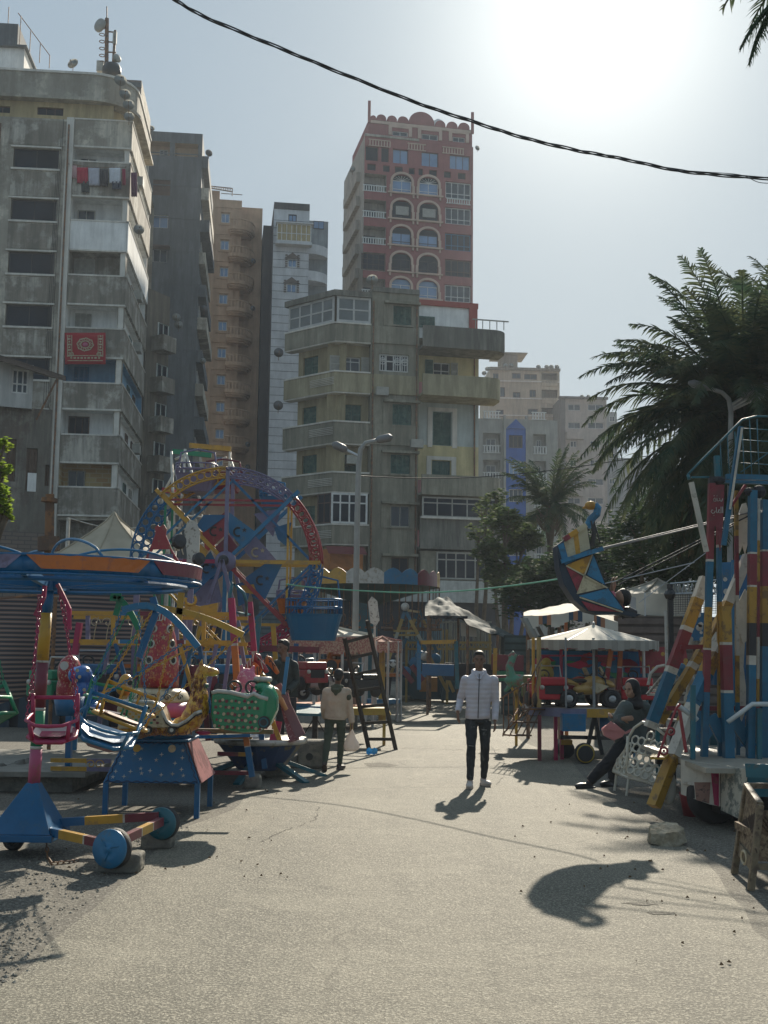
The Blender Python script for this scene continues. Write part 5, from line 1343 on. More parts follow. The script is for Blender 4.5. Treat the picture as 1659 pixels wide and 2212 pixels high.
# rocket carousel
def glyph(mb,strokes,c,s_,X,Z,N,r=.006):
 for st in strokes:
  mb.tube([V(c)+V(X)*x*s_+V(Z)*z*s_+V(N)*.006 for x,z in st],r,5)
ALLAH=[[(1.0,0),(1.0,.75)],[(.82,.85),(.82,.12),(.7,0),(.55,.02)],[(.58,.72),(.56,.05),(.45,0),(.3,.02)],[(.36,.62),(.34,.05),(.2,0),(.05,.0)],[(.22,0),(.05,.05),(-.12,.2),(0,.38),(.12,.22),(.02,.02),(-.2,-.02)],[(.46,.95),(.4,.85),(.34,.95),(.28,.85)]]
def rocket_ride():
 Y=13.0;c=at(335,1600,Y);g0=V((c.x,Y,0));t=thing('rocket_carousel','rocket carousel on a blue starry stand with yellow deer and green spotted cars','fairground ride',g0)
 sc_=Y/FPX;zt,zb=at(340,1603,Y-.35).z,at(340,1692,Y-.5).z
 yb,yf=Y+.5,Y-.5;F0=[at(222,1692,yf).x,at(432,1692,yf).x];T0=[at(268,1603,Y-.35).x,at(402,1603,Y-.35).x]
 b=MB();b.hexa([(F0[0],yf,zb),(F0[1],yf,zb),(F0[1],yb,zb),(F0[0],yb,zb),(T0[0],Y-.35,zt),(T0[1],Y-.35,zt),(T0[1],Y+.35,zt),(T0[0],Y+.35,zt)]);b.box((T0[0]-.03,Y-.37,zt+.003),(T0[1]+.03,Y+.37,zt+.03));st=b.build('stand',BLU,t,bevel=.006)
 s2=MB();k=.006;q=[V((F0[1]+k,yf+.01,zb)),V((F0[1]+k,yb,zb)),V((T0[1]+k,Y+.35,zt)),V((T0[1]+k,Y-.34,zt))];s2.prism(q,(.012,0,.008));s2.build('side_panel',mat('scuffed_pink_panel',(.36,.15,.15),rough=.4,col2=(.16,.06,.06),c2amt=.5,c2scale=6),st)
 N=V((0,-(zt-zb),.15)).normalized();up=V((0,.15,zt-zb)).normalized();fc=lambda u,v:V((F0[0]+(F0[1]-F0[0])*u,yf,zb)).lerp(V((T0[0]+(T0[1]-T0[0])*u,Y-.35,zt)),v)
 rr=random.Random(5);s3=MB();used=[]
 for i in range(40):
  u,v=rr.uniform(.07,.93),rr.uniform(.1,.9)
  if all((u-a)**2+(v-b_)**2>.010 for a,b_ in used):used.append((u,v));star(s3,fc(u,v),.026,XX,up,N,5 if i%2 else 4,.3)
 s3.build('painted_stars',WHT,st)
 s4=MB();disc(s4,fc(.24,.84),.042,XX,up,N);s4.mat(1);disc(s4,fc(.76,.84),.042,XX,up,N);s4.build('painted_moons',[YEL,CRM],st)
 s5=MB()
 for v0 in(.03,.97):s5.tube([fc(.02+.96*k_/40,v0+.02*math.sin(k_*1.5))+N*.004 for k_ in range(41)],.006,4)
 for u0 in(.03,.97):s5.tube([fc(u0+.012*math.sin(k_*1.5),.03+.94*k_/20)+N*.004 for k_ in range(21)],.006,4)
 s5.build('painted_border',mat('dark_navy_paint',(.01,.03,.09),rough=.5),st)
 for x,y in((F0[0]+.03,yf+.03),(F0[1]-.03,yf+.03),(F0[0]+.03,yb-.03),(F0[1]-.03,yb-.03),):
  l=MB();l.beam((x,y,0),(x,y,zb-.002),.055);l.build('leg',BLU,t)
 ax=MB();ax.tube([(c.x+.03,Y,zt),(c.x+.03,Y,zt+.22)],.06,10);ax.beam((c.x-1.2,Y,zt+.1),(c.x+1.3,Y,zt+.1),.06,.05);ax.beam((c.x,Y-.9,zt+.1),(c.x,Y+1,zt+.1),.06,.05);ax.build('turntable_arms',RUST,t)
 zc=lambda y:at(340,y,Y).z;X0=at(343,1500,Y).x;O=V((X0,Y,0))
 d=MB().smooth();d.lathe([(.05,zc(1592)),(.42,zc(1590)),(.43,zc(1548)),(.40,zc(1545))],O,36);d.build('blue_drum',BLU,t)
 d=MB().smooth();d.lathe([(.1,zc(1546)),(.42,zc(1546)),(.41,zc(1530)),(.36,zc(1516)),(.1,zc(1514))],O,36);pk=d.build('pink_drum',PNK,t)
 s_=MB()
 for a in(-1.0,-.35,.3):star(s_,O+V((math.sin(a)*.42,-math.cos(a)*.425,zc(1532))),.05,V((math.cos(a),math.sin(a),0)),ZZ,V((math.sin(a),-math.cos(a),0)))
 s_.build('painted_stars',WHT,pk)
 d=MB().smooth();d.lathe([(.1,zc(1517)),(.35,zc(1516)),(.345,zc(1510)),(.31,zc(1495)),(.26,zc(1487)),(.1,zc(1485))],O,36);dm=d.build('yellow_dome',CRM,t)
 s_=MB()
 for a in(-.9,-.45,0,.45,.9):
  Xa,Na=V((math.cos(a),math.sin(a),0)),V((math.sin(a),-math.cos(a),0));scroll(s_,O+Na*.345+V((0,0,zc(1504))),.04,Xa,ZZ,.005,1.2)
 s_.build('painted_scrolls',BLK,dm)
 s_=MB()
 for a in(-.8,-.3,.25,.75):
  Xa,Na=V((math.cos(a),math.sin(a),0)),V((math.sin(a),-math.cos(a),0));scroll(s_,O+Na*.435+V((0,0,zc(1568))),.055,Xa,ZZ,.006,1.4);scroll(s_,O+Na*.435+Xa*.1+V((0,0,zc(1572))),.04,Xa,ZZ,.006,1.4,-1)
 s_.build('painted_scrolls',WHT,t)
 R_=MB().smooth();pr=[(.02,1308),(.05,1316),(.11,1340),(.165,1375),(.20,1420),(.215,1460),(.215,1484)]
 R_.lathe([(r_,zc(y))for r_,y in pr][::-1],O,30);rk=R_.build('rocket',mat('red_hammered_paint',(.30,.018,.03),rough=.35,var=.25,scale=30,col2=(.48,.2,.06),c2amt=.35,c2scale=26,coat=.2),t)
 pr_r=lambda y:[pr[i][0]+(pr[i+1][0]-pr[i][0])*(y-pr[i][1])/(pr[i+1][1]-pr[i][1])for i in range(len(pr)-1)if pr[i][1]<=y<=pr[i+1][1]][0]
 for y in(1359,1391,1426):
  for a in(-.42,.95):
   Na=V((math.sin(a),-math.cos(a),0));Xa=V((math.cos(a),math.sin(a),0));cc=O+Na*(pr_r(y)+.002)+V((0,0,zc(y)));w=MB().smooth();w.torus(cc,Na,.040,.010,18,6);w.mat(1);disc(w,cc,.036,Xa,ZZ,Na);w.build('porthole',[WHT,BLK],rk)
 s_=MB()
 for y,a in((1377,.35),(1431,.35),(1382,-1.1),(1435,-1.1)):Na=V((math.sin(a),-math.cos(a),0));star(s_,O+Na*(pr_r(y)+.008)+V((0,0,zc(y))),.034,V((math.cos(a),math.sin(a),0)),ZZ,Na)
 for k_ in range(70):
  a,y=rr.uniform(-1.3,1.3),rr.uniform(1345,1480);Na=V((math.sin(a),-math.cos(a),0));p=O+Na*(pr_r(y)+.003)+V((0,0,zc(y)));s_.beam(p,p+V((0,0,.022)),.006,.003)
 s_.build('painted_stars',CRM,rk)
 gl_=MB();glyph(gl_,ALLAH,O+V((-.075,-.115,zc(1341))),.135,XX,(ZZ+YY*.25).normalized(),-YY,.007);gl_.build('painted_script',WHT,rk)
 deer_car(t,O,Y)
 green_car(t,Y);elephant_car(t,Y)
 return t
def deer_car(t,O,Y):
 Yd=12.25;A=lambda x,y,dy=0:at(x,y,Yd+dy)
 DY=mat('golden_brushed_paint',(.58,.32,.03),rough=.4,var=.3,scale=6,col2=(.30,.08,.015),c2amt=.45,c2scale=16,coat=.3)
 b=MB();s_=Yd/FPX;wd=.17
 low=[(258,1572),(280,1575),(330,1574),(370,1570),(400,1560),(420,1545),(432,1520),(438,1495),(436,1470),(438,1452)]
 for x,y,rx,rz,ry in((275,1572,20,15,.17),(300,1574,24,15,.18),(330,1575,26,14,.18),(365,1574,28,16,.18),(395,1568,26,20,.18),(415,1552,24,26,.17),(427,1530,25,30,.17),(430,1505,20,26,.14),(431,1480,16,22,.11),(433,1462,14,18,.10),(440,1450,17,14,.09)):
  b.ball(A(x,y),(rx*s_,ry,rz*s_),16)
 b.ball(A(454,1451),(21*s_,.065,10*s_),14,Matrix.Rotation(.12,3,'Y'));b.ball(A(463,1453),(8*s_,.04,5*s_),12)
 for dy in(-.05,.05):b.tube([A(436,1446,dy),A(434,1434,dy),A(437,1422,dy)],[.022,.024,.005],8)
 deer=organic('deer_car',b,DY,t,.011,3)
 st=MB();r5=random.Random(5)
 for i in range(150):
  f=r5.random()
  if f<.6:x,y,w_=431+r5.uniform(-13,13)-(6 if r5.random()<.3 else 0),r5.uniform(1455,1545),.15
  else:x,y,w_=r5.uniform(285,420),1578+r5.uniform(-7,7),.19
  dy=-w_*.62-(.07*max(0,(y-1470)/75)if f<.6 else .06);p=A(x,y,dy);st.beam(p,p+V((r5.uniform(-.012,.004),-.004,-.03)),.006,.02,(0,1,0))
 st.build('painted_strokes',mat('dark_umber_paint',(.12,.03,.01),rough=.5),deer)
 k=MB().smooth()
 for dy in(-.06,):k.ball(A(450,1447,-.055),(.014,.006,.007),8)
 k.mat(0);k.build('eye',BLK,deer)
 tb=MB();prof=[(256,1575),(252,1530),(258,1518),(270,1514),(330,1518),(345,1528),(352,1545),(356,1560),(368,1572)]
 tb.prism([A(x,y,-.19)for x,y in prof],(0,.38,0));tub=tb.build('seat_tub',CRM,deer,bevel=.012)
 ck=MB();rr=random.Random(4)
 for i in range(13):
  for j in range(6):
   x,y=261+6.6*i,1529+6.5*j
   if x>340 and y<1540:continue
   ck.mat(rr.choice([0,0,1,2,3]));p=A(x,y,-.199)
   if(i+j)%2:ck.obox(p,(.013,0,0),(0,.003,0),(0,0,.011))
 ck.build('painted_checks',[DRED,YEL,BLK,GRN],tub)
 pp=MB().smooth();pth=[(258,1520),(268,1514),(330,1517),(346,1527),(354,1546),(358,1556),(370,1566),(385,1567),(405,1556),(422,1541),(436,1536)]
 pp.tube([A(x,y,-.195)for x,y in pth],.018,8);pp.tube([A(x,y,.195)for x,y in pth[:7]],.018,8);pp.build('piping',WHT,deer)
 gp=MB().smooth();gp.tube([A(x,y+5,-.203)for x,y in pth[4:]],.009,6);gp.build('painted_stripe',MATS.get('bottle_green_paint')or BLK,deer);gp=MB().smooth();gp.lathe([(.088,-.022),(.093,0),(.088,.022)],A(432,1481),20,(0.0,0,1));gp.build('collar_stripe',mat('bottle_green_paint',(.01,.07,.06),rough=.4),deer)
 for x in(320,371):w=MB().smooth();c_=A(x,1577,-.20);disc(w,c_,.045,XX,ZZ,-YY,20);w.mat(1);disc(w,c_,.02,XX,ZZ,-YY,16,.008);w.build('painted_wheel',[BLK,WHT],deer)
 bs=MB().smooth();bs.ball(A(440,1583,-.05),(.08,.08,.025),12);bs.build('front_foot',MAG,deer)
def green_car(t,Y):
 Yg=12.35;A=lambda x,y,dy=0:at(x,y,Yg+dy)
 G2=mat('emerald_gloss_paint',(.01,.22,.10),rough=.22,var=.2,scale=3,bump=.05,coat=.5)
 b=MB();top=[(462,1492),(500,1496),(556,1502),(583,1498)]
 out=[(458,1494),(455,1545),(462,1572),(520,1583),(560,1582),(572,1560),(575,1510),(566,1500),(520,1496)]
 rings=[]
 for dy,k in((-.25,.94),(-.23,.99),(-.15,1),(.15,1),(.23,.97)):
  cx,cy=515,1540;rings.append([A(cx+(x-cx)*k,cy+(y-cy)*k,dy)for x,y in out])
 b.loft(rings);nose=[(558,1500),(575,1478),(590,1483),(601,1505),(600,1535),(588,1562),(560,1580)];rings=[]
 for dy,k in((-.21,.85),(-.14,1.0),(.0,1.05),(.14,.95)):rings.append([A(572+(x-572)*k,1530+(y-1530)*k,dy)for x,y in nose])
 b.loft(rings)
 b.ball(A(567,1484,-.05),(.09,.12,.06),12)
 car=organic('green_car',b,G2,t,.012,3)
 pi_=MB().smooth();pi_.tube([A(458,1497,-.24),A(470,1493,-.25),(A(500,1496,-.25)),A(535,1505,-.25),A(548,1498,-.25),A(562,1506,-.25),A(578,1510,-.22)],.022,8);pi_.lathe([(.01,.03),(.09,.028),(.1,0),(.09,-.02)],A(568,1468,-.02),20);pi_.build('piping',WHT,car)
 sp=MB();rr=random.Random(2);n_=0
 for i in range(12):
  for j in range(5):
   x=464+9*i+(j%2)*4+rr.uniform(-2,2);y=1512+14*j+rr.uniform(-2,2)+i*.6
   if x<562:sp.mat(n_%2);disc(sp,A(x,y,-.262),.017*rr.uniform(.8,1.1),XX,ZZ,-YY,12);n_+=1
 sp.build('painted_spots',[CRM,DRED],car)
 w=MB().smooth();c_=A(570,1560,-.235);disc(w,c_,.065,XX,ZZ,V((.2,-1,0)),22,.03);w.mat(1);disc(w,c_,.035,XX,ZZ,-YY,18,.036,.05);w.build('painted_wheel',[BLK,TEA],car)
 for x,dy in((507,-.1),(545,-.12)):
  s_=MB().smooth();c_=A(x,1485,dy);ax=V((.35,-1,.3)).normalized();s_.torus(c_,ax,.068,.012,24,8)
  X_=ax.orthogonal().normalized();Z_=ax.cross(X_)
  for j in range(3):a=2*PI*j/3+.5;s_.beam(c_,c_+(X_*math.cos(a)+Z_*math.sin(a))*.066,.02,.008)
  s_.tube([c_,c_-ax*.12-V((0,0,.12))],.01,6);s_.ball(c_,.016,8);s_.build('steering_wheel',BLK,car)
 fl=MB()
 for k_ in range(3):fl.tube([A(588,1530+k_*9,-.2),A(596,1520+k_*9,-.17),A(601,1505+k_*8,-.1)],.006,5)
 fl.build('painted_flames',WHT,car)
def elephant_car(t,Y):
 Ye=12.9;A=lambda x,y,dy=0:at(x,y,Ye+dy);s_=Ye/FPX
 BLG=mat('glossy_blue_paint',(.01,.10,.34),rough=.25,var=.2,scale=4,coat=.4)
 b=MB();b.ball(A(178,1459),(22*s_,.13,22*s_),16);b.ball(A(180,1495),(18*s_,.13,30*s_),16);b.ball(A(163,1458,.0),(14*s_,.18,18*s_),14);b.tube([A(196,1462),A(203,1480),A(205,1505),A(200,1525)],[.05,.045,.035,.03],10);b.ball(A(195,1530),(28*s_,.16,16*s_),14)
 e=organic('elephant_car',b,BLG,t,.012,3)
 d=MB()
 for x,y in((167,1448),(172,1462),(190,1448),(165,1470),(182,1490),(192,1505),(170,1505),(186,1520)):disc(d,A(x,y,-.135),.019,XX,ZZ,-YY,12)
 d.build('painted_spots',CRM,e);h=MB();disc(h,A(186,1500,-.15),.035,XX,ZZ,-YY,14);h.build('painted_heart',PNK,e)
 tb=MB().smooth();tb.lathe([(.02,0),(.13,0),(.165,.2),(.16,.2),(.12,.02)],at(148,1545,12.6),24);tb.build('blue_tub',BLU,t)
 b=MB();b.ball(at(150,1452,13.6),(.14,.14,.2),16);b.ball(at(140,1490,13.6),(.1,.12,.2),14);f=organic('red_bird_car',b,mat('speckled_red_paint',(.30,.02,.03),rough=.35,var=.2,scale=8,col2=(.6,.5,.3),c2amt=.3,c2scale=30),t,.014,3)
 m_=MB();disc(m_,at(139,1438,13.42),.05,XX,ZZ,-YY);m_.build('eye',WHT,f)
 b=MB();Yp=13.4;b.ball(at(533,1475,Yp),(.12,.11,.17),16);b.tube([at(523,1455,Yp),at(522,1435,Yp)],[.03,.018],8);b.tube([at(545,1455,Yp),at(548,1437,Yp)],[.03,.018],8);b.ball(at(530,1510,Yp),(.16,.14,.15),14);organic('pink_rabbit_car',b,mat('speckled_pink_paint',(.55,.12,.2),rough=.35,var=.2,scale=8,col2=(.7,.45,.4),c2amt=.3,c2scale=30),t,.014,2)
 b=MB();b.ball(at(272,1478,13.4),(.09,.1,.12),14);b.ball(at(262,1488,13.4),(.06,.07,.07),12);b.ball(at(285,1510,13.5),(.14,.14,.12),14);o=organic('yellow_dog_car',b,YEL,t,.014,2);m_=MB();disc(m_,at(281,1475,13.28),.05,XX,ZZ,-YY);m_.mat(1);disc(m_,at(281,1475,13.28),.03,XX,ZZ,-YY,14,.008);m_.build('ear',[WHT,BLK],o)
rocket_ride()
# ferris wheel
def ferris():
 Y=21.0;c=at(492,1216,Y);s_=Y/FPX;Rr=203*s_;g0=V((c.x,Y,0))
 t=thing('ferris_wheel','small hand turned ferris wheel with multicoloured pierced rims and painted diamond panels','fairground ride',g0)
 def pt(a,r_,y=Y):return V((c.x+math.cos(a)*r_,y,c.z+math.sin(a)*r_))
 segs=[(0,45,RED),(45,90,PUR),(90,135,YEL),(135,185,BLU),(185,225,GRN),(225,270,YEL),(270,315,MAG),(315,360,BLU)]
 for yy,tg in((Y-.32,0),(Y+.42,1)):
  for a0,a1,m_ in segs:
   b=MB().smooth();A0,A1=R(a0+.5),R(a1-.5);n=12;w=.19
   for rr_ in(Rr,Rr-w):b.tube([pt(A0+(A1-A0)*k/n,rr_,yy)for k in range(n+1)],.018,6)
   m2=9
   for k in range(m2):
    a=A0+(A1-A0)*(k+.5)/m2;b.torus(pt(a,Rr-w/2,yy),(0,1,0),w*.36,.014,14,5)
    if k:a=A0+(A1-A0)*k/m2;b.tube([pt(a,Rr-w,yy),pt(a,Rr,yy)],.008,4)
   b.build('rim_segment',m_,t)
 for k,(a,m_)in enumerate(((0,YEL),(45,LBL),(90,PUR),(135,YEL),(180,MAG),(225,BLU),(270,LBL),(315,RED))):
  b=MB()
  for yy in(Y-.32,Y+.42):b.beam(pt(R(a),.1,yy),pt(R(a),Rr+(.12 if a in(45,135)else 0),yy),.07,.035,(0,1,0))
  b.beam(pt(R(a),Rr*.98,Y-.5),pt(R(a),Rr*.98,Y+.6),.03);b.build('spoke',m_,t)
 ch=MB();cols=[BLU,RED,LBL,GRN,YEL,YEL,BLU,YEL]
 for k in range(8):
  b=MB();a=R(45*k+45)
  for yy in(Y-.3,Y+.4):b.beam(pt(a-R(45),Rr*.92,yy),pt(a+R(45),Rr*.92,yy),.04,.03,(0,1,0))
  b.build('brace',cols[k],t)
 hb=MB().smooth();hb.lathe([(.01,.06),(.12,.05),(.19,.0),(.19,-.05),(.01,-.05)],V((c.x,Y-.34,c.z)),22,(0,-1,0));hb.build('hub_plate',PUR,t)
 ax=MB().smooth();ax.tube([V((c.x,Y-.6,c.z)),V((c.x,Y+.7,c.z))],.06,12);ax.ball(V((c.x,Y-.6,c.z)),.1);ax.build('axle',BLK,t)
 def W(px,py,y):return at(px,py,y)
 pan=[([(493,1100),(493,1150),(445,1195),(436,1146)],RED),([(493,1105),(560,1155),(525,1185),(494,1150)],LBL),([(494,1155),(515,1182),(495,1210),(460,1186)],DRED),([(440,1112),(492,1112),(440,1150),(425,1135)],BLU),
([(548,1110),(608,1098),(590,1160)],PUR),([(592,1140),(630,1128),(618,1180),(600,1165)],BLU),([(552,1158),(602,1215),(548,1212),(526,1188)],PUR),([(455,1190),(480,1240),(440,1262),(425,1220)],BLU),
([(530,1248),(580,1212),(610,1218),(570,1300),(545,1290)],BLU),([(510,1262),(545,1250),(535,1300),(515,1310)],BLU),([(420,1255),(470,1250),(480,1300),(425,1310)],PUR),([(415,1160),(450,1190),(440,1210),(415,1190)],YEL),([(520,1265),(548,1262),(556,1285),(530,1280)],YEL)]
 for k,(pl,m_)in enumerate(pan):
  b=MB();yy=Y-.05-.012*k;b.prism([W(x,y,yy)for x,y in pl],(0,.008,0));o=b.build('painted_panel',m_,t)
  if k in(0,1,6,7,8):
   cx,cy=sum(p[0]for p in pl)/len(pl),sum(p[1]for p in pl)/len(pl);q=MB()
   pts=[W(cx-4+9*math.cos(a),cy+9*math.sin(a),yy-.012)for a in[R(60+24*i)for i in range(11)]];q.tube(pts,.018,5);star(q,W(cx+10,cy-4,yy-.01),.05,XX,ZZ,-YY);q.build('painted_moon',CRM if k==6 else BLK,o)
 for yy in(Y-.75,Y+.85):
  for dx,m_ in((-.95,YEL),(.95,YEL)):
   b=MB();sbeam(b,V((c.x,yy,c.z)),V((c.x+dx,yy,0)),.09,.06,[(.35,1),(.7,0),(1,2)]);b.build('leg',[m_,PUR,RED],t)
 def tub(px,py,wpx,hpx,m_,m2,yy=Y-.1,d=.9):
  a=at(px,py,yy);w=wpx*s_;h=hpx*s_;b=MB();n=20;rings=[]
  for f,k in((0,.78),(.05,.80),(.9,1.0),(1.0,1.04),(1.0,.96),(.3,.82)):
   rings.append([a+V((math.copysign(abs(math.cos(q))**.5,math.cos(q))*w/2*k,math.copysign(abs(math.sin(q))**.5,math.sin(q))*d/2*k,f*h))for q in[2*PI*i/n for i in range(n)]])
  b.loft(rings);o=b.build('gondola',m_,t)
  r_=MB().smooth()
  for f in(1.25,1.55):
   r_.tube([a+V((math.copysign(abs(math.cos(q))**.5,math.cos(q))*w/2,math.copysign(abs(math.sin(q))**.5,math.sin(q))*d/2,f*h))for q in[2*PI*i/n for i in range(n)]],.016,5,closed=True)
  for i in range(n):q=2*PI*i/n;r_.tube([a+V((math.copysign(abs(math.cos(q))**.5,math.cos(q))*w/2,math.copysign(abs(math.sin(q))**.5,math.sin(q))*d/2,z*h))for z in(1,1.55)],.01,4)
  for sx in(-1,1):
   r_.tube([a+V((sx*w*.5,0,h)),a+V((sx*w*.42,0,h*2.3)),a+V((0,0,h*2.5))],.02,6)
  r_.build('guard_rail',m2,o)
 tub(677,1384,118,56,mat('deep_blue_fibreglass',(.003,.11,.23),rough=.4,var=.15,scale=2),BLU,Y-.2)
 tub(630,1326,66,32,ORG_P,PUR,Y+.5,.6);tub(425,1066,90,40,PUR,PUR,Y+.5,.8);tub(480,1062,90,30,RED,DRED,Y+.9,.8);tub(590,1100,60,26,LBL,LBL,Y+.9,.6)
 return t
ferris()
def pipe_frame():
 Y=23.5;t=thing('pipe_frame','tall white pipe frame with yellow and green boards above the ferris wheel','ride frame',V((at(430,1000,Y).x,Y,0)))
 b=MB().smooth();A=lambda x,y,d=0:at(x,y,Y+d)
 for x0,y0,x1,y1,d in((370,975,378,1190,0),(400,970,385,1190,0),(400,974,440,1110,0),(497,976,490,1120,.6),(497,990,520,1060,.6),(348,1060,372,1180,1),(460,1000,462,1040,1),(335,1095,400,980,1),(378,992,400,982,0),(455,1002,490,988,.6)):
  b.tube([A(x0,y0,d),A(x1,y1,d)],.028,7)
 for x0,y0,x1,y1 in((372,1110,460,1120),(372,1140,470,1148),(372,1170,470,1178)):
  b.tube([A(x0,y0,.3),A(x1,y1,.3)],.02,5)
  for k in range(6):b.tube([A(x0+16*k,y0+1,.3),A(x0+16*k+8,y0+28,.3)],.012,4)
 b.tube([A(378,1190),V((A(378,1190).x,Y,0))],.03,7);b.tube([A(490,1120,.6),V((A(490,1120).x,Y+.6,0))],.03,7)
 b.build('pipes',mat('white_pipe_paint',(.55,.53,.46),rough=.5,col2=(.3,.25,.18),c2amt=.3,c2scale=8),t)
 for(x0,y0,x1,y1),m_ in(((409,962,499,970),YEL),((373,975,457,984),GRN),((350,1058,398,1066),RED)):
  q=MB();q.beam(A(x0,y0,.2),A(x1,y1,.2),.06,.10);q.build('board',m_,t)
pipe_frame()
def gable():
 Y=16.6;A=lambda x,y,d=0:at(x,y,Y+d);t=thing('gable_ride','red gable frame with a cut out head and purple feet behind the canopy','ride frame',V((A(345,1200).x,Y,0)))
 b=MB();pl=[(303,1228),(322,1190),(336,1152),(334,1140),(340,1134),(345,1138),(354,1133),(360,1142),(358,1156),(372,1188),(398,1232),(388,1236),(366,1186),(330,1187),(312,1232)]
 b.prism([A(x,y)for x,y in pl[:5]+pl[5:]],(0,.03,0));b.build('gable_board',RED,t)
 for x0,x1 in((303,296),(395,412)):
  q=MB();sbeam(q,A(x0,1226),A(x1,1262),.08,.05,[(1,0)]);q.beam(A(x1,1262),V((A(x1,1262).x,Y,0)),.08,.05);q.build('leg',PUR,t)
 q=MB();q.beam(A(322,1203),A(374,1203),.08,.04,(0,1,0));q.beam(A(290,1208,.4),A(395,1208,.4),.03);q.build('cross_beam',PUR,t)
 for x in(336,344,352,360,366):pass
 m_=MB();m_.lathe([(.01,.08),(.1,.06),(.12,0),(.05,-.1),(.03,-.2)],A(386,1170,.6),16,(.6,-.8,.2));o=m_.build('loudspeaker',BLK,t)
 m_=MB();m_.lathe([(.01,.08),(.09,.06),(.1,0),(.05,-.1)],A(428,1208,.6),16,(.6,-.8,.2));m_.build('loudspeaker',BLK,t)
gable()
def white_figures():
 CUT=mat('weathered_white_board',(.52,.50,.44),rough=.7,col2=(.15,.13,.1),c2amt=.3,c2scale=12)
 for k,(pl,Y,lab)in enumerate((([(398,1150),(404,1128),(412,1122),(424,1128),(432,1150),(430,1200),(436,1255),(424,1262),(418,1245),(408,1262),(400,1250),(404,1200)],19.5,'ragged white cut out board beside the ferris wheel panels'),
([(795,1300),(803,1288),(815,1298),(820,1340),(812,1352),(800,1345)],30,'small white cut out board by the swing carousel'))):
  b=MB();b.prism([at(x,y,Y)for x,y in pl],(0,.03,0));p=at(pl[0][0]+15,pl[0][1],Y);b.tube([V((p.x,Y+.04,0)),V((p.x,Y+.04,p.z))],.03,6)
  tag(b.build('cutout_board',CUT),lab,'board')
white_figures()
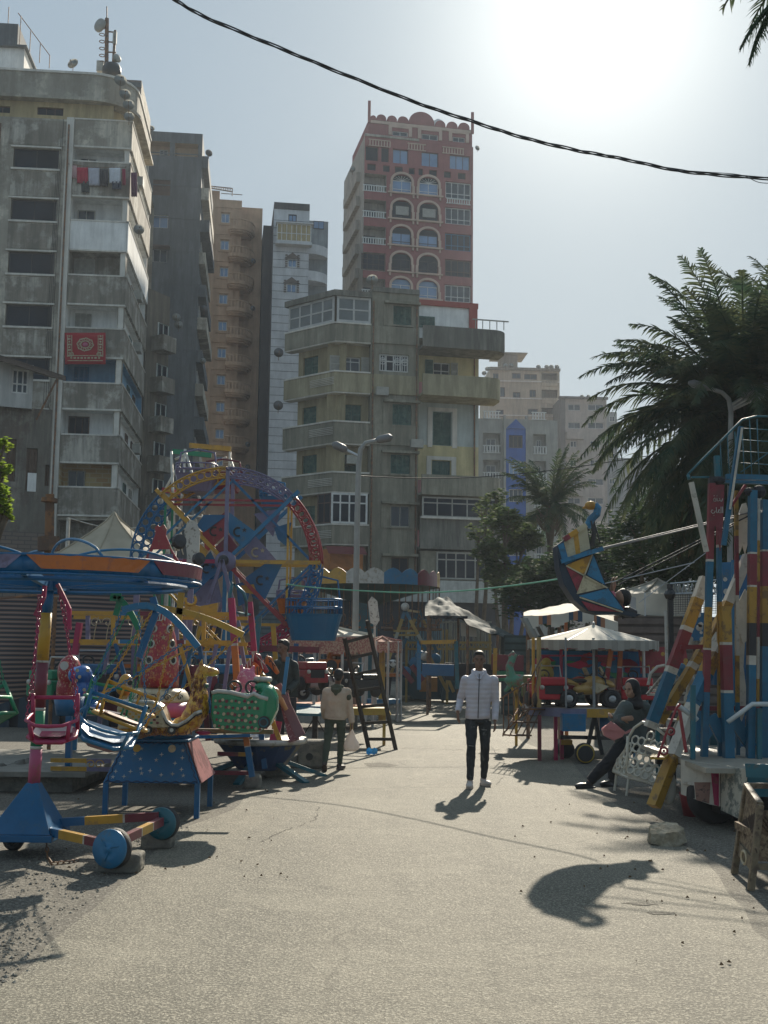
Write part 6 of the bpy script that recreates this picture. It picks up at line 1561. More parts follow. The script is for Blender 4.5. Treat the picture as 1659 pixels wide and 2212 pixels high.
# yellow and red frame ride behind the rocket carousel
def frame_ride():
 Y=14.8;A=lambda x,y,d=0:at(x,y,Y+d);t=thing('swing_bench_frame','red and yellow painted ride frame with scroll railings standing on stone blocks','ride frame',V((A(330,1600).x,Y,0)))
 for d,y0 in((0,1327),(.0,1388)):
  b=MB();sbeam(b,A(150,y0-3,d),A(505,y0,d),.065,.05,[(.3,0),(.31,1),(.42,2),(.52,3),(.70,3),(.71,1),(1,0)]);b.build('rail',[YEL,WHT,LBL,DRED],t)
 for d,y0 in((1.3,1336),(1.3,1392)):
  b=MB();sbeam(b,A(160,y0-3,d),A(535,y0,d),.06,.05,[(.4,0),(.6,1),(1,0)]);b.build('rail',[YEL,DRED],t)
 s_=MB()
 for x in(205,232,285,300,425,450,480):
  scroll(s_,A(x,1345),.07,XX,ZZ,.006,1.1,1 if x%2 else-1);s_.tube([A(x+8,1332),A(x,1362),A(x-3,1384)],.006,4)
 s_.build('scroll_railing',CRM,t)
 for x,d in((190,0),(245,0),(382,0),(440,0),(400,1.3),(300,1.3)):b=MB();b.beam(A(x,1330,d),A(x,1386,d),.05);b.build('upright',[YEL,PUR,YEL,DRED,PUR,YEL][int(x)%6],t)
 b=MB();sbeam(b,A(500,1292),A(512,1470),.10,.08,[(.55,0),(.58,2),(1,1)]);sbeam(b,A(512,1470),A(545,1678),.08,.07,[(.4,1),(.68,1),(.69,2),(1,3)]);b.build('corner_post',[MAG,ORG_P,WHT,BLU],t)
 b=MB();sbeam(b,A(540,1300,1.3),A(572,1660,1.3),.09,.07,[(.30,0),(.32,2),(.62,1),(.64,2),(1,3)]);b.build('corner_post',[MAG,ORG_P,WHT,BLU],t)
 b=MB();sbeam(b,A(172,1345),A(150,1500),.09,.07,[(.45,0),(.5,2),(.8,1),(1,4)]);sbeam(b,A(150,1500),A(148,1660),.08,.07,[(1,3)]);b.build('corner_post',[MAG,ORG_P,WHT,BLU,PUR],t)
 b=MB().smooth();b.tube([A(497,1320),A(497,1285),A(502,1258),A(512,1268),A(526,1280),A(532,1300),A(532,1328,.6)],.022,8);b.beam(A(500,1322),A(540,1328,1.3),.05,.03);b.build('bent_post_top',TEA,t)
 for x0,x1,m_,d in((388,430,YEL,1.2),(468,440,PUR,1.2),(498,478,PUR,1.3),(430,455,BLU,1.4),(520,548,PUR,1.5),(236,212,PUR,1.2),(250,290,BLU,1.3),(415,385,LBL,1.5)):
  b=MB();b.beam(A(x0,1390,d),A(x1,1540,d),.07,.05);b.build('brace',m_,t)
 for y0,m_,x0,x1,d in((1642,(0,1),110,240,-.3),(1660,(0,1),110,240,-.3),(1590,(2,0),300,545,.4),(1628,(3,0),470,545,.2),(1668,(3,3),380,548,.1)):
  b=MB();sbeam(b,A(x0,y0,d),A(x1,y0+2,d),.045,.05,[(.6,m_[0]),(1,m_[1])]);b.build('deck_beam',[YEL,PUR,BLU,DRED],t)
 b=MB();b.hexa([A(300,1600,-.2),A(540,1592,-.2),A(560,1592,1.2),A(280,1600,1.2)]+[p+V((0,0,.04))for p in(A(300,1600,-.2),A(540,1592,-.2),A(560,1592,1.2),A(280,1600,1.2))]);b.build('deck',BLU,t)
 for x,y,sx,sz,d in((232,1612,1,1,-.3),):
  q=MB();m_=MB()
  for k in(-1,1):scroll(m_,A(205+k*9,1651,-.32),.06,XX,ZZ,.007,1.2,k)
  m_.build('scroll_railing',YEL,t)
 b=MB();pts=[(170,1585),(330,1598),(300,1618),(235,1626),(190,1612)];b.prism([A(x,y,-1.2)for x,y in pts],(0,.5,0));hl=b.build('boat_hull',mat('terracotta_paint',(.32,.15,.11),rough=.5),t)
 q=MB()
 for k in range(9):q.torus(A(187+15*k,1600+1.2*k,-1.21),(0,1,0),.028,.006,12,4)
 q.build('painted_rings',CRM,hl)
 b=MB();b.prism([A(x,y,.9)for x,y in((395,1322),(402,1300),(432,1310),(470,1302),(468,1326))],(0,.03,0));b.torus(A(412,1296,.9),(0,1,0),.07,.02,14,5,(0,4.4));b.build('moon_ornament',YEL,t)
 return t
frame_ride()
def dark_under():
 rr=random.Random(8)
 for k,(x,y,w,h,d,lab)in enumerate(((545,1705,.25,.19,.22,'rounded stone under the blue foot of the red and yellow frame'),(598,1680,.42,.16,.3,'long flat stone behind the corner post stone'),(628,1660,.26,.2,.3,'squared stone beside the horse carousel step'))):
  p=gnd(x,y);b=MB();b.hexa([p+V((sx*w/2*rr.uniform(.88,1),sy*d/2+d/2,sz*h*rr.uniform(.9,1)))for sx,sy,sz in((-1,-1,0),(1,-1,0),(1,1,0),(-1,1,0),(-.85,-.8,1),(.8,-.8,1),(.85,.9,1),(-.9,.9,1))])
  o=b.build('stone_block',STONE,None,bevel=.04);tag(o,lab,'block')
 b=MB()
 for k in range(16):
  x=-70+9*k;p=gnd(x,1712-1.2*k);h=.26*rr.uniform(.7,1.1)
  b.ball(p+V((0,.25,.06)),(.17*rr.uniform(.7,1.3),.25,h),8)
 o=organic('broken_kerb',b,mat('crumbling_concrete',(.12,.115,.10),rough=.95,var=.4,scale=6,bump=.8,col2=(.2,.19,.16),c2amt=.4,c2scale=5),None,.03,1);tag(o,'crumbling concrete kerb bank at the left edge behind the swing mast','kerb')
 tx=bpy.data.textures.get('rocky');d_=o.modifiers.new('disp','DISPLACE');d_.texture=tx;d_.strength=.12;d_.mid_level=.5;d_.texture_coords='GLOBAL'
 b=MB();b.box((-8.5,14.4,.2),(-3.6,17.5,.26));
 o=b.build('concrete_slab',mat('slab_concrete',(.22,.21,.18),rough=.9));tag(o,'raised concrete slab behind the broken kerb on the left','slab')
 b=MB();b.box((-8.5,14.6,0),(-3.8,17.3,.199));o2=b.build('slab_foot',STONE,o)
dark_under()
def backdrop():
 M=bpy.data.materials.new('striped_awning_cloth');M.use_nodes=True;n=M.node_tree.nodes;L=M.node_tree.links;b=n['Principled BSDF'];b.inputs['Roughness'].default_value=.9
 g=n.new('ShaderNodeNewGeometry');w=n.new('ShaderNodeTexWave');w.wave_type='BANDS';w.bands_direction='Z';w.inputs['Scale'].default_value=4.6;w.inputs['Distortion'].default_value=.9;w.inputs['Detail Scale'].default_value=.3;L.new(g.outputs['Position'],w.inputs['Vector'])
 r_=n.new('ShaderNodeValToRGB');e=r_.color_ramp.elements;e[0].position=.25;e[1].position=.6;e[0].color=(.045,.05,.06,1);e[1].color=(.20,.11,.09,1);q=e.new(.9);q.color=(.24,.19,.16,1);L.new(w.outputs[0],r_.inputs[0]);L.new(r_.outputs[0],b.inputs['Base Color'])
 mb=MB().smooth();g_=[];nx,nz_=60,16;Y=17.5
 a=at(-60,1300,Y);a2=at(330,1268,Y+1.5);d=at(-60,1545,Y);d2=at(330,1470,Y+1.5)
 for th in(0,.02):
  for j in range(nz_+1):
   for i in range(nx+1):
    f,v=i/nx,j/nz_;p=a.lerp(a2,f).lerp(d.lerp(d2,f),v);p.y+=.12*math.sin(f*19+v*2)*(.3+v)+th;p.z+=.18*math.sin(PI*f)*v-.25*math.sin(PI*f)*(1-v)*0;g_.append(p)
 k=(nz_+1)*(nx+1);fs=[]
 for j in range(nz_):
  for i in range(nx):q=j*(nx+1)+i;fs.append((q,q+1,q+nx+2,q+nx+1));fs.append((k+q,k+q+nx+1,k+q+nx+2,k+q+1))
 mb.add(g_,fs);o=mb.build('striped_cloth',M);tag(o,'brown striped cloth screen sagging behind the left rides','cloth screen')
 b=MB();
 for x in(-40,120,300):p=at(x,1290,Y+.3);b.tube([V((p.x,p.y,0)),p],.03,6)
 b.tube([at(-60,1298,Y+.1),at(330,1266,Y+1.6)],.03,6);tag(b.build('screen_poles',RUST),'thin poles carrying the striped cloth screen','poles')
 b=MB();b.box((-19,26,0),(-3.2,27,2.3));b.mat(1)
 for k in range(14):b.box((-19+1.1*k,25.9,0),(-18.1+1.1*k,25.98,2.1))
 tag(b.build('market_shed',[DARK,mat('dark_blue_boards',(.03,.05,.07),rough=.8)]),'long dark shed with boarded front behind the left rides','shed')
backdrop()
def tent(px,py,Y,hw,hpx,rim_py,name,label,m_,n=8,valance=.35,x0=None,x1=None):
 ap=at(px,py,Y);rz=at(px,rim_py,Y).z;w=hw*Y/FPX;t=thing(name,label,'tent',V((ap.x,Y,0)))
 mb=MB().smooth();rings=[];K=n*6
 for f in[k/8 for k in range(9)]:
  rings.append([ap.lerp(V((0,0,0)),0)+V((math.cos(a)*w*f*(1-.10*(1-abs(math.cos(a*n/2)))*f),math.sin(a)*w*f*(1-.10*(1-abs(math.cos(a*n/2)))*f),-(ap.z-rz)*(f**.8)-.02*(abs(math.sin(a*n/2)))*f))for a in[2*PI*k/K for k in range(K)]])
 mb.loft(rings,caps=False);rings2=[rings[-1],[p-V((0,0,valance))for p in rings[-1]]];mb.loft(rings2,caps=False)
 mb.build('canopy',m_,t)
 s_=MB()
 for k in range(n):
  a=2*PI*k/n;s_.tube([ap+V((math.cos(a)*w*f,math.sin(a)*w*f,-(ap.z-rz)*(f**.8)+.02))for f in[j/8 for j in range(9)]],.02,5)
 s_.build('seams',m_,t)
 for k in range(n):
  a=2*PI*k/n;b=MB();b.tube([V((ap.x+math.cos(a)*w*.97,Y+math.sin(a)*w*.97,0)),V((ap.x+math.cos(a)*w*.97,Y+math.sin(a)*w*.97,rz))],.035,7);b.build('pole',STEEL,t)
 return t
def canvas(name,c,tr=.25):
 M=leafm(name,c,tr,tuple(min(.8,q*1.25)for q in c));return M
CANV=canvas('beige_canvas',(.42,.37,.28),.25);CANW=canvas('white_canvas',(.50,.47,.40),.14)
tent(247,1107,31,150,0,1215,'market_tent','large pointed beige canvas tent behind the left rides',CANV,8)
b=MB()
p=at(148,1118,31);b.tube([V((p.x,p.y,0)),p],.05,7);q=at(365,1125,31);b.tube([V((q.x,q.y,0)),q],.05,7);b.tube([p.lerp(q,k/20)-V((0,0,.25*math.sin(PI*k/20)))for k in range(21)],.012,4)
tag(b.build('bulb_string',WHT),'string with small bulbs between two poles over the beige tent','string lights')
# horse carousel with deck
def horse_head(px,py,Y,s_,m_,parent,mane,flip=1):
 c=at(px,py,Y);g=lambda x,y,z:c+V((x*flip,y,z))*s_
 b=MB();b.loft([[g(cx+math.cos(a)*rx,math.sin(a)*ry,cz+math.cos(a)*0+math.sin(0)+0)if False else g(cx+math.cos(a)*rx*math.cos(tl),math.sin(a)*ry,cz+math.cos(a)*rx*math.sin(tl))for a in[2*PI*k/12 for k in range(12)]]for cx,cz,rx,ry,tl in((-.34,-.42,.20,.11,.5),(-.24,-.2,.16,.09,.5),(-.12,.0,.12,.075,.45),(-.02,.12,.085,.06,.3))])
 b.ball(g(.03,0,.1),(.11*s_,.07*s_,.10*s_),12);b.loft([[g(cx+math.cos(a)*r_*.8,math.sin(a)*r_*.7,cz+math.cos(a)*r_*.45)for a in[2*PI*k/12 for k in range(12)]]for cx,cz,r_ in((.02,.1,.09),(.14,-.04,.075),(.22,-.15,.06),(.26,-.2,.05))])
 for dy in(-.035,.035):b.tube([g(.0,dy,.18),g(.0,dy*1.3,.27)],[.02*s_,.004],6)
 o=organic('horse_head',b,m_,parent,.012,2);k=MB()
 for i in range(6):k.tube([g(-.30+.05*i,-.09+.0*i,-.42+.09*i),g(-.34+.06*i,-.08,-.18+.07*i)],.008,4)
 k.tube([g(.12,-.07,.03),g(.17,-.065,-.13)],.006,4);k.tube([g(.03,-.075,.15),g(.2,-.06,-.03)],.006,4)
 k.build('painted_mane',mane,o);e=MB();e.ball(g(.06,-.062,.07),.012*s_+.005,8);e.build('eye',BLK,o)
 return o
def horse_carousel():
 Y=16.3;A=lambda x,y,d=0:at(x,y,Y+d);c=A(560,1600);t=thing('horse_carousel','low horse carousel with red and yellow horses on a white edged deck','fairground ride',V((c.x,Y,0)))
 b=MB().smooth();zd=A(600,1598,-.2).z;cx=A(560,1600).x;rd=(A(661,1598).x-cx)
 b.lathe([(.05,zd),(rd,zd),(rd+.01,zd-.03),(rd,zd-.07),(rd*.3,zd-.07)],V((cx,Y+.2,0)),40);b.build('deck',WHT,t)
 b=MB();b.lathe([(.3,zd-.075),(rd*.95,zd-.075),(rd*.5,.12),(.3,.12)],V((cx,Y+.2,0)),12);b.build('skirt',mat('dark_navy_painted_board',(.015,.05,.14),rough=.5,col2=(.2,.16,.06),c2amt=.3,c2scale=4),t)
 for k in range(6):a=2*PI*k/6+.3;q=MB();q.beam(V((cx,Y+.2,.35)),V((cx+math.cos(a)*.95,Y+.2+math.sin(a)*.95,.0)),.09,.05);q.build('foot',TEA,t)
 horse_head(552,1432,15.4,.62,mat('maroon_gloss_paint',(.26,.02,.03),rough=.3,coat=.4),t,WHT);horse_head(577,1436,15.9,.60,ORG_P,t,BLK);horse_head(566,1468,15.2,.4,YEL,t,BLK)
 for x,y,m_,Yb in((560,1480,ORG_P,15.4),(585,1500,mat('tan_paint',(.45,.22,.08),rough=.4),15.9)):
  b=MB();b.ball(at(x-20,y,Yb),(.28,.13,.14),14)
  b.tube([at(x-5,y,Yb),at(x+22,y+12,Yb),at(x+34,y+34,Yb)],[.07,.045,.03],8);b.tube([at(x-10,y+8,Yb),at(x+8,y+34,Yb),at(x+2,y+58,Yb)],[.07,.04,.03],8);b.tube([at(x-34,y+4,Yb),at(x-44,y+40,Yb),at(x-40,y+70,Yb)],[.07,.045,.03],8)
  organic('horse_body',b,m_,t,.014,2)
 for x0,y0,x1,y1,m_,w in((612,1500,636,1600,mat('speckled_maroon',(.20,.05,.06),rough=.5,col2=(.45,.3,.3),c2amt=.3,c2scale=40),.14),(598,1480,650,1590,mat('dusty_mauve_paint',(.18,.09,.10),rough=.5),.13),(622,1420,612,1500,LBL,.05),(600,1560,590,1606,MAG,.12),(584,1545,606,1604,YEL,.06)):
  q=MB();q.beam(A(x0,y0,-.1),A(x1,y1,-.3),w,.05,(0,1,0));q.build('slide_board',m_,t)
horse_carousel()
def ladder():
 Y=20.2;t=thing('ladder','dark wooden ladder leaning against the blue gondola','ladder',V((at(800,1600,Y).x,Y,0)));m_=mat('dark_old_wood',(.05,.04,.03),rough=.85,scale=8,bump=.4)
 f1,f2=gnd(833,1616),gnd(857,1621);f1=gnd(835,1615);tp1,tp2=at(742,1345,21.2),at(770,1335,21.2)
 f1,f2=gnd(838-43,1608),gnd(855,1620)
 f1=gnd(797,1618);
 for a,b_ in((f1,at(772-28,1378,21)),(f2,at(793,1340,21))):
  q=MB();q.beam(a,b_,.07,.05);q.build('side_rail',m_,t)
 a0,a1,b0,b1=f1,at(772-28,1378,21),f2,at(793,1340,21)
 for k in range(7):
  f=.09+.145*k;q=MB();q.beam(a0.lerp(a1,f),b0.lerp(b1,f*.92),.055,.03,(0,1,0));q.build('rung',m_,t)
ladder()
def stump():
 p=gnd(676,1662);b=MB();b.box((p.x-.23,p.y+.05,0),(p.x+.20,p.y+.45,.42));o=b.build('concrete_stump',STONE,None,bevel=.05);tag(o,'squat block with a dark hole beside the walking boy','block')
 q=MB();disc(q,V((p.x-.06,p.y+.05,.18)),.055,XX,ZZ,-YY,14);q.build('hole',BLK,o)
 Y=19.5;A=lambda x,y,d=0:at(x,y,Y+d);t=thing('turquoise_table','turquoise bench top on a braced post behind the boy','table',V((A(680,1530).x,Y,0)))
 b=MB();b.hexa([A(632,1545,-.3),A(705,1548,-.3),A(712,1528,.4),A(640,1524,.4)]+[q_+V((0,0,.04))for q_ in(A(632,1545,-.3),A(705,1548,-.3),A(712,1528,.4),A(640,1524,.4))]);b.build('table_top',TEA,t)
 b=MB();p=A(681,1545);b.beam(V((p.x,Y,0)),V((p.x,Y,p.z)),.09);b.build('post',BLK,t)
 for dx in(-.22,.22):b=MB();b.beam(V((p.x,Y,p.z-.02)),V((p.x+dx*1.2,Y,.25)),.02);b.build('brace',BLK,t)
 b=MB();b.hexa([at(735,1545,22),at(845,1545,22),at(838,1530,22),at(735,1530,22)]+[q_+V((0,.5,0))for q_ in(at(735,1545,22),at(845,1545,22),at(838,1530,22),at(735,1530,22))])
 q0=at(760,1545,22.2);b.beam(q0,V((q0.x,q0.y,0)),.06);q0=at(830,1545,22.2);b.beam(q0,V((q0.x,q0.y,0)),.06)
 tag(b.build('low_plank_table',mat('yellow_worn_paint',(.42,.30,.06),rough=.6,col2=(.25,.04,.03),c2amt=.3,c2scale=1.5)),'low yellow and red plank table behind the ladder','table')
stump()
# middle distance
def lamp(px,base_Y,top_py,arms,name,label,r=.07):
 b0=at(px,1400,base_Y);tp=at(px+(0),top_py,base_Y);t=thing(name,label,'street lamp',V((b0.x,base_Y,0)),'street lamps')
 m=MB().smooth();pts=arms[0]['path']
 P_=[V((b0.x,base_Y,0))]+[at(x,y,base_Y)for x,y in pts]
 m.tube(P_,[r*1.3]+[r*(.95-.35*k/len(pts))for k in range(len(pts))],10);m.build('pole',mat('grey_lamp_paint',(.30,.30,.28),rough=.5,streak=.3),t)
 for a in arms:
  if 'path2' in a:q=MB();q.tube([at(x,y,base_Y)for x,y in a['path2']],r*.5,7);q.build('bracket',STEEL,t)
  (x0,y0),(x1,y1)=a['head'];q=MB().smooth();A,B=at(x0,y0,base_Y),at(x1,y1,base_Y);q.tube([A,A.lerp(B,.2),A.lerp(B,.8),B],[r*.6,r*1.25,r*1.35,r*.5],10);q.build('lamp_head',mat('lamp_head_grey',(.16,.16,.16),rough=.5),t)
 return t
lamp(766,27,985,[dict(path=[(768,1330),(772,1100),(775,1000),(779,970),(790,957),(815,951)],head=[(812,951),(848,944)]),dict(path2=[(774,985),(745,971)],head=[(750,973),(718,958)])],'street_lamp','tall grey street lamp with two heads in front of the corner block',.075)
lamp(1576,24,880,[dict(path=[(1577,1200),(1577,1000),(1579,890),(1574,862),(1560,848),(1530,838)],head=[(1535,839),(1487,826)]),dict(path2=[(1579,875),(1605,858)],head=[(1603,859),(1635,832)]),dict(path2=[(1579,882),(1625,855)],head=[(1620,858),(1665,828)]),dict(path2=[(1580,886),(1625,865)],head=[(1622,866),(1650,850)])],'street_lamp','right hand street lamp with four drooping heads against the big palm',.065)
def swing_carousel_far():
 Y=38;c=at(800,1255,Y);s_=Y/FPX;t=thing('swing_carousel','wide swing carousel with scalloped yellow white blue and red canopy before the corner block','fairground ride',V((c.x,Y,0)))
 Rr=150*s_;z0=at(800,1262,Y).z;cols=[YEL,WHT,LBL,DRED,YEL,LBL,WHT,DRED,YEL,LBL,GRN,DRED];n=12;K=8
 for j in range(n):
  p=MB();A0,A1=-PI/2-.85+2*PI*j/n,-PI/2-.85+2*PI*(j+1)/n
  for k in range(K):
   a,b=A0+(A1-A0)*k/K,A0+(A1-A0)*(k+1)/K;ha,hb=[.34+.16*abs(math.sin(PI*f*2))for f in(k/K,(k+1)/K)]
   q=lambda a_,r_,z:V((c.x+math.cos(a_)*r_,Y+math.sin(a_)*r_,z))
   p.hexa([q(a,Rr,z0-.1),q(b,Rr,z0-.1),q(b,Rr-.03,z0-.1),q(a,Rr-.03,z0-.1),q(a,Rr,z0+ha-.1),q(b,Rr,z0+hb-.1),q(b,Rr-.03,z0+hb-.1),q(a,Rr-.03,z0+ha-.1)])
  p.build('rim_panel',cols[j],t)
 b=MB();b.lathe([(.2,z0-.7),(Rr-.05,z0-.08),(Rr-.06,z0),(.2,z0+.1)],V((c.x,Y,0)),30);b.build('canopy_frame',mat('dark_green_frame',(.04,.09,.085),rough=.6),t)
 for a_,m_ in((0,TEA),):b=MB();b.beam((c.x-.1,Y,0),(c.x-.1,Y,z0-.5),.7);b.build('centre_column',m_,t)
 k_=MB()
 for j in range(26):
  a=2*PI*j/26+.1;p=V((c.x+math.cos(a)*(Rr-.2),Y+math.sin(a)*(Rr-.2),z0-.1));k_.tube([p,p-V((0,0,1.3))],.012,4);k_.tube([p+V((.2,0,0)),p+V((.2,0,-1.3))],.012,4)
  k_.obox(p-V((-.1,0,1.35)),(.18,0,0),(0,.16,0),(0,0,.03));k_.torus(p-V((-.1,0,1.05)),(0,1,0),.17,.015,12,4,(0,PI))
 k_.build('hanging_seats',RUST,t)
swing_carousel_far()
def parasol_rides():
 CR=mat('rose_patterned_canvas',(.33,.12,.10),rough=.9,col2=(.5,.36,.25),c2amt=.5,c2scale=22)
 for(px,py,Y,hw,rim,x,lab,nm)in((715,1352,27,95,1372,0,'low parasol roof with rose patterned valance behind the boy',0),(826,1376,30,42,1385,0,'small scallop edged canopy right of the rose parasol',1)):
  t=tent(px,py,Y,hw,0,rim,'parasol_carousel',lab,CANW if nm==0 else CR,10,.05);t['category']='fairground ride'
  ap=at(px,py,Y);rz=at(px,rim,Y).z-.05;w=hw*Y/FPX;v=MB();K=60
  for i in range(K):
   a,b=2*PI*i/K,2*PI*(i+1)/K;h=.34 if nm==0 else .2;dz=.05*abs(math.sin(i*PI/3));q=lambda a_,z:V((ap.x+math.cos(a_)*w*1.01,Y+math.sin(a_)*w*1.01,z))
   v.quad(q(a,rz),q(b,rz),q(b,rz-h-dz),q(a,rz-h-dz))
  v.build('valance',CR,t)
  d=MB();d.lathe([(.1,.55),(w*.95,.55),(w*.95,.45),(w*.8,.42),(.2,.42)],V((ap.x,Y,0)),24);d.build('deck',[ORG_P,LBL][nm],t)
  p=MB();p.tube([(ap.x,Y,0),(ap.x,Y,ap.z)],.08,10);p.build('centre_pole',YEL,t)
parasol_rides()
def toy_jeep(px,py,Y,w,m_,label,group=None,yaw=0.0,face='back'):
 c=gnd(px,py)if Y is None else at(px,py,Y);Mz=Matrix.Rotation(yaw,3,'Z');g=lambda x,y,z:c+Mz@V((x,y,z))
 t=thing('toy_car',label,'ride vehicle',c,group);hb=w/2
 def bx(mb,x0,x1,y0,y1,z0,z1):mb.hexa([g(x,y,z)for z in(z0,z1)for x,y in((x0,y0),(x1,y0),(x1,y1),(x0,y1))])
 b=MB();bx(b,-hb,hb,-.42,.42,.13,.36);bx(b,-hb*.92,hb*.92,-.40,-.05,.36,.50);bx(b,-hb,-hb+.06,-.05,.42,.36,.46);bx(b,hb-.06,hb,-.05,.42,.36,.46);b.build('body',m_,t,bevel=.025)
 for sx in(-1,1):
  for sy in(-.27,.28):
   q=MB().smooth();q.lathe([(.01,.05),(.1,.05),(.125,.03),(.125,-.03),(.1,-.05)],g(sx*hb,sy,.12),18,Mz@V((1,0,0)));q.build('wheel',RUB,t)
 q=MB();bx(q,-hb*.6,hb*.6,-.425,-.41,.22,.36);q.build('grille',BLK,t)
 for sx in(-1,1):q=MB().smooth();q.lathe([(.001,.02),(.035,.015),(.04,0)],g(sx*hb*.78,-.42,.33),14,Mz@V((0,-1,0)));q.build('headlight',WHT,t)
 q=MB().smooth();q.torus(g(-.05,.02,.54),Mz@V((0,-1,.6)),.08,.014,16,6);q.tube([g(-.05,.02,.54),g(-.05,-.1,.45)],.01,5);q.build('steering_wheel',BLK,t)
 q=MB();q.tube([g(-hb*.85,-.05,.5),g(-hb*.8,.0,.68),g(hb*.8,.0,.68),g(hb*.85,-.05,.5)],.012,6);q.build('windscreen_frame',STEEL,t)
 return t
toy_jeep(730,1452,27,.42,ORG_P,'orange toy car with round black roundels under the rose parasol',yaw=.2)
d_=bpy.data.objects
def roundels():
 t=thing('toy_car','second orange toy car with black spare wheel left of the first','ride vehicle',at(716,1452,26.5));c=at(720,1440,26.4)
 b=MB();b.obox(c,(.34,0,0),(0,.3,0),(0,0,.16));b.build('body',ORG_P,t,bevel=.04)
 for x in(716,744):q=MB().smooth();q.lathe([(.01,.06),(.06,.055),(.085,.04),(.12,.04),(.13,0),(.13,-.05)],at(x,1438,26.1),18,(0,-1,0));q.build('spare_wheel',RUB,t)
 for x in(-.28,.28):q=MB().smooth();q.lathe([(.01,.05),(.12,.04),(.12,-.04)],c+V((x,-.25,-.2)),14,(1,0,0));q.build('wheel',RUB,t)
roundels()
toy_jeep(668,1500,22.5,.5,mat('dark_green_paint',(.02,.06,.05),rough=.4),'dark toy jeep parked behind the turquoise table',yaw=1.2)
toy_jeep(770,1505,24,.55,BLK,'black toy jeep with pale wing behind the ladder',yaw=-.9)
def motorbike(px,py,Y,L_,m_,label,yaw=0,name='toy_motorbike',quad=False):
 c=at(px,py,Y);Mz=Matrix.Rotation(yaw,3,'Z');k=L_/1.0;g=lambda x,y,z:c+Mz@V((x*k,y*k,z*k))
 t=thing(name,label,'ride vehicle',c)
 for x in(-.36,.36):
  for y in((-.14,.14)if quad else(0,)):
   w=MB().smooth();w.torus(g(x,y,.15),Mz@V((0,1,0)),.105*k,.05*k,22,8);o=w.build('wheel',RUB,t)
   h=MB().smooth();h.lathe([(.01*k,.03*k),(.05*k,.04*k),(.07*k,.02*k),(.07*k,-.02*k)],g(x,y,.15),16,Mz@V((0,-1,0)));h.build('rim',STEEL,o)
 b=MB();b.ball(g(.08,0,.42),(.2*k,.1*k,.11*k),14,Mz);b.ball(g(.0,0,.30),(.28*k,.09*k,.09*k),14,Mz);b.ball(g(.33,0,.40),(.13*k,.09*k,.06*k),12,Mz@Matrix.Rotation(.4,3,'Y'));b.ball(g(-.33,0,.42),(.17*k,.09*k,.045*k),12,Mz@Matrix.Rotation(.2,3,'Y'));organic('fairing',b,m_,t,.016,3)
 s_=MB().smooth();s_.ball(g(-.14,0,.44),(.18*k,.09*k,.04*k),12,Mz);s_.build('seat',BLK,t)
 f=MB().smooth()
 for y in(-.06,.06):f.tube([g(.36,y,.15),g(.25,y,.5)],.018*k,6)
 f.tube([g(.22,-.2,.58),g(.24,-.08,.53),g(.24,.08,.53),g(.22,.2,.58)],.015*k,6);f.tube([g(-.36,-.05,.15),g(-.1,-.05,.25)],.02*k,6);f.build('handlebar',BLK,t)
 w=MB();w.prism([g(.30,-.05,.5),g(.20,-.05,.68),g(.17,-.05,.66),g(.26,-.05,.5)],Mz@V((0,.1*k,0)));w.build('windshield',CRM,t)
 q=MB();q.prism([g(.0,-.125,.33),g(.1,-.125,.42),g(.32,-.125,.36),g(.12,-.125,.24)],Mz@V((0,.02,0)));q.build('side_panel',CRM if quad else WHT,t)
 return t
motorbike(690,1512,22,.9,mat('pearl_grey_paint',(.32,.28,.27),rough=.3),'pale faired toy motorbike behind the turquoise table',.3)
motorbike(845,1455,33,.75,mat('black_white_paint',(.06,.06,.06),rough=.3,col2=(.6,.6,.58),c2amt=.5,c2scale=9),'black and white toy motorbike standing on the orange platform',-.5)
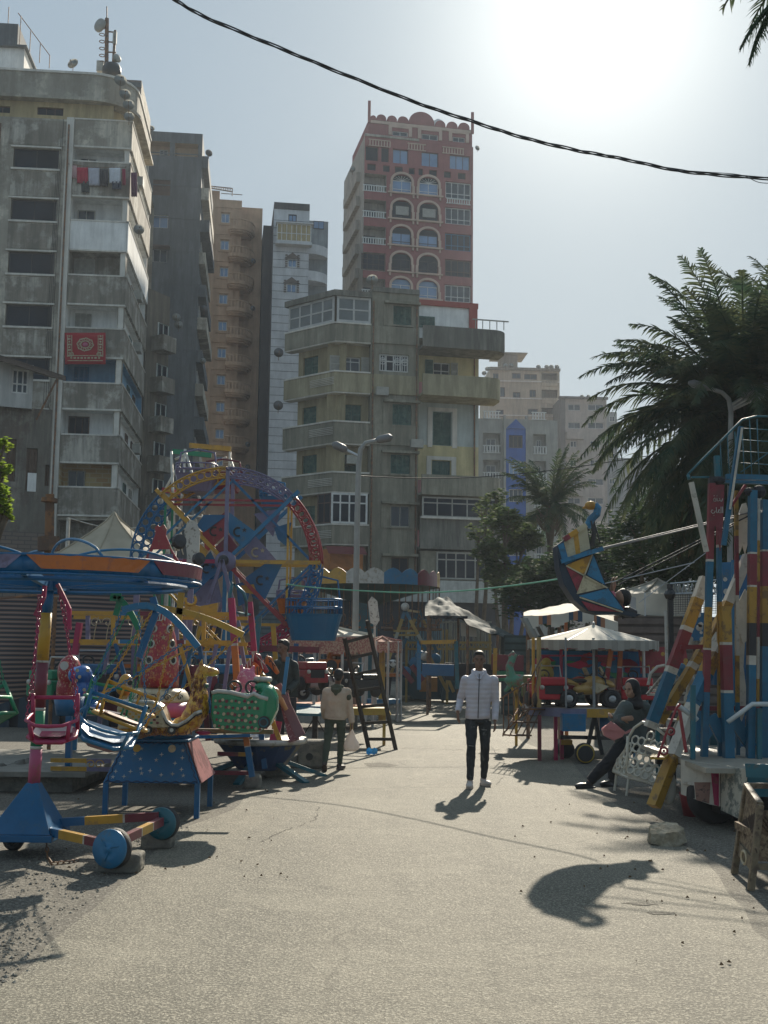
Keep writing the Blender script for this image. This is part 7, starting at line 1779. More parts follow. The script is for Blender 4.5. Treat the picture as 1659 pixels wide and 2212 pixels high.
def swing_set():
 Y=36;A=lambda x,y,d=0:at(x,y,Y+d);t=thing('swing_boat_ride','far swing ride of pale banded legs meeting at a white disc','ride frame',V((A(880,1500).x,Y,0)))
 m4=[mat('pale_weathered_paint',(.35,.36,.30),rough=.6),mat('dull_yellow_paint',(.35,.24,.07),rough=.6),mat('dull_blue_paint',(.04,.13,.20),rough=.6)]
 for d,dx in((0,0),(2.2,30)):
  for x1,y1 in((968,1495),(822,1478)):
   b=MB();sbeam(b,A(875+dx,1318,d),A(x1+dx*.4,y1,d),.12,.1,[(.12,2),(.3,1),(.38,0),(.52,2),(.7,1),(.78,0),(1,1)]);b.build('leg',m4,t)
 q=MB().smooth();q.lathe([(.01,.06),(.11,.04),(.13,0),(.11,-.03)],A(875,1311,-.1),20,(0,-1,0));q.build('end_disc',WHT,t)
 b=MB()
 for y in(1363,1372):b.beam(A(850,y),A(900,y),.06)
 b.beam(A(875,1318),A(905,1322,2.2),.07);b.build('cross_bar',m4[1],t)
 BD=mat('dull_blue_panel',(.03,.16,.30),rough=.6)
 for x,y in((908,1418),(940,1424),(896,1432),(915,1462),(876,1452)):q=MB().smooth();q.lathe([(.01,.03),(.17,.02),(.18,-.02)],A(x,y,.3),16,(0,-1,0));q.build('round_seat_back',BD,t)
 q=MB().smooth();q.lathe([(.01,.05),(.13,.04),(.15,0)],A(918,1418,-.3),18,(0,-1,.3));q.build('round_seat_back',WHT,t)
 for x0,y0,x1,y1 in((864,1440,892,1474),(889,1438,914,1470)):q=MB();q.beam(A(x0,y0,-.5),A(x1,y1,-.5),.16,.3,(0,1,0));q.build('slide_board',DRED,t)
 q=MB();q.obox(A(925,1478,.5),(.27,0,0),(0,.3,0),(0,0,.22));q.build('drive_box',mat('dull_orange_board',(.34,.16,.04),rough=.7),t)
 q=MB();q.hexa([A(x,y,d)for x,y,d in((812,1462,0),(868,1462,0),(868,1460,1.5),(812,1460,1.5),(812,1455,0),(868,1455,0),(868,1453,1.5),(812,1453,1.5))]);q.build('platform',ORG_P,t)
 q=MB();q.beam(A(836,1462,.5),A(832,1500,.5),.5,.3);q.build('platform_base',DARK,t)
swing_set()
def bar_cages():
 for(x0,x1,y0,y1,Y,m_,m2,lab)in((868,960,1335,1432,41,mat('faded_blue_bars',(.08,.16,.2),rough=.6),'y','tall cage of faded blue and yellow bars behind the swing ride'),(955,1062,1340,1455,40,mat('faded_pale_bars',(.22,.22,.18),rough=.6),'z','second barred cage with criss cross yellow rail behind the walking man')):
  b=MB();rr=random.Random(int(x0));A=lambda x,y,d=0:at(x,y,Y+d);t=thing('bar_cage',lab,'cage',V((A(x0,1400).x,Y,0)))
  for d in(0,1.4):
   b=MB();k=x0
   while k<x1:b.tube([A(k,y0+rr.uniform(0,8),d),A(k+rr.uniform(-2,2),y1,d)],.022,4);k+=rr.uniform(6,10)
   for y in(y0+4,(y0+y1)/2,y1):b.beam(A(x0,y,d),A(x1,y,d),.06)
   b.build('bars',m_,t)
  q=MB()
  for y in(1388,1402):q.beam(A(x0+8,y,-.4),A(x1,y,-.4),.07)
  n_=8
  for i in range(n_):f=x0+8+(x1-x0-8)*i/n_;g_=(x1-x0-8)/n_;q.beam(A(f,1388,-.4),A(f+g_/2,1402,-.4),.03);q.beam(A(f+g_/2,1402,-.4),A(f+g_,1388,-.4),.03)
  for x in(x0+10,x1-4):q.beam(A(x,1360,-.4),V((A(x,1400).x,Y-.4,0)),.08)
  q.build('front_rail',mat('dull_yellow_paint',(.35,.24,.07)),t)
  w=MB();w.beam(A((x0+x1)/2,(y1+1490)/2,.8),A((x0+x1)/2+1,(y1+1490)/2+.1,.8),.1);
  s_=MB();p0,p1=A(x0,y1),A(x1,y1);s_.box((p0.x,Y+.2,.1),(p1.x,Y+1.4,p0.z));s_.build('cage_base',mat('dark_teal_board',(.015,.06,.08),rough=.7),t)
bar_cages()
def tyres():
 T=[(905,1513,.38,.36,'rounded boulder like block at the far bend of the road'),(938,1509,.33,.3,'darker rounded block behind the first boulder'),(944,1511,.24,.2,'small pale rounded block at the end of the far row'),(968,1505,.3,.16,'low flat block right of the far row'),(860,1516,.5,.26,'long flat stone at the left of the far row'),(822,1520,.45,.24,'leftmost flat stone of the far row')]
 for k,(x,y,w,h,lab)in enumerate(T):
  p=gnd(x,y);b=MB().smooth();b.ball(p+V((0,.3,h*.5)),(w,.3,h*.55),12);b.box((p.x-w*.9,p.y+.05,0),(p.x+w*.9,p.y+.5,h*.9));o=organic('rounded_block',b,STONE,None,.04,4);tag(o,lab,'block')
tyres()
def tarp():
 Y=34;A=lambda x,y,d=0:at(x,y,Y+d);t=thing('tarp_stall','stall under a crumpled grey plastic tarpaulin sloping to the right','stall',V((A(1000,1400).x,Y,0)))
 TP=mat('crumpled_grey_tarp',(.045,.06,.06),rough=.8,var=.4,scale=2,bump=.7,bscale=4,col2=(.14,.16,.155),c2amt=.3,c2scale=1.5,spec=.2)
 rr=random.Random(3);mb=MB().smooth();nx,ny=44,22;top=[(918,1306),(930,1294),(952,1290),(972,1294),(1000,1318),(1040,1340),(1090,1362),(1140,1385)];front=[(918,1330),(940,1336),(960,1333),(985,1332),(1010,1348),(1050,1364),(1095,1376),(1140,1386)]
 def samp(pl,f):k=f*(len(pl)-1);i=min(int(k),len(pl)-2);k-=i;return(pl[i][0]*(1-k)+pl[i+1][0]*k,pl[i][1]*(1-k)+pl[i+1][1]*k)
 G_=[]
 for th in(0,.02):
  for j in range(ny+1):
   for i in range(nx+1):
    f,v=i/nx,j/ny;a,b=samp(top,f),samp(front,f);p=A(a[0],a[1],1.6).lerp(A(b[0],b[1],-1.0),v)
    nz=noise.noise(V((f*9,v*5,0)))*.11+noise.noise(V((f*22,v*14,3)))*.03;p+=V((0,0,nz*(.3+math.sin(PI*f))));p.z-=th;G_.append(p)
 k=(ny+1)*(nx+1);fs=[]
 for j in range(ny):
  for i in range(nx):q=j*(nx+1)+i;fs.append((q,q+1,q+nx+2,q+nx+1));fs.append((k+q,k+q+nx+1,k+q+nx+2,k+q+1))
 mb.add(G_,fs);mb.build('tarpaulin',TP,t)
 for x,y,d in((925,1330,-1),(1010,1350,-1),(1075,1372,-1),(990,1330,1.5),(930,1305,1.5)):p=A(x,y,d);b=MB();b.tube([V((p.x,p.y,0)),p],.04,6);b.build('post',RUST,t)
 b=MB();b.hexa([A(996,1374,-.6),A(1030,1376,-.6),A(1030,1376,0),A(996,1374,0),A(995,1345,-.6),A(1026,1345,-.6),A(1026,1345,0),A(995,1345,0)]);b.build('white_board',CANW,t)
 b=MB();b.beam(A(925,1332,-.9),A(1010,1334,-.9),.08);b.build('front_beam',DARK,t);b=MB();b.beam(A(960,1450,.5),A(1100,1455,.5),.9,.5);b.build('counter',DARK,t)
tarp()
def dark_back():
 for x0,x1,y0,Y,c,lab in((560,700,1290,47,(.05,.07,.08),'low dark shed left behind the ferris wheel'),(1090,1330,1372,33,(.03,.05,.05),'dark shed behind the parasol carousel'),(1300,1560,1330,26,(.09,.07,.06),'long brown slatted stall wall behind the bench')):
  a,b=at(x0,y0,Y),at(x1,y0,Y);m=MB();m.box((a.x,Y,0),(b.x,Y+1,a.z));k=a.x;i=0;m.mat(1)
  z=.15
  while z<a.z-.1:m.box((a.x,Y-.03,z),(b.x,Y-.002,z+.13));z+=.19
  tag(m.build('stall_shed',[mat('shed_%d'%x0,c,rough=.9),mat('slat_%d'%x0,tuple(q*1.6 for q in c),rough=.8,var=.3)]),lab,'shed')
dark_back()
# cables
def cable(pts,Y0,Y1,r,label,m_,n=60,twist=0):
 def samp(f):
  k=f*(len(pts)-1);i=min(int(k),len(pts)-2);k-=i;p0=pts[max(i-1,0)];p1,p2=pts[i],pts[i+1];p3=pts[min(i+2,len(pts)-1)]
  h=lambda a,b,c,d:.5*((2*b)+(-a+c)*k+(2*a-5*b+4*c-d)*k*k+(-a+3*b-3*c+d)*k**3)
  return at(h(p0[0],p1[0],p2[0],p3[0]),h(p0[1],p1[1],p2[1],p3[1]),Y0+(Y1-Y0)*f)
 mb=MB().smooth();P_=[samp(i/n)for i in range(n+1)]
 if twist:
  for q in range(twist):mb.tube([p+V((0,math.cos(i*.35+q*2.1)*r*1.6,math.sin(i*.35+q*2.1)*r*1.6+r*.9*noise.noise(V((i*.15,q,0)))))for i,p in enumerate(P_)],r,5)
 else:mb.tube(P_,r,5)
 o=mb.build('overhead_cable',m_);tag(o,label,'cable');return o
cable([(330,-35),(382,2),(450,40),(600,102),(750,163),(900,222),(1020,262),(1130,297),(1250,326),(1340,342),(1450,366),(1560,379),(1700,388)],10,11.5,.0075,'thick twisted black cable bundle sagging across the sky',BLK,120,3)
cable([(1440,366),(1530,372),(1600,378),(1640,394),(1680,396)],11.2,11.6,.004,'thin loose strand hanging beside the cable bundle at right',BLK,30)
cable([(774,1028),(900,1033),(1040,1030),(1200,1015),(1400,985)],27,30,.012,'thin dark wire from the lamp post towards the big palm',BLK,40)
cable([(620,1262),(700,1271),(870,1280),(1000,1276),(1130,1262),(1290,1238)],20.5,15,.012,'pale green rope strung low across the street',mat('green_rope',(.16,.42,.28),rough=.6),50)
# denser rides behind the left row
def clutter():
 cars=[(196,1512,16.3,.5,BLU,'blue toy car half hidden behind the swing mast',.6),(415,1512,16.8,.5,DRED,'dark red toy car glimpsed right of the rocket',-.4),(470,1508,17.4,.5,LBL,'sky blue toy car glimpsed behind the green spotted car',.5),
(128,1522,17,.5,GRN,'green toy car behind the red swing seat',-.5),(655,1490,21,.5,RED,'red toy car behind the attendant and the turquoise table',.7)]
 for x,y,Y,w,m_,lab,yaw in cars:toy_jeep(x,y,Y,w,m_,lab,yaw=yaw)
 def rig(name,lab,Y,parts):
  xs=[p[1][0]for p in parts];t=thing(name,lab,'ride frame',V((at(sum(xs)/len(xs),1500,Y).x,Y,0)))
  for nm,p,q,w,m_,d in parts:b=MB();b.beam(at(*p,Y+d),at(*q,Y+d),w,w*.6,(0,1,0));b.build(nm,m_,t)
  return t
 rig('prop_ride','low red and blue bench frame crammed behind the rocket carousel',17.2,[('bench_board',(150,1468),(330,1462),.12,DRED,0),('bench_board',(150,1500),(330,1496),.2,BLU,.1),('bench_board',(160,1530),(560,1525),.16,DRED,.2),('leg',(175,1440),(160,1620),.07,LBL,0),('leg',(300,1440),(318,1600),.07,YEL,0),('leg',(230,1440),(210,1600),.07,PUR,.2),('rail',(150,1440),(330,1438),.05,ORG_P,0)])
 rig('prop_ride','blue and crimson post cluster between the rocket and the red corner post',17.8,[('post',(398,1400),(392,1600),.08,BLU,0),('post',(432,1395),(450,1600),.08,DRED,.1),('post',(470,1400),(462,1600),.08,LBL,.2),('board',(390,1470),(560,1476),.26,DRED,.3),('board',(400,1440),(540,1440),.08,GRN,.2),('board',(480,1500),(600,1505),.3,BLU,.4),('rail',(380,1420),(560,1418),.05,LBL,0)])
 rig('prop_ride','teal and yellow prop cluster under the ferris wheel',19.4,[('post',(560,1330),(540,1560),.09,TEA,0),('post',(590,1350),(606,1580),.08,YEL,.1),('post',(640,1390),(628,1590),.08,BLU,.2),('board',(545,1440),(640,1446),.22,mat('dark_teal_board',(.015,.06,.08)),.2),('board',(560,1400),(690,1404),.1,DRED,.1),('board',(600,1530),(700,1534),.12,BLU,.3)])
 rig('prop_ride','blue gate frame glimpsed between far swings and the tarpaulin stall',30,[('post',(905,1385),(905,1490),.1,LBL,0),('post',(985,1385),(988,1488),.1,TEA,0),('rail',(905,1388),(985,1386),.1,YEL,0),('board',(912,1446),(980,1448),.3,BLU,.2),('board',(1062,1430),(1130,1432),.4,DRED,.3),('post',(1070,1400),(1068,1485),.1,YEL,0),('board',(1065,1460),(1130,1462),.25,GRN,.2)])
 rig('prop_ride','blue post and board cluster inside the battered swing tower',14.4,[('post',(1588,1210),(1592,1640),.09,LBL,0),('post',(1606,1200),(1600,1640),.08,BLU,.2),('post',(1672,1200),(1668,1650),.1,LBL,.1),('board',(1540,1460),(1660,1468),.22,BLU,.4),('board',(1530,1590),(1700,1600),.3,TEA,.5),('post',(1518,1420),(1506,1640),.08,LBL,.3),('brace',(1520,1600),(1600,1480),.08,LBL,.2),('brace',(1570,1430),(1630,1300),.08,YEL,.2)])
clutter()
# rides on the right
def kiddie_carousel():
 Y=20.3;A=lambda x,y,d=0:at(x,y,Y+d);c=A(1280,1540);t=thing('parasol_carousel','small carousel with white ribbed parasol roof and striped valance on a painted deck','fairground ride',V((c.x,Y,0)))
 ap=A(1282,1349);w=(A(1420,1385).x-A(1140,1385).x)/2;cx=(A(1420,1385).x+A(1140,1385).x)/2;rz=A(1280,1383,-w).z;K=64
 o=V((cx,Y,0));m=MB().smooth();rings=[]
 for f in[k/8 for k in range(9)]:
  rings.append([V((ap.x+(cx-ap.x)*f+math.cos(a)*w*f,Y+math.sin(a)*w*f,ap.z-(ap.z-rz)*f**.9-.03*abs(math.sin(a*8))*f))for a in[2*PI*k/K for k in range(K)]])
 m.loft(rings,caps=False);m.build('parasol_roof',CANW,t)
 v=MB();GV=canvas('grey_valance',(.34,.32,.28),.15)
 for i in range(K):
  a,b=2*PI*i/K,2*PI*(i+1)/K;q=lambda a_,z,e=0:V((cx+math.cos(a_)*(w+e),Y+math.sin(a_)*(w+e),z));v.mat(i%2);h=.15+.02*math.sin(i*1.3);v.hexa([q(a,rz-h),q(b,rz-h),q(b,rz-h,-.012),q(a,rz-h,-.012),q(a,rz+.005),q(b,rz+.005),q(b,rz+.005,-.012),q(a,rz+.005,-.012)])
 v.build('valance',[GV,canvas('dark_valance_stripe',(.27,.255,.225),.1)],t)
 r=MB()
 for k in range(8):a=2*PI*k/8+.2;r.tube([ap-V((0,0,.03)),V((cx+math.cos(a)*w,Y+math.sin(a)*w,rz-.03))],.015,5)
 r.ball(ap+V((0,0,.02)),.03,8);r.build('roof_ribs',STEEL,t)
 zd=A(1250,1530,-1.0).z;wd=(A(1392,1540,-1).x-A(1145,1540,-1).x)/2;dx=(A(1392,1540,-1).x+A(1145,1540,-1).x)/2
 b=MB().smooth();b.lathe([(.1,zd),(wd,zd),(wd,zd-.12),(.1,zd-.12)],V((dx,Y,0)),16);b.build('deck',[mat('pale_worn_deck',(.35,.33,.30),rough=.5)],t)
 for k,(a0,a1,m_)in enumerate(((-2.75,-1.57,mat('dusty_lilac_paint',(.16,.17,.27),rough=.5)),(-1.57,-.6,YEL),(-.6,.3,LBL))):
  f=MB();n=8
  for i in range(n):
   a,b_=a0+(a1-a0)*i/n,a0+(a1-a0)*(i+1)/n;q=lambda a_,z,e=0:V((dx+math.cos(a_)*(wd+e),Y+math.sin(a_)*(wd+e),z));f.hexa([q(a,zd-.15),q(b_,zd-.15),q(b_,zd-.15,.02),q(a,zd-.15,.02),q(a,zd-.01),q(b_,zd-.01),q(b_,zd-.01,.02),q(a,zd-.01,.02)])
  f.build('fascia',m_,t)
 for x,d,m_,w_ in((1152,-.6,YEL,.05),(1164,-.9,mat('mustard_pole',(.32,.22,.08)),.07),(1212,-.2,MAG,.05),(1222,-1.0,mat('dull_steel',(.22,.23,.23),rough=.5),.03),(1282,-.9,mat('dull_steel',(.22,.23,.23)),.045),(1285,.3,mat('dark_post',(.1,.08,.08)),.09),(1390,-.2,STEEL,.05),(1395,.8,TEA,.07)):
  p=A(x,1400,d);q=MB();q.tube([V((p.x,p.y,zd)),V((p.x,p.y,rz+.04))],w_/2*1.1,8);q.build('pole',m_,t)
 for x0,x1,d in((1322,1307,-.7),(1341,1336,-.5)):q=MB();sbeam(q,A(x0,1390,d),A(x1,1490,d),.08,.07,[(.5,0),(.53,1),(1,2)]);q.build('striped_post',[ORG_P,WHT,RED],t)
 pb=MB();rr=random.Random(6);cols=[RED,GRN,BLU,MAG,LBL,DRED]
 p0,p1=A(1165,1405,1.0),A(1400,1405,1.0);zz0=A(1280,1465,1.0).z;pb.box((p0.x,Y+1.0,zz0),(p1.x,Y+1.04,p0.z));bo=pb.build('painted_board',BLU,t)
 for k in range(26):
  x=rr.uniform(1172,1392);y=rr.uniform(1412,1458);q=MB();s_=rr.uniform(.08,.2);q.prism([A(x,y,.99)+V((math.cos(a)*s_*rr.uniform(.6,1.3),-.001*k,math.sin(a)*s_*.5*rr.uniform(.5,1.2)))for a in[2*PI*i/9 for i in range(9)]],(0,.01,0));q.build('painted_patch',cols[k%6],bo)
 q=MB();q.beam(A(1160,1398,.9),A(1405,1400,.9),.05);q.beam(A(1160,1416,-.3),A(1340,1417,-.3),.03);q.build('upper_rail',MAG,t)
 for x,d,m_ in((1165,-.8,DRED),(1200,-.7,MAG),(1213,-.5,MAG),(1330,-.4,DRED),(1370,0,LBL)):p=A(x,1540,d);q=MB();q.beam(V((p.x,p.y,0)),V((p.x,p.y,zd-.13)),.06);q.build('deck_leg',m_,t)
 p=A(1237,1560,-.9);q=MB();q.obox(p,(.19,0,0),(0,.15,0),(0,0,.14));q.build('blue_box',LBL,t)
 p=A(1340,1562,-.5);q=MB();q.obox(p,(.35,0,0),(0,.02,0),(0,0,.13));q.build('blue_panel',BLU,t)
 q=MB()
 for dx_ in(-.14,.12):q.beam(V((A(1284,1550,-.9).x,Y-.9,zd-.12)),V((A(1284,1550,-.9).x+dx_,Y-.9,.12)),.06)
 q.beam(A(1210,1592,-.9),A(1400,1596,-.6),.06);q.build('tow_bar',BLK,t)
 for x,y,r_,d,m_ in((1263,1617,.165,-1.2,mat('yellow_disc_paint',(.42,.28,.03),rough=.5)),(1222,1601,.15,-.3,BLK)):
  cc=A(x,y,d);cc.z=r_;q=MB().smooth();q.lathe([(r_*.6,.06),(r_*.95,.05),(r_,.02),(r_,-.04),(r_*.6,-.06)],cc,26,(.1,-1,0));wh=q.build('wheel',RUB,t)
  q=MB().smooth();q.lathe([(.01,.05),(r_*.2,.055),(r_*.55,.045),(r_*.9,.06),(r_*.9,.02)],cc,26,(.1,-1,0));q.build('hub_cap',m_,wh)
 q=MB();q.obox(A(1223,1603,-.5),(.09,0,0),(0,.1,0),(0,0,.04));q.build('wheel_chock',YEL,t)
 for i in range(3):
  q=MB();y=1588-28*i;x=1098+20*i;q.beam(A(x,y,-1.2+.1*i),A(x+38,y,-.7+.1*i),.22,.025);q.build('step',RUST,t)
 q=MB().smooth()
 for d in(-1.1,-.5):
  q.tube([A(1086,1585,d),A(1150,1525,d),A(1165,1440,d)],.013,5);q.tube([A(1080,1510,d),A(1145,1470,d),A(1170,1420,d)],.013,5)
  for k in range(6):q.tube([A(1088+11*k,1585-10*k,d),A(1087+11*k,1506-7*k,d)],.009,4)
  for k in range(3):scroll(q,A(1100+16*k,1550-12*k,d),.06,XX,ZZ,.006,1.1)
 for k in range(5):q.tube([A(1086+14*k,1590,-1.2),A(1120+14*k,1530-3*k,-.4)],.012,4)
 q.build('stair_railing',RUST,t)
 return t,zd
KC,zdeck=kiddie_carousel()
def on_deck(px,d,fn):pass
def vehicles():
 Y=20.3
 def base(px,d):p=at(px,1525,Y+d);return px,p
 def pyd(px,d,z):
  lo,hi=1300,1700
  for _ in range(30):
   mid=(lo+hi)/2
   if at(px,mid,Y+d).z>z:lo=mid
   else:hi=mid
  return mid
 t=toy_jeep(1183,pyd(1183,-.5,zdeck),Y-.5,.52,mat('signal_red_gloss',(.42,.02,.03),rough=.25,coat=.4),'glossy red toy jeep with chrome grille at the left of the parasol carousel',yaw=.12)
 toy_jeep(1375,pyd(1375,-.2,zdeck),Y-.2,.55,mat('signal_red_gloss',(.42,.02,.03)),'red toy car with black grille just behind the seated woman',yaw=-.15)
 toy_jeep(1170,pyd(1170,.55,zdeck),Y+.5,.45,mat('olive_toy_paint',(.12,.14,.05),rough=.4),'olive toy jeep behind the red jeep on the parasol carousel',yaw=-.5)
 motorbike(1272,pyd(1272,-.75,zdeck),Y-.75,1.0,mat('sandy_yellow_gloss',(.42,.26,.07),rough=.3,coat=.3),'big yellow and black toy quad bike at the front of the parasol carousel',.05,'toy_quad_bike',True)
 motorbike(1245,pyd(1245,.2,zdeck),Y+.2,.95,mat('dark_red_gloss',(.25,.02,.03),rough=.25,coat=.4),'red and black toy motorbike behind the yellow quad bike',.5)
 b=MB();c=at(1180,1455,Y+.3);b.ball(c,(.14,.12,.16),12);b.ball(c+V((0,0,.2)),(.09,.09,.08),10);o=organic('toy_figure',b,mat('olive_yellow_paint',(.33,.28,.05),rough=.5),None,.015,2);tag(o,'plump yellow figure seat among the vehicles of the parasol carousel','ride figure')
vehicles()
def green_horse():
 Y=22.5;A=lambda x,y,d=0:at(x,y,Y+d);t=thing('ride_horse','green and red painted horse with rider figure left of the parasol carousel','ride figure',V((A(1115,1500).x,Y,0)))
 b=MB();b.ball(A(1120,1470),(.28,.13,.12),14);b.tube([A(1106,1466),A(1100,1440),A(1112,1412)],[.1,.08,.06],10);b.tube([A(1112,1410),A(1098,1420)],[.06,.035],8);b.tube([A(1135,1475),A(1145,1500)],[.06,.03],8);b.tube([A(1104,1478),A(1090,1494)],[.06,.03],8)
 organic('horse_body',b,mat('faded_green_paint',(.07,.22,.14),rough=.5,col2=(.25,.05,.05),c2amt=.4,c2scale=6),t,.016,2)
 q=MB();q.beam(A(1105,1485),A(1128,1525),.05);q.beam(A(1115,1485),V((A(1115,1500).x,Y,0)),.05);q.build('stand',YEL,t)
 q=MB();q.beam(A(1060,1462,.4),A(1150,1460,.4),.1,.05);q.build('rail_board',DRED,t)
green_horse()
def right_canopies():
 Y=25;A=lambda x,y,d=0:at(x,y,Y+d);t=thing('patched_canopy','sagging patched cream and navy canopy behind the pirate boat','canopy',V((A(1200,1400).x,Y,0)))
 mb=MB().smooth();nx,ny=22,8;top=[(1131,1323),(1170,1314),(1215,1306),(1255,1302),(1290,1312),(1330,1330)];fr=[(1131,1330),(1170,1330),(1215,1326),(1262,1316),(1290,1330),(1335,1345)]
 def samp(pl,f):k=f*(len(pl)-1);i=min(int(k),len(pl)-2);k-=i;return(pl[i][0]*(1-k)+pl[i+1][0]*k,pl[i][1]*(1-k)+pl[i+1][1]*k)
 G_=[]
 for j in range(ny+1):
  for i in range(nx+1):f,v=i/nx,j/ny;a,b=samp(top,f),samp(fr,f);p=A(a[0],a[1],1.5).lerp(A(b[0],b[1],-.8),v)+V((0,0,.04*noise.noise(V((f*8,v*4,0)))));G_.append(p)
 fs=[]
 for j in range(ny):
  for i in range(nx):q=j*(nx+1)+i;fs.append((q,q+1,q+nx+2,q+nx+1))
 mb.add(G_,fs);mb.build('canopy',CANW,t)
 v=MB();n=24
 for i in range(n):
  a,b=samp(fr,i/n),samp(fr,(i+1)/n);v.mat(0 if i%7<4 else(1 if i%2 else 2));p,q=A(*a,-.8),A(*b,-.8);h=.22+.05*math.sin(i);v.hexa([p-V((0,0,h)),q-V((0,0,h)),q-V((0,-.02,h)),p-V((0,-.02,h)),p,q,q+V((0,.02,0)),p+V((0,.02,0))])
 v.build('valance',[CANW,mat('navy_cloth',(.03,.06,.10),rough=.9),mat('terracotta_cloth',(.32,.15,.08),rough=.9)],t)
 cu=MB().smooth();cu.loft([[A(1133+10*math.cos(a)+k*8,1335+k*16,-.6+.3*math.sin(a))for a in[2*PI*i/10 for i in range(10)]]for k in range(4)]);cu.build('gathered_curtain',mat('grey_cloth',(.22,.22,.20),rough=.9),t)
 for x in(1140,1208,1222,1330):p=A(x,1330,-.5);q=MB();q.beam(V((p.x,p.y,0)),p,.07);q.build('post',RUST if x!=1222 else ORG_P,t)
 tent(1420,1251,27,92,0,1285,'white_tent','white peaked tent with fabric walls right of the pirate boat',CANW,6,.5)
 q=MB();a,b=at(1362,1290,26.3),at(1515,1290,26.3);q.box((a.x,26.3,at(1400,1330,26.3).z),(b.x,26.32,a.z));tag(q.build('tent_wall',canvas('white_wall_cloth',(.5,.5,.5),.3)),'grey white cloth wall hanging under the white tent','cloth wall')
 Y=17;t=thing('net_frame','metal post and lattice truss carrying a black net beside the white tent','ride frame',V((at(1446,1400,Y).x,Y,0)))
 q=MB();p=at(1447,1262,Y);q.beam(V((p.x,Y,0)),p,.07);q.ball(p-V((0,0,.15)),.09,8);q.build('post',BLK,t)
 q=MB();p=at(1440,1320,Y+.2);q.tube([V((p.x,Y+.2,0)),p],.035,8);q.build('white_post',WHT,t)
 q=MB();N_=12
 for dy in(0,.25):
  q.tube([at(1447,1261,Y+dy),at(1560,1252,Y+dy)],.014,5);q.tube([at(1447,1283,Y+dy),at(1560,1280,Y+dy)],.014,5)
  for k in range(N_):x=1450+9*k;q.tube([at(x,1261,Y+dy),at(x+5,1282,Y+dy)],.008,4);q.tube([at(x+5,1282,Y+dy),at(x+9,1260,Y+dy)],.008,4)
 q.build('lattice_truss',STEEL,t)
 q=MB()
 for k in range(22):q.tube([at(1450+5*k,1283,Y),at(1450+5*k,1325+6*math.sin(k),Y)],.004,3)
 for k in range(9):q.tube([at(1450,1286+5*k,Y),at(1558,1284+5*k,Y)],.004,3)
 q.build('net',BLK,t)
right_canopies()
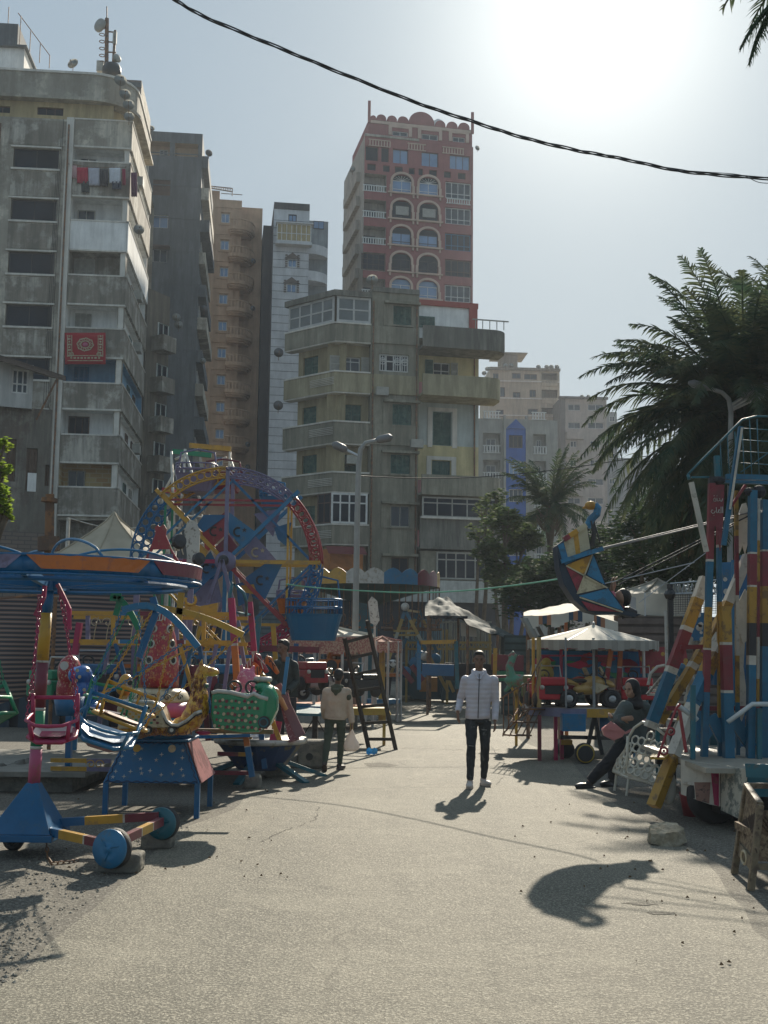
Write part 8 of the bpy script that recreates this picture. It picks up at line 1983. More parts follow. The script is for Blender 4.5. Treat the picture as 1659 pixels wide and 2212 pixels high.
# swinging pirate boat
def pirate():
 Y=13.55;D_=.36;A=lambda x,y,d=0:at(x,y,Y+d);t=thing('pirate_boat_ride','swinging pirate boat of coloured triangles hung on long bars from the right frame','fairground ride',V((A(1600,1640).x,Y,0)))
 out=[(1216,1168),(1252,1144),(1269,1137),(1276,1186),(1284,1198),(1308,1262),(1330,1290),(1350,1318),(1386,1328),(1368,1333),(1340,1326),(1295,1327),(1268,1320),(1240,1296),(1218,1262),(1208,1225),(1203,1178)]
 HD=mat('dark_hull_paint',(.015,.03,.05),rough=.5);LB2=mat('worn_sky_paint',(.02,.17,.32),rough=.45,col2=(.03,.1,.16),c2amt=.4,c2scale=9);CR2=mat('worn_cream_paint',(.50,.45,.30),rough=.55,col2=(.3,.26,.18),c2amt=.4,c2scale=6);OR2=mat('worn_amber_paint',(.52,.28,.03),rough=.5,col2=(.3,.15,.03),c2amt=.4,c2scale=6);RD2=mat('worn_maroon_paint',(.26,.03,.05),rough=.5,col2=(.15,.03,.03),c2amt=.4,c2scale=6)
 b=MB();b.prism([A(x,y)for x,y in out],(0,D_,0));hull=b.build('hull',HD,t)
 b=MB();b.prism([A(x,y,-.002)for x,y in((1203,1178),(1209,1178),(1222,1222),(1248,1284),(1262,1306),(1240,1296),(1218,1262),(1208,1225))],(0,-.004,0));b.build('keel',HD,hull)
 pcs=[([(1218,1171),(1251,1144),(1268,1139),(1275,1185),(1227,1205)],CR2),([(1238,1154),(1248,1148),(1254,1195),(1244,1199)],OR2),([(1205,1177),(1217,1172),(1227,1205),(1215,1212)],LB2),([(1215,1211),(1275,1186),(1277,1194),(1221,1220)],LB2),
([(1223,1221),(1279,1198),(1264,1243)],OR2),([(1282,1199),(1307,1263),(1268,1242)],LB2),([(1223,1224),(1259,1245),(1248,1280)],RD2),([(1262,1245),(1310,1269),(1247,1283)],CR2),([(1313,1271),(1349,1320),(1250,1287)],LB2),([(1256,1298),(1341,1322),(1272,1319)],RD2)]
 for k,(pl,m_)in enumerate(pcs):b=MB();b.prism([A(x,y,-.008-.0015*k)for x,y in pl],(0,.004,0));b.build('painted_triangle',m_,hull)
 b=MB()
 for p,q in(((1223,1222),(1312,1270)),((1280,1198),(1247,1283)),((1252,1290),(1345,1322))):b.beam(A(*p,-.03),A(*q,-.03),.015,.012,(0,1,0))
 b.build('painted_line',CR2,hull)
 b=MB();b.beam(A(1212,1213,-.04),A(1302,1185,-.04),.06,.05);b.build('side_rail',LB2,hull)
 b=MB();sbeam(b,A(1218,1166),A(1266,1134),.05,.06,[(.25,0),(.6,1),(1,2)]);sbeam(b,A(1218,1166,D_),A(1266,1134,D_),.05,.06,[(.25,0),(.6,1),(1,2)]);b.build('gunwale',[RD2,OR2,CR2],hull)
 f=MB();f.tube([A(1268,1140,.4),A(1276,1122,.4),A(1289,1110,.4),A(1291,1098,.4),A(1284,1090,.4)],[.045,.05,.05,.05,.045],10);fg=f.build('figurehead',LB2,t)
 f=MB().smooth();f.ball(A(1276,1092,.4),(.075,.06,.055),12);f.tube([A(1268,1094,.4),A(1258,1098,.4)],[.03,.005],8);f.build('figurehead_beak',OR2,fg)
 f=MB()
 for k in range(5):f.tube([A(1276+2*k,1125,.2+.1*k),A(1280+2*k,1150,.2+.1*k),A(1274+2*k,1180,.2+.1*k)],.006,4)
 f.tube([A(1284,1130,.3),A(1290,1150,.3),A(1296,1170,.3)],.008,4);f.build('safety_chain',BLK,fg)
 piv=lambda d:A(1622,1105,d)
 for k,(x,y,tx,ty,d)in enumerate(((1279,1189,1622,1106,0),(1290,1189,1622,1110,D_),(1330,1257,1622,1112,0),(1338,1262,1622,1116,D_))):
  q=MB();q.tube([A(x,y,d),A(tx,ty,d)],.009,8);q.build('swing_bar',mat('grey_bar_paint',(.2,.2,.2),rough=.55)if k<2 else BLK,t)
 q=MB();q.tube([A(1622,1109,-.3),A(1622,1109,D_+.4)],.04,10);q.build('axle',BLK,t)
 q=MB();q.tube([A(1300,1262,0),A(1500,1215,.2)],.006,4);q.tube([A(1380,1302,0),A(1530,1190,.2)],.005,4);q.build('guy_wire',STEEL,t)
 for d in(-.4,D_+.5):
  q=MB();
 return t
pirate()
def tower():
 Y=13.1;A=lambda x,y,d=0:at(x,y,Y+d);t=thing('swing_tower','tall battered frame of banded posts and props carrying the pirate boat at the right edge','ride frame',V((A(1560,1640).x,Y,0)))
 M5=[mat('tower_blue',(.01,.115,.20),rough=.45,col2=(.02,.1,.18),c2amt=.35,c2scale=7),mat('tower_yellow',(.36,.20,.025),rough=.5,col2=(.14,.08,.03),c2amt=.4,c2scale=8),mat('tower_maroon',(.19,.026,.034),rough=.5,col2=(.14,.04,.04),c2amt=.3,c2scale=7),mat('tower_white',(.48,.45,.38),rough=.6,col2=(.3,.27,.22),c2amt=.2,c2scale=10),BLK,TEA]
 def post(x0,y0,x1,y1,w,segs,d=0,nm='post'):
  b=MB();tot=y1-y0;sbeam(b,A(x0,y0,d),A(x1,y1,d),w,w*.8,[((y-y0)/tot,mi)for y,mi in segs]);return b.build(nm,M5,t)
 post(1406,1744,1500,1506,.155,[(1740,1),(1637,1),(1556,3),(1506,3)][::-1]and[(1637,1),(1556,3),(1506,3)],-.3,'prop')if False else None
 def prop(p0,p1,w,segs,d=0,dd=0):
  b=MB();sbeam(b,A(*p0,d),A(*p1,d+dd),w,w*.7,segs);b.build('prop',M5,t)
 prop((1412,1742),(1500,1512),.135,[(.47,1),(.96,3),(1,0)],-.3,.3);prop((1500,1512),(1560,1370),.15,[(.4,0),(.7,1),(1,3)],0,.2)
 prop((1404,1572),(1524,1248),.17,[(.04,3),(.36,0),(.40,3),(.64,2),(.67,3),(.86,1),(1,3)],.8)
 prop((1424,1560),(1560,1330),.13,[(.3,1),(.5,1),(.55,3),(1,1)],.9,.1)
 prop((1526,1412),(1616,1200),.14,[(.12,2),(.52,1),(.56,3),(1,3)],.3)
 prop((1470,1560),(1540,1420),.12,[(.5,1),(.6,3),(1,1)],.4)
 post(1538,1030,1521,1640,.085,[(1045,4),(1212,2),(1217,3),(1316,0),(1404,1),(1408,3),(1498,2),(1640,0)])
 post(1552,1040,1556,1636,.06,[(1150,2),(1180,2),(1186,3),(1304,0),(1552,1),(1640,0)],.1)
 post(1566,1310,1574,1642,.13,[(1388,1),(1394,3),(1492,2),(1498,3),(1642,0)],-.1)
 post(1626,1060,1621,1655,.10,[(1196,0),(1200,3),(1268,2),(1272,3),(1350,1),(1420,4),(1440,3),(1655,0)],-.1)
 post(1652,1080,1650,1660,.09,[(1190,0),(1194,3),(1270,2),(1350,1),(1400,4),(1660,0)],0);post(1590,1060,1594,1650,.05,[(1160,1),(1290,2),(1420,3),(1520,1),(1660,0)],.25);post(1640,1070,1637,1655,.05,[(1170,3),(1260,1),(1380,2),(1470,3),(1660,1)],.35);post(1695,1040,1690,1660,.13,[(1200,0),(1400,2),(1660,1)],.6)
 post(1600,922,1563,1178,.06,[(1178,0)],-.25,'strut');post(1603,924,1577,1100,.025,[(1100,3)],-.3,'strut');post(1493,1042,1526,1192,.06,[(1060,3),(1192,3)],-.1,'pipe');post(1548,985,1551,1042,.07,[(1042,5)],.1)
 post(1486,1560,1530,1345,.05,[(1560,4)],.5)if False else None
 b=MB();b.prism([A(x,y,-.06)for x,y in((1535,1058),(1548,1047),(1565,1047),(1562,1130),(1556,1190),(1546,1135),(1531,1150))],(0,.02,0));sg=b.build('sign_board',M5[2],t)
 g_=MB();o=A(1541,1083,-.065);L1=[[(.95,.3),(.85,0),(.7,.05),(.62,.35)],[(.62,.1),(.45,.0),(.35,.35),(.28,.02),(.05,.0),(.0,.25),(.15,.35),(.22,.1)],[(.4,.6),(.34,.55)],[(.05,.55),(.1,.6)]]
 L2=[[(1,.0),(1,.6)],[(.85,.6),(.84,.0),(.65,.02),(.6,.3),(.72,.35),(.5,.0)],[(.42,0),(.4,.55)],[(.3,.2),(.22,.0),(.05,-.05),(-.1,.1),(0,.3),(.1,.25)],[(.2,-.25),(.14,-.22)]]
 glyph(g_,L1,o,.11,XX,ZZ,-YY,.0042);glyph(g_,L2,A(1538,1108,-.065),.12,XX,ZZ,-YY,.0042);g_.build('painted_script',WHT,sg)
 b=MB().smooth();b.tube([A(1486,1025,.2),A(1516,994,.2),A(1560,950,.2),A(1585,925,.2),A(1604,906,.2),A(1635,899,.2),A(1720,901,.2)],.013,7);b.tube([A(1486,1025,.2),A(1489,1036,.2)],.02,6);b.tube([A(1494,1031,.0),A(1536,1031,0)],.012,6)
 for k in range(6):b.tube([A(1555+16*k,950-9*k if k<4 else 905,.2),A(1560+16*k,1028,.2)],.006,4)
 for y in(925,950,975,1000):b.tube([A(1600,y,.3),A(1700,y+6,.3)],.005,4)
 b.tube([A(1600,1020,.3),A(1700,950,.3)],.007,4);b.build('top_arch',M5[5],t)
 b=MB();b.beam(A(1568,1030),A(1720,1034),.075,.06);b.beam(A(1545,1038,.5),A(1720,1044,.5),.06,.05);b.build('top_beam',M5[0],t)
 b=MB();b.beam(A(1572,1104,.2),A(1610,1048,.2),.05,.03);b.build('brace',RED,t)
 b=MB();b.ball(A(1551,1038,0),(.09,.08,.05),10);b.ball(A(1618,1062,-.1),(.06,.06,.05),8);b.ball(A(1640,1062,0),(.08,.07,.08),8);b.build('rag_wrapping',DARK,t)
 for pl,d in(([(1590,1180),(1588,1150),(1596,1110),(1604,1088),(1612,1086),(1618,1110),(1616,1170),(1610,1196),(1604,1178),(1598,1195)],.5),([(1585,1560),(1592,1500),(1598,1400),(1600,1335),(1612,1350),(1606,1440),(1616,1520),(1600,1565)],.4),([(1628,1500),(1632,1430),(1645,1408),(1680,1404),(1680,1520),(1645,1515)],.5),([(1590,1345),(1596,1300),(1610,1272),(1622,1290),(1626,1370),(1606,1392)],.35)):
  b=MB();b.prism([A(x,y,d)for x,y in pl],(0,.03,0));b.build('cutout_board',M5[3],t)
 b=MB().smooth();b.tube([A(1462,1525,-.3),A(1470,1528,-.3),A(1498,1548,-.3),A(1506,1556,-.3)],.028,8);b.tube([A(1572,1560,-.3),A(1605,1536,-.3),A(1625,1521,-.3),A(1710,1521,-.3)],.026,8);b.build('hand_rail',mat('tower_rail_white',(.5,.53,.52),rough=.3),t)
 b=MB();b.beam(A(1497,1480,-.35),A(1496,1645,-.35),.05);b.build('rail_post',M5[5],t);b=MB();b.beam(A(1640,1530,-.2),A(1640,1640,-.2),.05);b.build('rail_post',M5[5],t)
 for x0,y0,x1,y1 in((1535,1545,1562,1600),(1578,1545,1624,1615)):b=MB();b.beam(A(x0,y0),A(x1,y1),.12,.06,(0,1,0));b.build('brace',M5[0],t)
 b=MB();b.beam(A(1440,1530,.3),A(1660,1530,.3),.05);b.beam(A(1470,1398,.5),A(1525,1397,.5),.05);b.build('cross_bar',M5[2],t)
 zt=A(1540,1640,-.3).z;x0,x1=A(1474,1640,-.4).x,A(1720,1660,-1).x
 b=MB();b.box((x0,Y-1.3,zt-.05),(x1+1.2,Y+1.6,zt));b.build('deck',mat('pale_plank_deck',(.34,.31,.25),rough=.5,streak=.3),t)
 b=MB();p=[A(1472,1642,-.45),A(1556,1652,-1.0),A(1556,1742,-1.0),A(1534,1738,-.9),A(1472,1716,-.45)];b.prism(p,(0,.03,0));b.build('fascia_board',M5[3],t)
 b=MB();p=[A(1557,1655,-1.03),A(1614,1662,-1.5),A(1612,1776,-1.5),A(1557,1750,-1.03)];b.prism(p,(.01,.03,0));b.build('fascia_board',mat('peeling_white_board',(.42,.39,.31),rough=.7,col2=(.10,.12,.11),c2amt=.45,c2scale=7),t)
 b=MB();b.prism([A(x,y,-1.04)for x,y in((1536,1668),(1553,1662),(1553,1742),(1543,1738))],(0,.01,0));b.build('fascia_stripe',MAG,t)
 b=MB();b.prism([A(x,y,-.96)for x,y in((1500,1690),(1535,1690),(1532,1736),(1504,1728))],(0,.01,0));b.build('fascia_patch',mat('faded_rose_paint',(.3,.17,.13),rough=.6,col2=(.05,.04,.04),c2amt=.3,c2scale=14),t)
 b=MB();b.beam(A(1612,1664,-1.55),A(1720,1668,-1.9),.13,.03,(0,1,0));b.box((A(1616,1700,-1.5).x,Y-1.5,zt-.25),(x1+1,Y-1.45,zt-.06));b.build('fascia_beam',TEA,t)
 b=MB();q=[A(1474,1694,-.5),A(1530,1700,-.85),A(1530,1700,-.5),A(1474,1694,-.2)];b.prism(q,(0,0,.03));b.build('step_board',WHT,t)
 for x,y,d in((1540,1800,-.5),(1610,1790,-.3),(1690,1800,-.8)):
  p=A(x,1640,d);q=MB().smooth();q.lathe([(.1,.09),(.25,.09),(.30,.05),(.30,-.05),(.25,-.09),(.1,-.09)],V((p.x,p.y,.30)),26,(.3,-1,0));q.build('wheel',RUB,t)
 b=MB();b.box((x0+.1,Y-.6,zt-.2),(x1+1,Y-.5,zt-.06));b.box((x0+.1,Y+1.2,zt-.2),(x1+1,Y+1.3,zt-.06));b.box((x0+.25,Y-.9,.15),(x1+1,Y+1.2,.22));b.build('chassis',BLK,t)
 b=MB().smooth();b.ball(A(1444,1700,-.2),(.09,.03,.19),14);b.build('white_oval_board',M5[3],t)
 bk=MB().smooth();g0=gnd(1498,1762);bk.lathe([(.11,0),(.15,.24),(.155,.25),(.14,.24),(.1,.02)],g0,20);o=bk.build('bucket',mat('red_plastic',(.25,.03,.04),rough=.4));tag(o,'dark red bucket in the shade under the tower base','bucket')
tower()
def lattice_slides():
 Y=14.6;A=lambda x,y,d=0:at(x,y,Y+d);t=thing('lattice_board','slanting white lattice board leaning by the tower props','board',V((A(1440,1600).x,Y,0)))
 for(a,b_)in(((1398,1500),(1448,1440)),((1420,1575),(1500,1420))):
  m=MB();p,q=A(*a),A(*b_);u=(q-p);w=V((0,0,1)).cross(V((0,1,0))).normalized()*.16
  m.beam(p,q,.03);m.beam(p+V((.2,0,0)),q+V((.2,0,.0)),.03)
  for k in range(9):f=k/8;m.beam(p.lerp(q,f),p.lerp(q,f)+V((.2,0,0)),.03)
  m.build('lattice',WHT,t)
 m=MB();pts=[(1400,1480),(1405,1455),(1420,1440),(1436,1437)];m.tube([A(x,y)for x,y in pts],.02,6);m.build('bent_pipe',WHT,t);m=MB();m.beam(A(1420,1575),V((A(1420,1575).x,Y,0)),.05);m.build('foot',TEA,t)
 b=MB();b.tube([A(1500,1500,-.3),A(1492,1470,-.3),A(1480,1450,-.3),A(1468,1445,-.3)],[.1,.07,.05,.055],10);b.tube([A(1466,1446,-.3),A(1452,1454,-.3)],[.05,.015],8);b.ball(A(1500,1512,-.2),(.14,.12,.12),10);o=organic('swan_figure',b,WHT,None,.014,2);tag(o,'white swan shaped figure between the tower props','ride figure')
 b=MB();b.ball(A(1472,1448,-.35),(.07,.05,.09),10);o=b.build('swan_cap',LBL,o)
lattice_slides()
def bench():
 A=lambda x,y,Y:at(x,y,Y+1.15);t=thing('iron_bench','ornate white bench made of welded rings under the leaning woman','bench',V((A(1375,1690,14.0).x,14.0,0)));W2=mat('cream_iron_paint',(.55,.52,.43),rough=.45,col2=(.3,.26,.2),c2amt=.2,c2scale=12)
 def ringpanel(a,b,c,d,nu,nv,nm,keep=lambda u,v:True,r_=.055):
  m=MB().smooth();X_=(b-a).normalized();Z_=(d-a).normalized();N_=X_.cross(Z_).normalized()
  for i in range(nu):
   for j in range(nv):
    u,v=(i+.5+(j%2)*.35-.17)/nu,(j+.5)/nv
    if keep(u,v):p=a.lerp(b,u).lerp(d.lerp(c,u),v);m.torus(p,N_,r_,.012,18,6)
  return m.build(nm,W2,t)
 a,b,c,d=A(1356,1668,13.7),A(1438,1700,13.2),A(1436,1588,13.3),A(1372,1574,13.8)
 ringpanel(a,b,c,d,5,6,'back_rest',lambda u,v:v<.95-.25*abs(u-.5),.052)
 a2,b2,c2,d2=A(1324,1664,14.3),A(1358,1672,13.75),A(1366,1600,13.75),A(1340,1628,14.2)
 ringpanel(a2,b2,c2,d2,3,5,'arm_panel',lambda u,v:v<.55+.5*u,.048)
 m=MB().smooth();m.tube([A(1325,1664,14.3),A(1336,1640,14.25),A(1352,1618,14.0),A(1360,1590,13.85),A(1370,1572,13.8),A(1388,1560,13.7),A(1410,1566,13.5),A(1434,1586,13.3)],.018,7);m.tube([A(1325,1666,14.3),A(1352,1678,13.8),A(1400,1690,13.5),A(1440,1704,13.2)],.02,6);m.tube([A(1356,1590,13.8),A(1354,1680,13.8)],.018,6);m.build('frame',W2,t)
 m=MB();m.hexa([A(1324,1666,14.3),A(1356,1676,13.75),A(1440,1702,13.25),A(1420,1660,14.1)]+[p+V((0,0,.025))for p in(A(1324,1666,14.3),A(1356,1676,13.75),A(1440,1702,13.25),A(1420,1660,14.1))]);m.build('seat',W2,t)
 for x,y,Yy in((1332,1668,14.3),(1358,1680,13.75),(1432,1700,13.3),(1415,1668,14.1)):p=A(x,y,Yy);m=MB();m.tube([p,V((p.x-.03,p.y,0))],.018,6);m.build('leg',W2,t)
 A=lambda x,y,Y:at(x,y,Y)
 t2=thing('hanging_swing','red bar swing with round ornaments hanging at the white prop','swing',V((A(1460,1600,12.9).x,12.9,0)));Y=12.75
 m=MB();m.tube([A(1461,1530,Y),A(1441,1580,Y),A(1421,1636,Y)],.014,6);m.tube([A(1468,1536,Y),A(1482,1625,Y)],.02,6);m.tube([A(1470,1520,Y),A(1461,1530,Y),A(1468,1536,Y)],.014,6);m.build('hanger',RED,t2)
 for x,y in((1449,1580),(1434,1622)):m=MB().smooth();m.torus(A(x,y,Y-.02),(0,1,0),.038,.013,18,6);m.ball(A(x,y,Y-.02),.015,8);m.build('ring_ornament',RED,t2)
 m=MB();m.hexa([A(1404,1640,Y),A(1438,1641,Y),A(1445,1634,Y+.2),A(1410,1633,Y+.2)]+[p+V((0,0,.025))for p in(A(1404,1640,Y),A(1438,1641,Y),A(1445,1634,Y+.2),A(1410,1633,Y+.2))]);m.build('seat',YEL,t2)
bench()
def rock():
 p=gnd(1450,1830);b=MB();rr=random.Random(5);s_=p.y/FPX
 pts=[(-.17,-.02,.02),(-.17,.0,.11),(-.13,.22,.16),(.02,.24,.185),(.13,.20,.18),(.15,.02,.15),(.17,.02,.03),(.05,-.08,0),(-.08,-.07,0),(-.06,-.05,.12),(.06,-.06,.135),(.16,.25,.0),(-.15,.25,0)]
 me_v=[p+V((x,y+.08,z))for x,y,z in pts];me=bpy.data.meshes.new('rock');bm=bmesh.new()
 for v in me_v:bm.verts.new(v)
 bmesh.ops.convex_hull(bm,input=bm.verts);bm.to_mesh(me);bm.free();me.materials.append(mat('tan_rock',(.26,.22,.15),rough=.9,var=.35,scale=12,bump=.8,bscale=30,col2=(.36,.32,.24),c2amt=.5,c2scale=7));o=bpy.data.objects.new('rock',me);SC.collection.objects.link(o)
 s_=o.modifiers.new('sub','SUBSURF');s_.subdivision_type='SIMPLE';s_.levels=4;s_.render_levels=4;tx=bpy.data.textures.new('rocky2','CLOUDS');tx.noise_scale=.05;d=o.modifiers.new('disp','DISPLACE');d.texture=tx;d.strength=.03;d.mid_level=.5;d.texture_coords='GLOBAL';sm=o.modifiers.new('sm','SMOOTH');sm.iterations=1
 tag(o,'big tan rock lying alone at the right side of the road','rock')
rock()
def chair():
 CW=mat('carved_old_wood',(.20,.15,.09),rough=.6,var=.35,scale=14,bump=.4,col2=(.09,.06,.04),c2amt=.4,c2scale=12);WV=mat('woven_palm_leaf',(.14,.09,.055),rough=.8,var=.6,scale=30,bump=.9,bscale=50,col2=(.30,.22,.13),c2amt=.5,c2scale=25)
 A=at;t=thing('rattan_chair','worn wooden armchair with woven palm panels in the bottom right corner','chair',gnd(1650,1900))
 fl,bl=gnd(1622,1924),gnd(1586,1888);flT,blT=A(1642,1738,fl.y),A(1613,1697,bl.y);fr,frT=fl+V((.55,-.03,0)),flT+V((.52,-.03,0));br_,brT=bl+V((.6,.02,0)),blT+V((.58,.02,0))
 for a,b in((fl,flT),(bl,blT),(fr,frT),(br_,brT)):
  m=MB();m.beam(a,b,.052,.045,(0,1,0));m.build('leg',CW,t,bevel=.006)
 m=MB();m.beam(blT,brT,.05,.045);m.beam(flT,blT,.05,.04);m.beam(frT,brT,.05,.04);m.build('arm_rail',CW,t,bevel=.006)
 f=lambda a,b,k:a.lerp(b,k)
 m=MB();m.prism([f(fl,flT,.38),f(fl,flT,.97),f(bl,blT,.97),f(bl,blT,.38)],(.012,0,0));o=m.build('side_panel',WV,t)
 m=MB();m.prism([f(fl,flT,.34),f(fr,frT,.34),f(fr,frT,.93),f(fl,flT,.93)],(0,.012,0));o2=m.build('front_panel',WV,t)
 lf=MB()
 for a,b,c_,d_,kk in((f(fl,flT,.40),f(fr,frT,.40),f(fr,frT,.9),f(fl,flT,.9),26),):
  for k in range(kk):
   u=k/kk;p=a.lerp(b,u*.9);q=d_.lerp(c_,min(1,u*.9+.0));v=(k*.37)%.7;s0=p.lerp(q,.95-v*.5);e=s0+(b-a)*.16-(q-p)*.28;lf.tube([s0-V((0,.012,0)),e-V((0,.014,0))],.006,4)
 for k in range(16):
  u=.1+.8*((k*.61)%1);p0=f(bl,blT,.45).lerp(f(fl,flT,.45),u);p1=f(bl,blT,.92).lerp(f(fl,flT,.92),u);v=(k*.37)%.6;s0=p0.lerp(p1,.3+v);lf.tube([s0-V((.012,0,0)),s0+(f(fl,flT,.4)-f(bl,blT,.4))*.25-V((.012,0,.09))],.005,4)
 lf.build('woven_fronds',mat('dark_frond',(.06,.035,.02),rough=.8),o2)
 m=MB();m.beam(f(fl,flT,.28),f(fr,frT,.28),.04,.045);m.prism([f(bl,blT,.22),f(bl,blT,.36),f(fl,flT,.34),f(fl,flT,.2)],(.014,0,0));m.build('stretcher',CW,t)
 m=MB();cc=f(bl,blT,.29).lerp(f(fl,flT,.27),.5)-V((.01,0,0));m.torus(cc,(1,.1,0),.05,.012,14,5);m.build('carved_ornament',CRM,t)
 m=MB();m.box((flT.x,fl.y,.36),(flT.x+.5,bl.y,.42));m.build('seat',WV,t)
chair()
def back_panels():
 """painted boards and hulls glimpsed between the tower posts"""
 DB=mat('deep_blue_board',(.02,.12,.24),rough=.6,col2=(.08,.12,.14),c2amt=.3,c2scale=4)
 for k,(pl,Y,m_,lab,dots)in enumerate((([(1474,1400),(1478,1330),(1526,1322),(1528,1404)],14.9,DB,'deep blue board with pale studs between the tower props',14),
([(1565,1480),(1600,1490),(1628,1500),(1624,1552),(1590,1556),(1562,1545)],15.5,CRM,'cream and yellow striped hull behind the tower posts',0),
([(1560,1215),(1615,1212),(1618,1290),(1562,1296)],15.6,DB,'blue painted board high behind the tower posts',8),
([(1575,1302),(1650,1300),(1700,1300),(1700,1330),(1575,1332)],15.3,YEL,'yellow cross board behind the tower posts',5),
([(1630,1535),(1720,1535),(1720,1640),(1632,1640)],15.2,LBL,'sky blue ticket box behind the tower railing',4),
([(1380,1400),(1480,1395),(1490,1450),(1385,1455)],20.5,RED,'red patterned stall board beyond the tower props',12))):
  b=MB();b.prism([at(x,y,Y)for x,y in pl],(0,.06,0));o=b.build('painted_board',m_);tag(o,lab,'board');rr=random.Random(k)
  x0,x1,y0,y1=min(p[0]for p in pl),max(p[0]for p in pl),min(p[1]for p in pl),max(p[1]for p in pl);q=MB()
  for i in range(dots):disc(q,at(rr.uniform(x0+5,x1-5),rr.uniform(y0+6,y1-6),Y),rr.uniform(.02,.05),XX,ZZ,-YY,10)
  if k==1:q.beam(at(1566,1505,Y-.02),at(1626,1520,Y-.02),.12,.03,(0,1,0));q.mat(1);q.beam(at(1566,1528,Y-.02),at(1626,1540,Y-.02),.1,.03,(0,1,0))
  q.build('painted_marks',[YEL if k in(1,5)else WHT,LBL],o)
  p=at((x0+x1)/2,y1,Y+.1);q=MB();q.beam(V((p.x,p.y,0)),V((p.x,p.y,p.z+.1)),.05);q.build('post',RUST,o)
back_panels()
# people
SKIN=mat('tan_skin',(.26,.14,.085),rough=.55,var=.08,scale=8,bump=.05);SKIN2=mat('brown_skin',(.17,.09,.055),rough=.55,var=.08,scale=8,bump=.05);SKIN3=mat('olive_skin',(.36,.21,.14),rough=.55,var=.08,scale=8,bump=.05)
HAIR=mat('black_hair',(.012,.011,.011),rough=.55,bump=.4,bscale=120)
def ell(c,X,Y_,rx,ry,n=16):return[c+X*rx*math.cos(2*PI*k/n)+Y_*ry*math.sin(2*PI*k/n)for k in range(n)]
def hand(b,wr,d,palm_n,s_=1.0,side=1,curl=.5):
 """wrist, finger direction, palm normal; five separate fingers"""
 d=d.normalized();n=(palm_n-d*palm_n.dot(d)).normalized();x=d.cross(n)*side
 pc=wr+d*.045*s_;b.loft([ell(wr-d*.02*s_,x,n,.026*s_,.02*s_),ell(wr+d*.02*s_,x,n,.032*s_,.017*s_),ell(wr+d*.06*s_,x,n,.040*s_,.015*s_),ell(wr+d*.09*s_,x,n,.038*s_,.012*s_)])
 for k,(o,L_)in enumerate(((-.029,.068),(-.010,.078),(.010,.074),(.029,.058))):
  p0=wr+d*.082*s_+x*o*s_;d1=(d+n*curl*.35).normalized();p1=p0+d1*L_*.42*s_;d2=(d+n*curl*1.1).normalized();p2=p1+d2*L_*.33*s_;d3=(d+n*curl*2.0).normalized();p3=p2+d3*L_*.27*s_
  b.tube([p0-d*.01,p0,p1,p2,p3],[.009*s_,.0092*s_,.0085*s_,.0078*s_,.0062*s_],8)
 t0=wr+d*.028*s_-x*.028*s_;t1=t0+(d*.6-x*.75+n*.35)*.036*s_;t2=t1+(d*.9-x*.25+n*.5)*.032*s_
 b.tube([wr+d*.02*s_-x*.015*s_,t0,t1,t2],[.012*s_,.0115*s_,.0095*s_,.0075*s_],8)
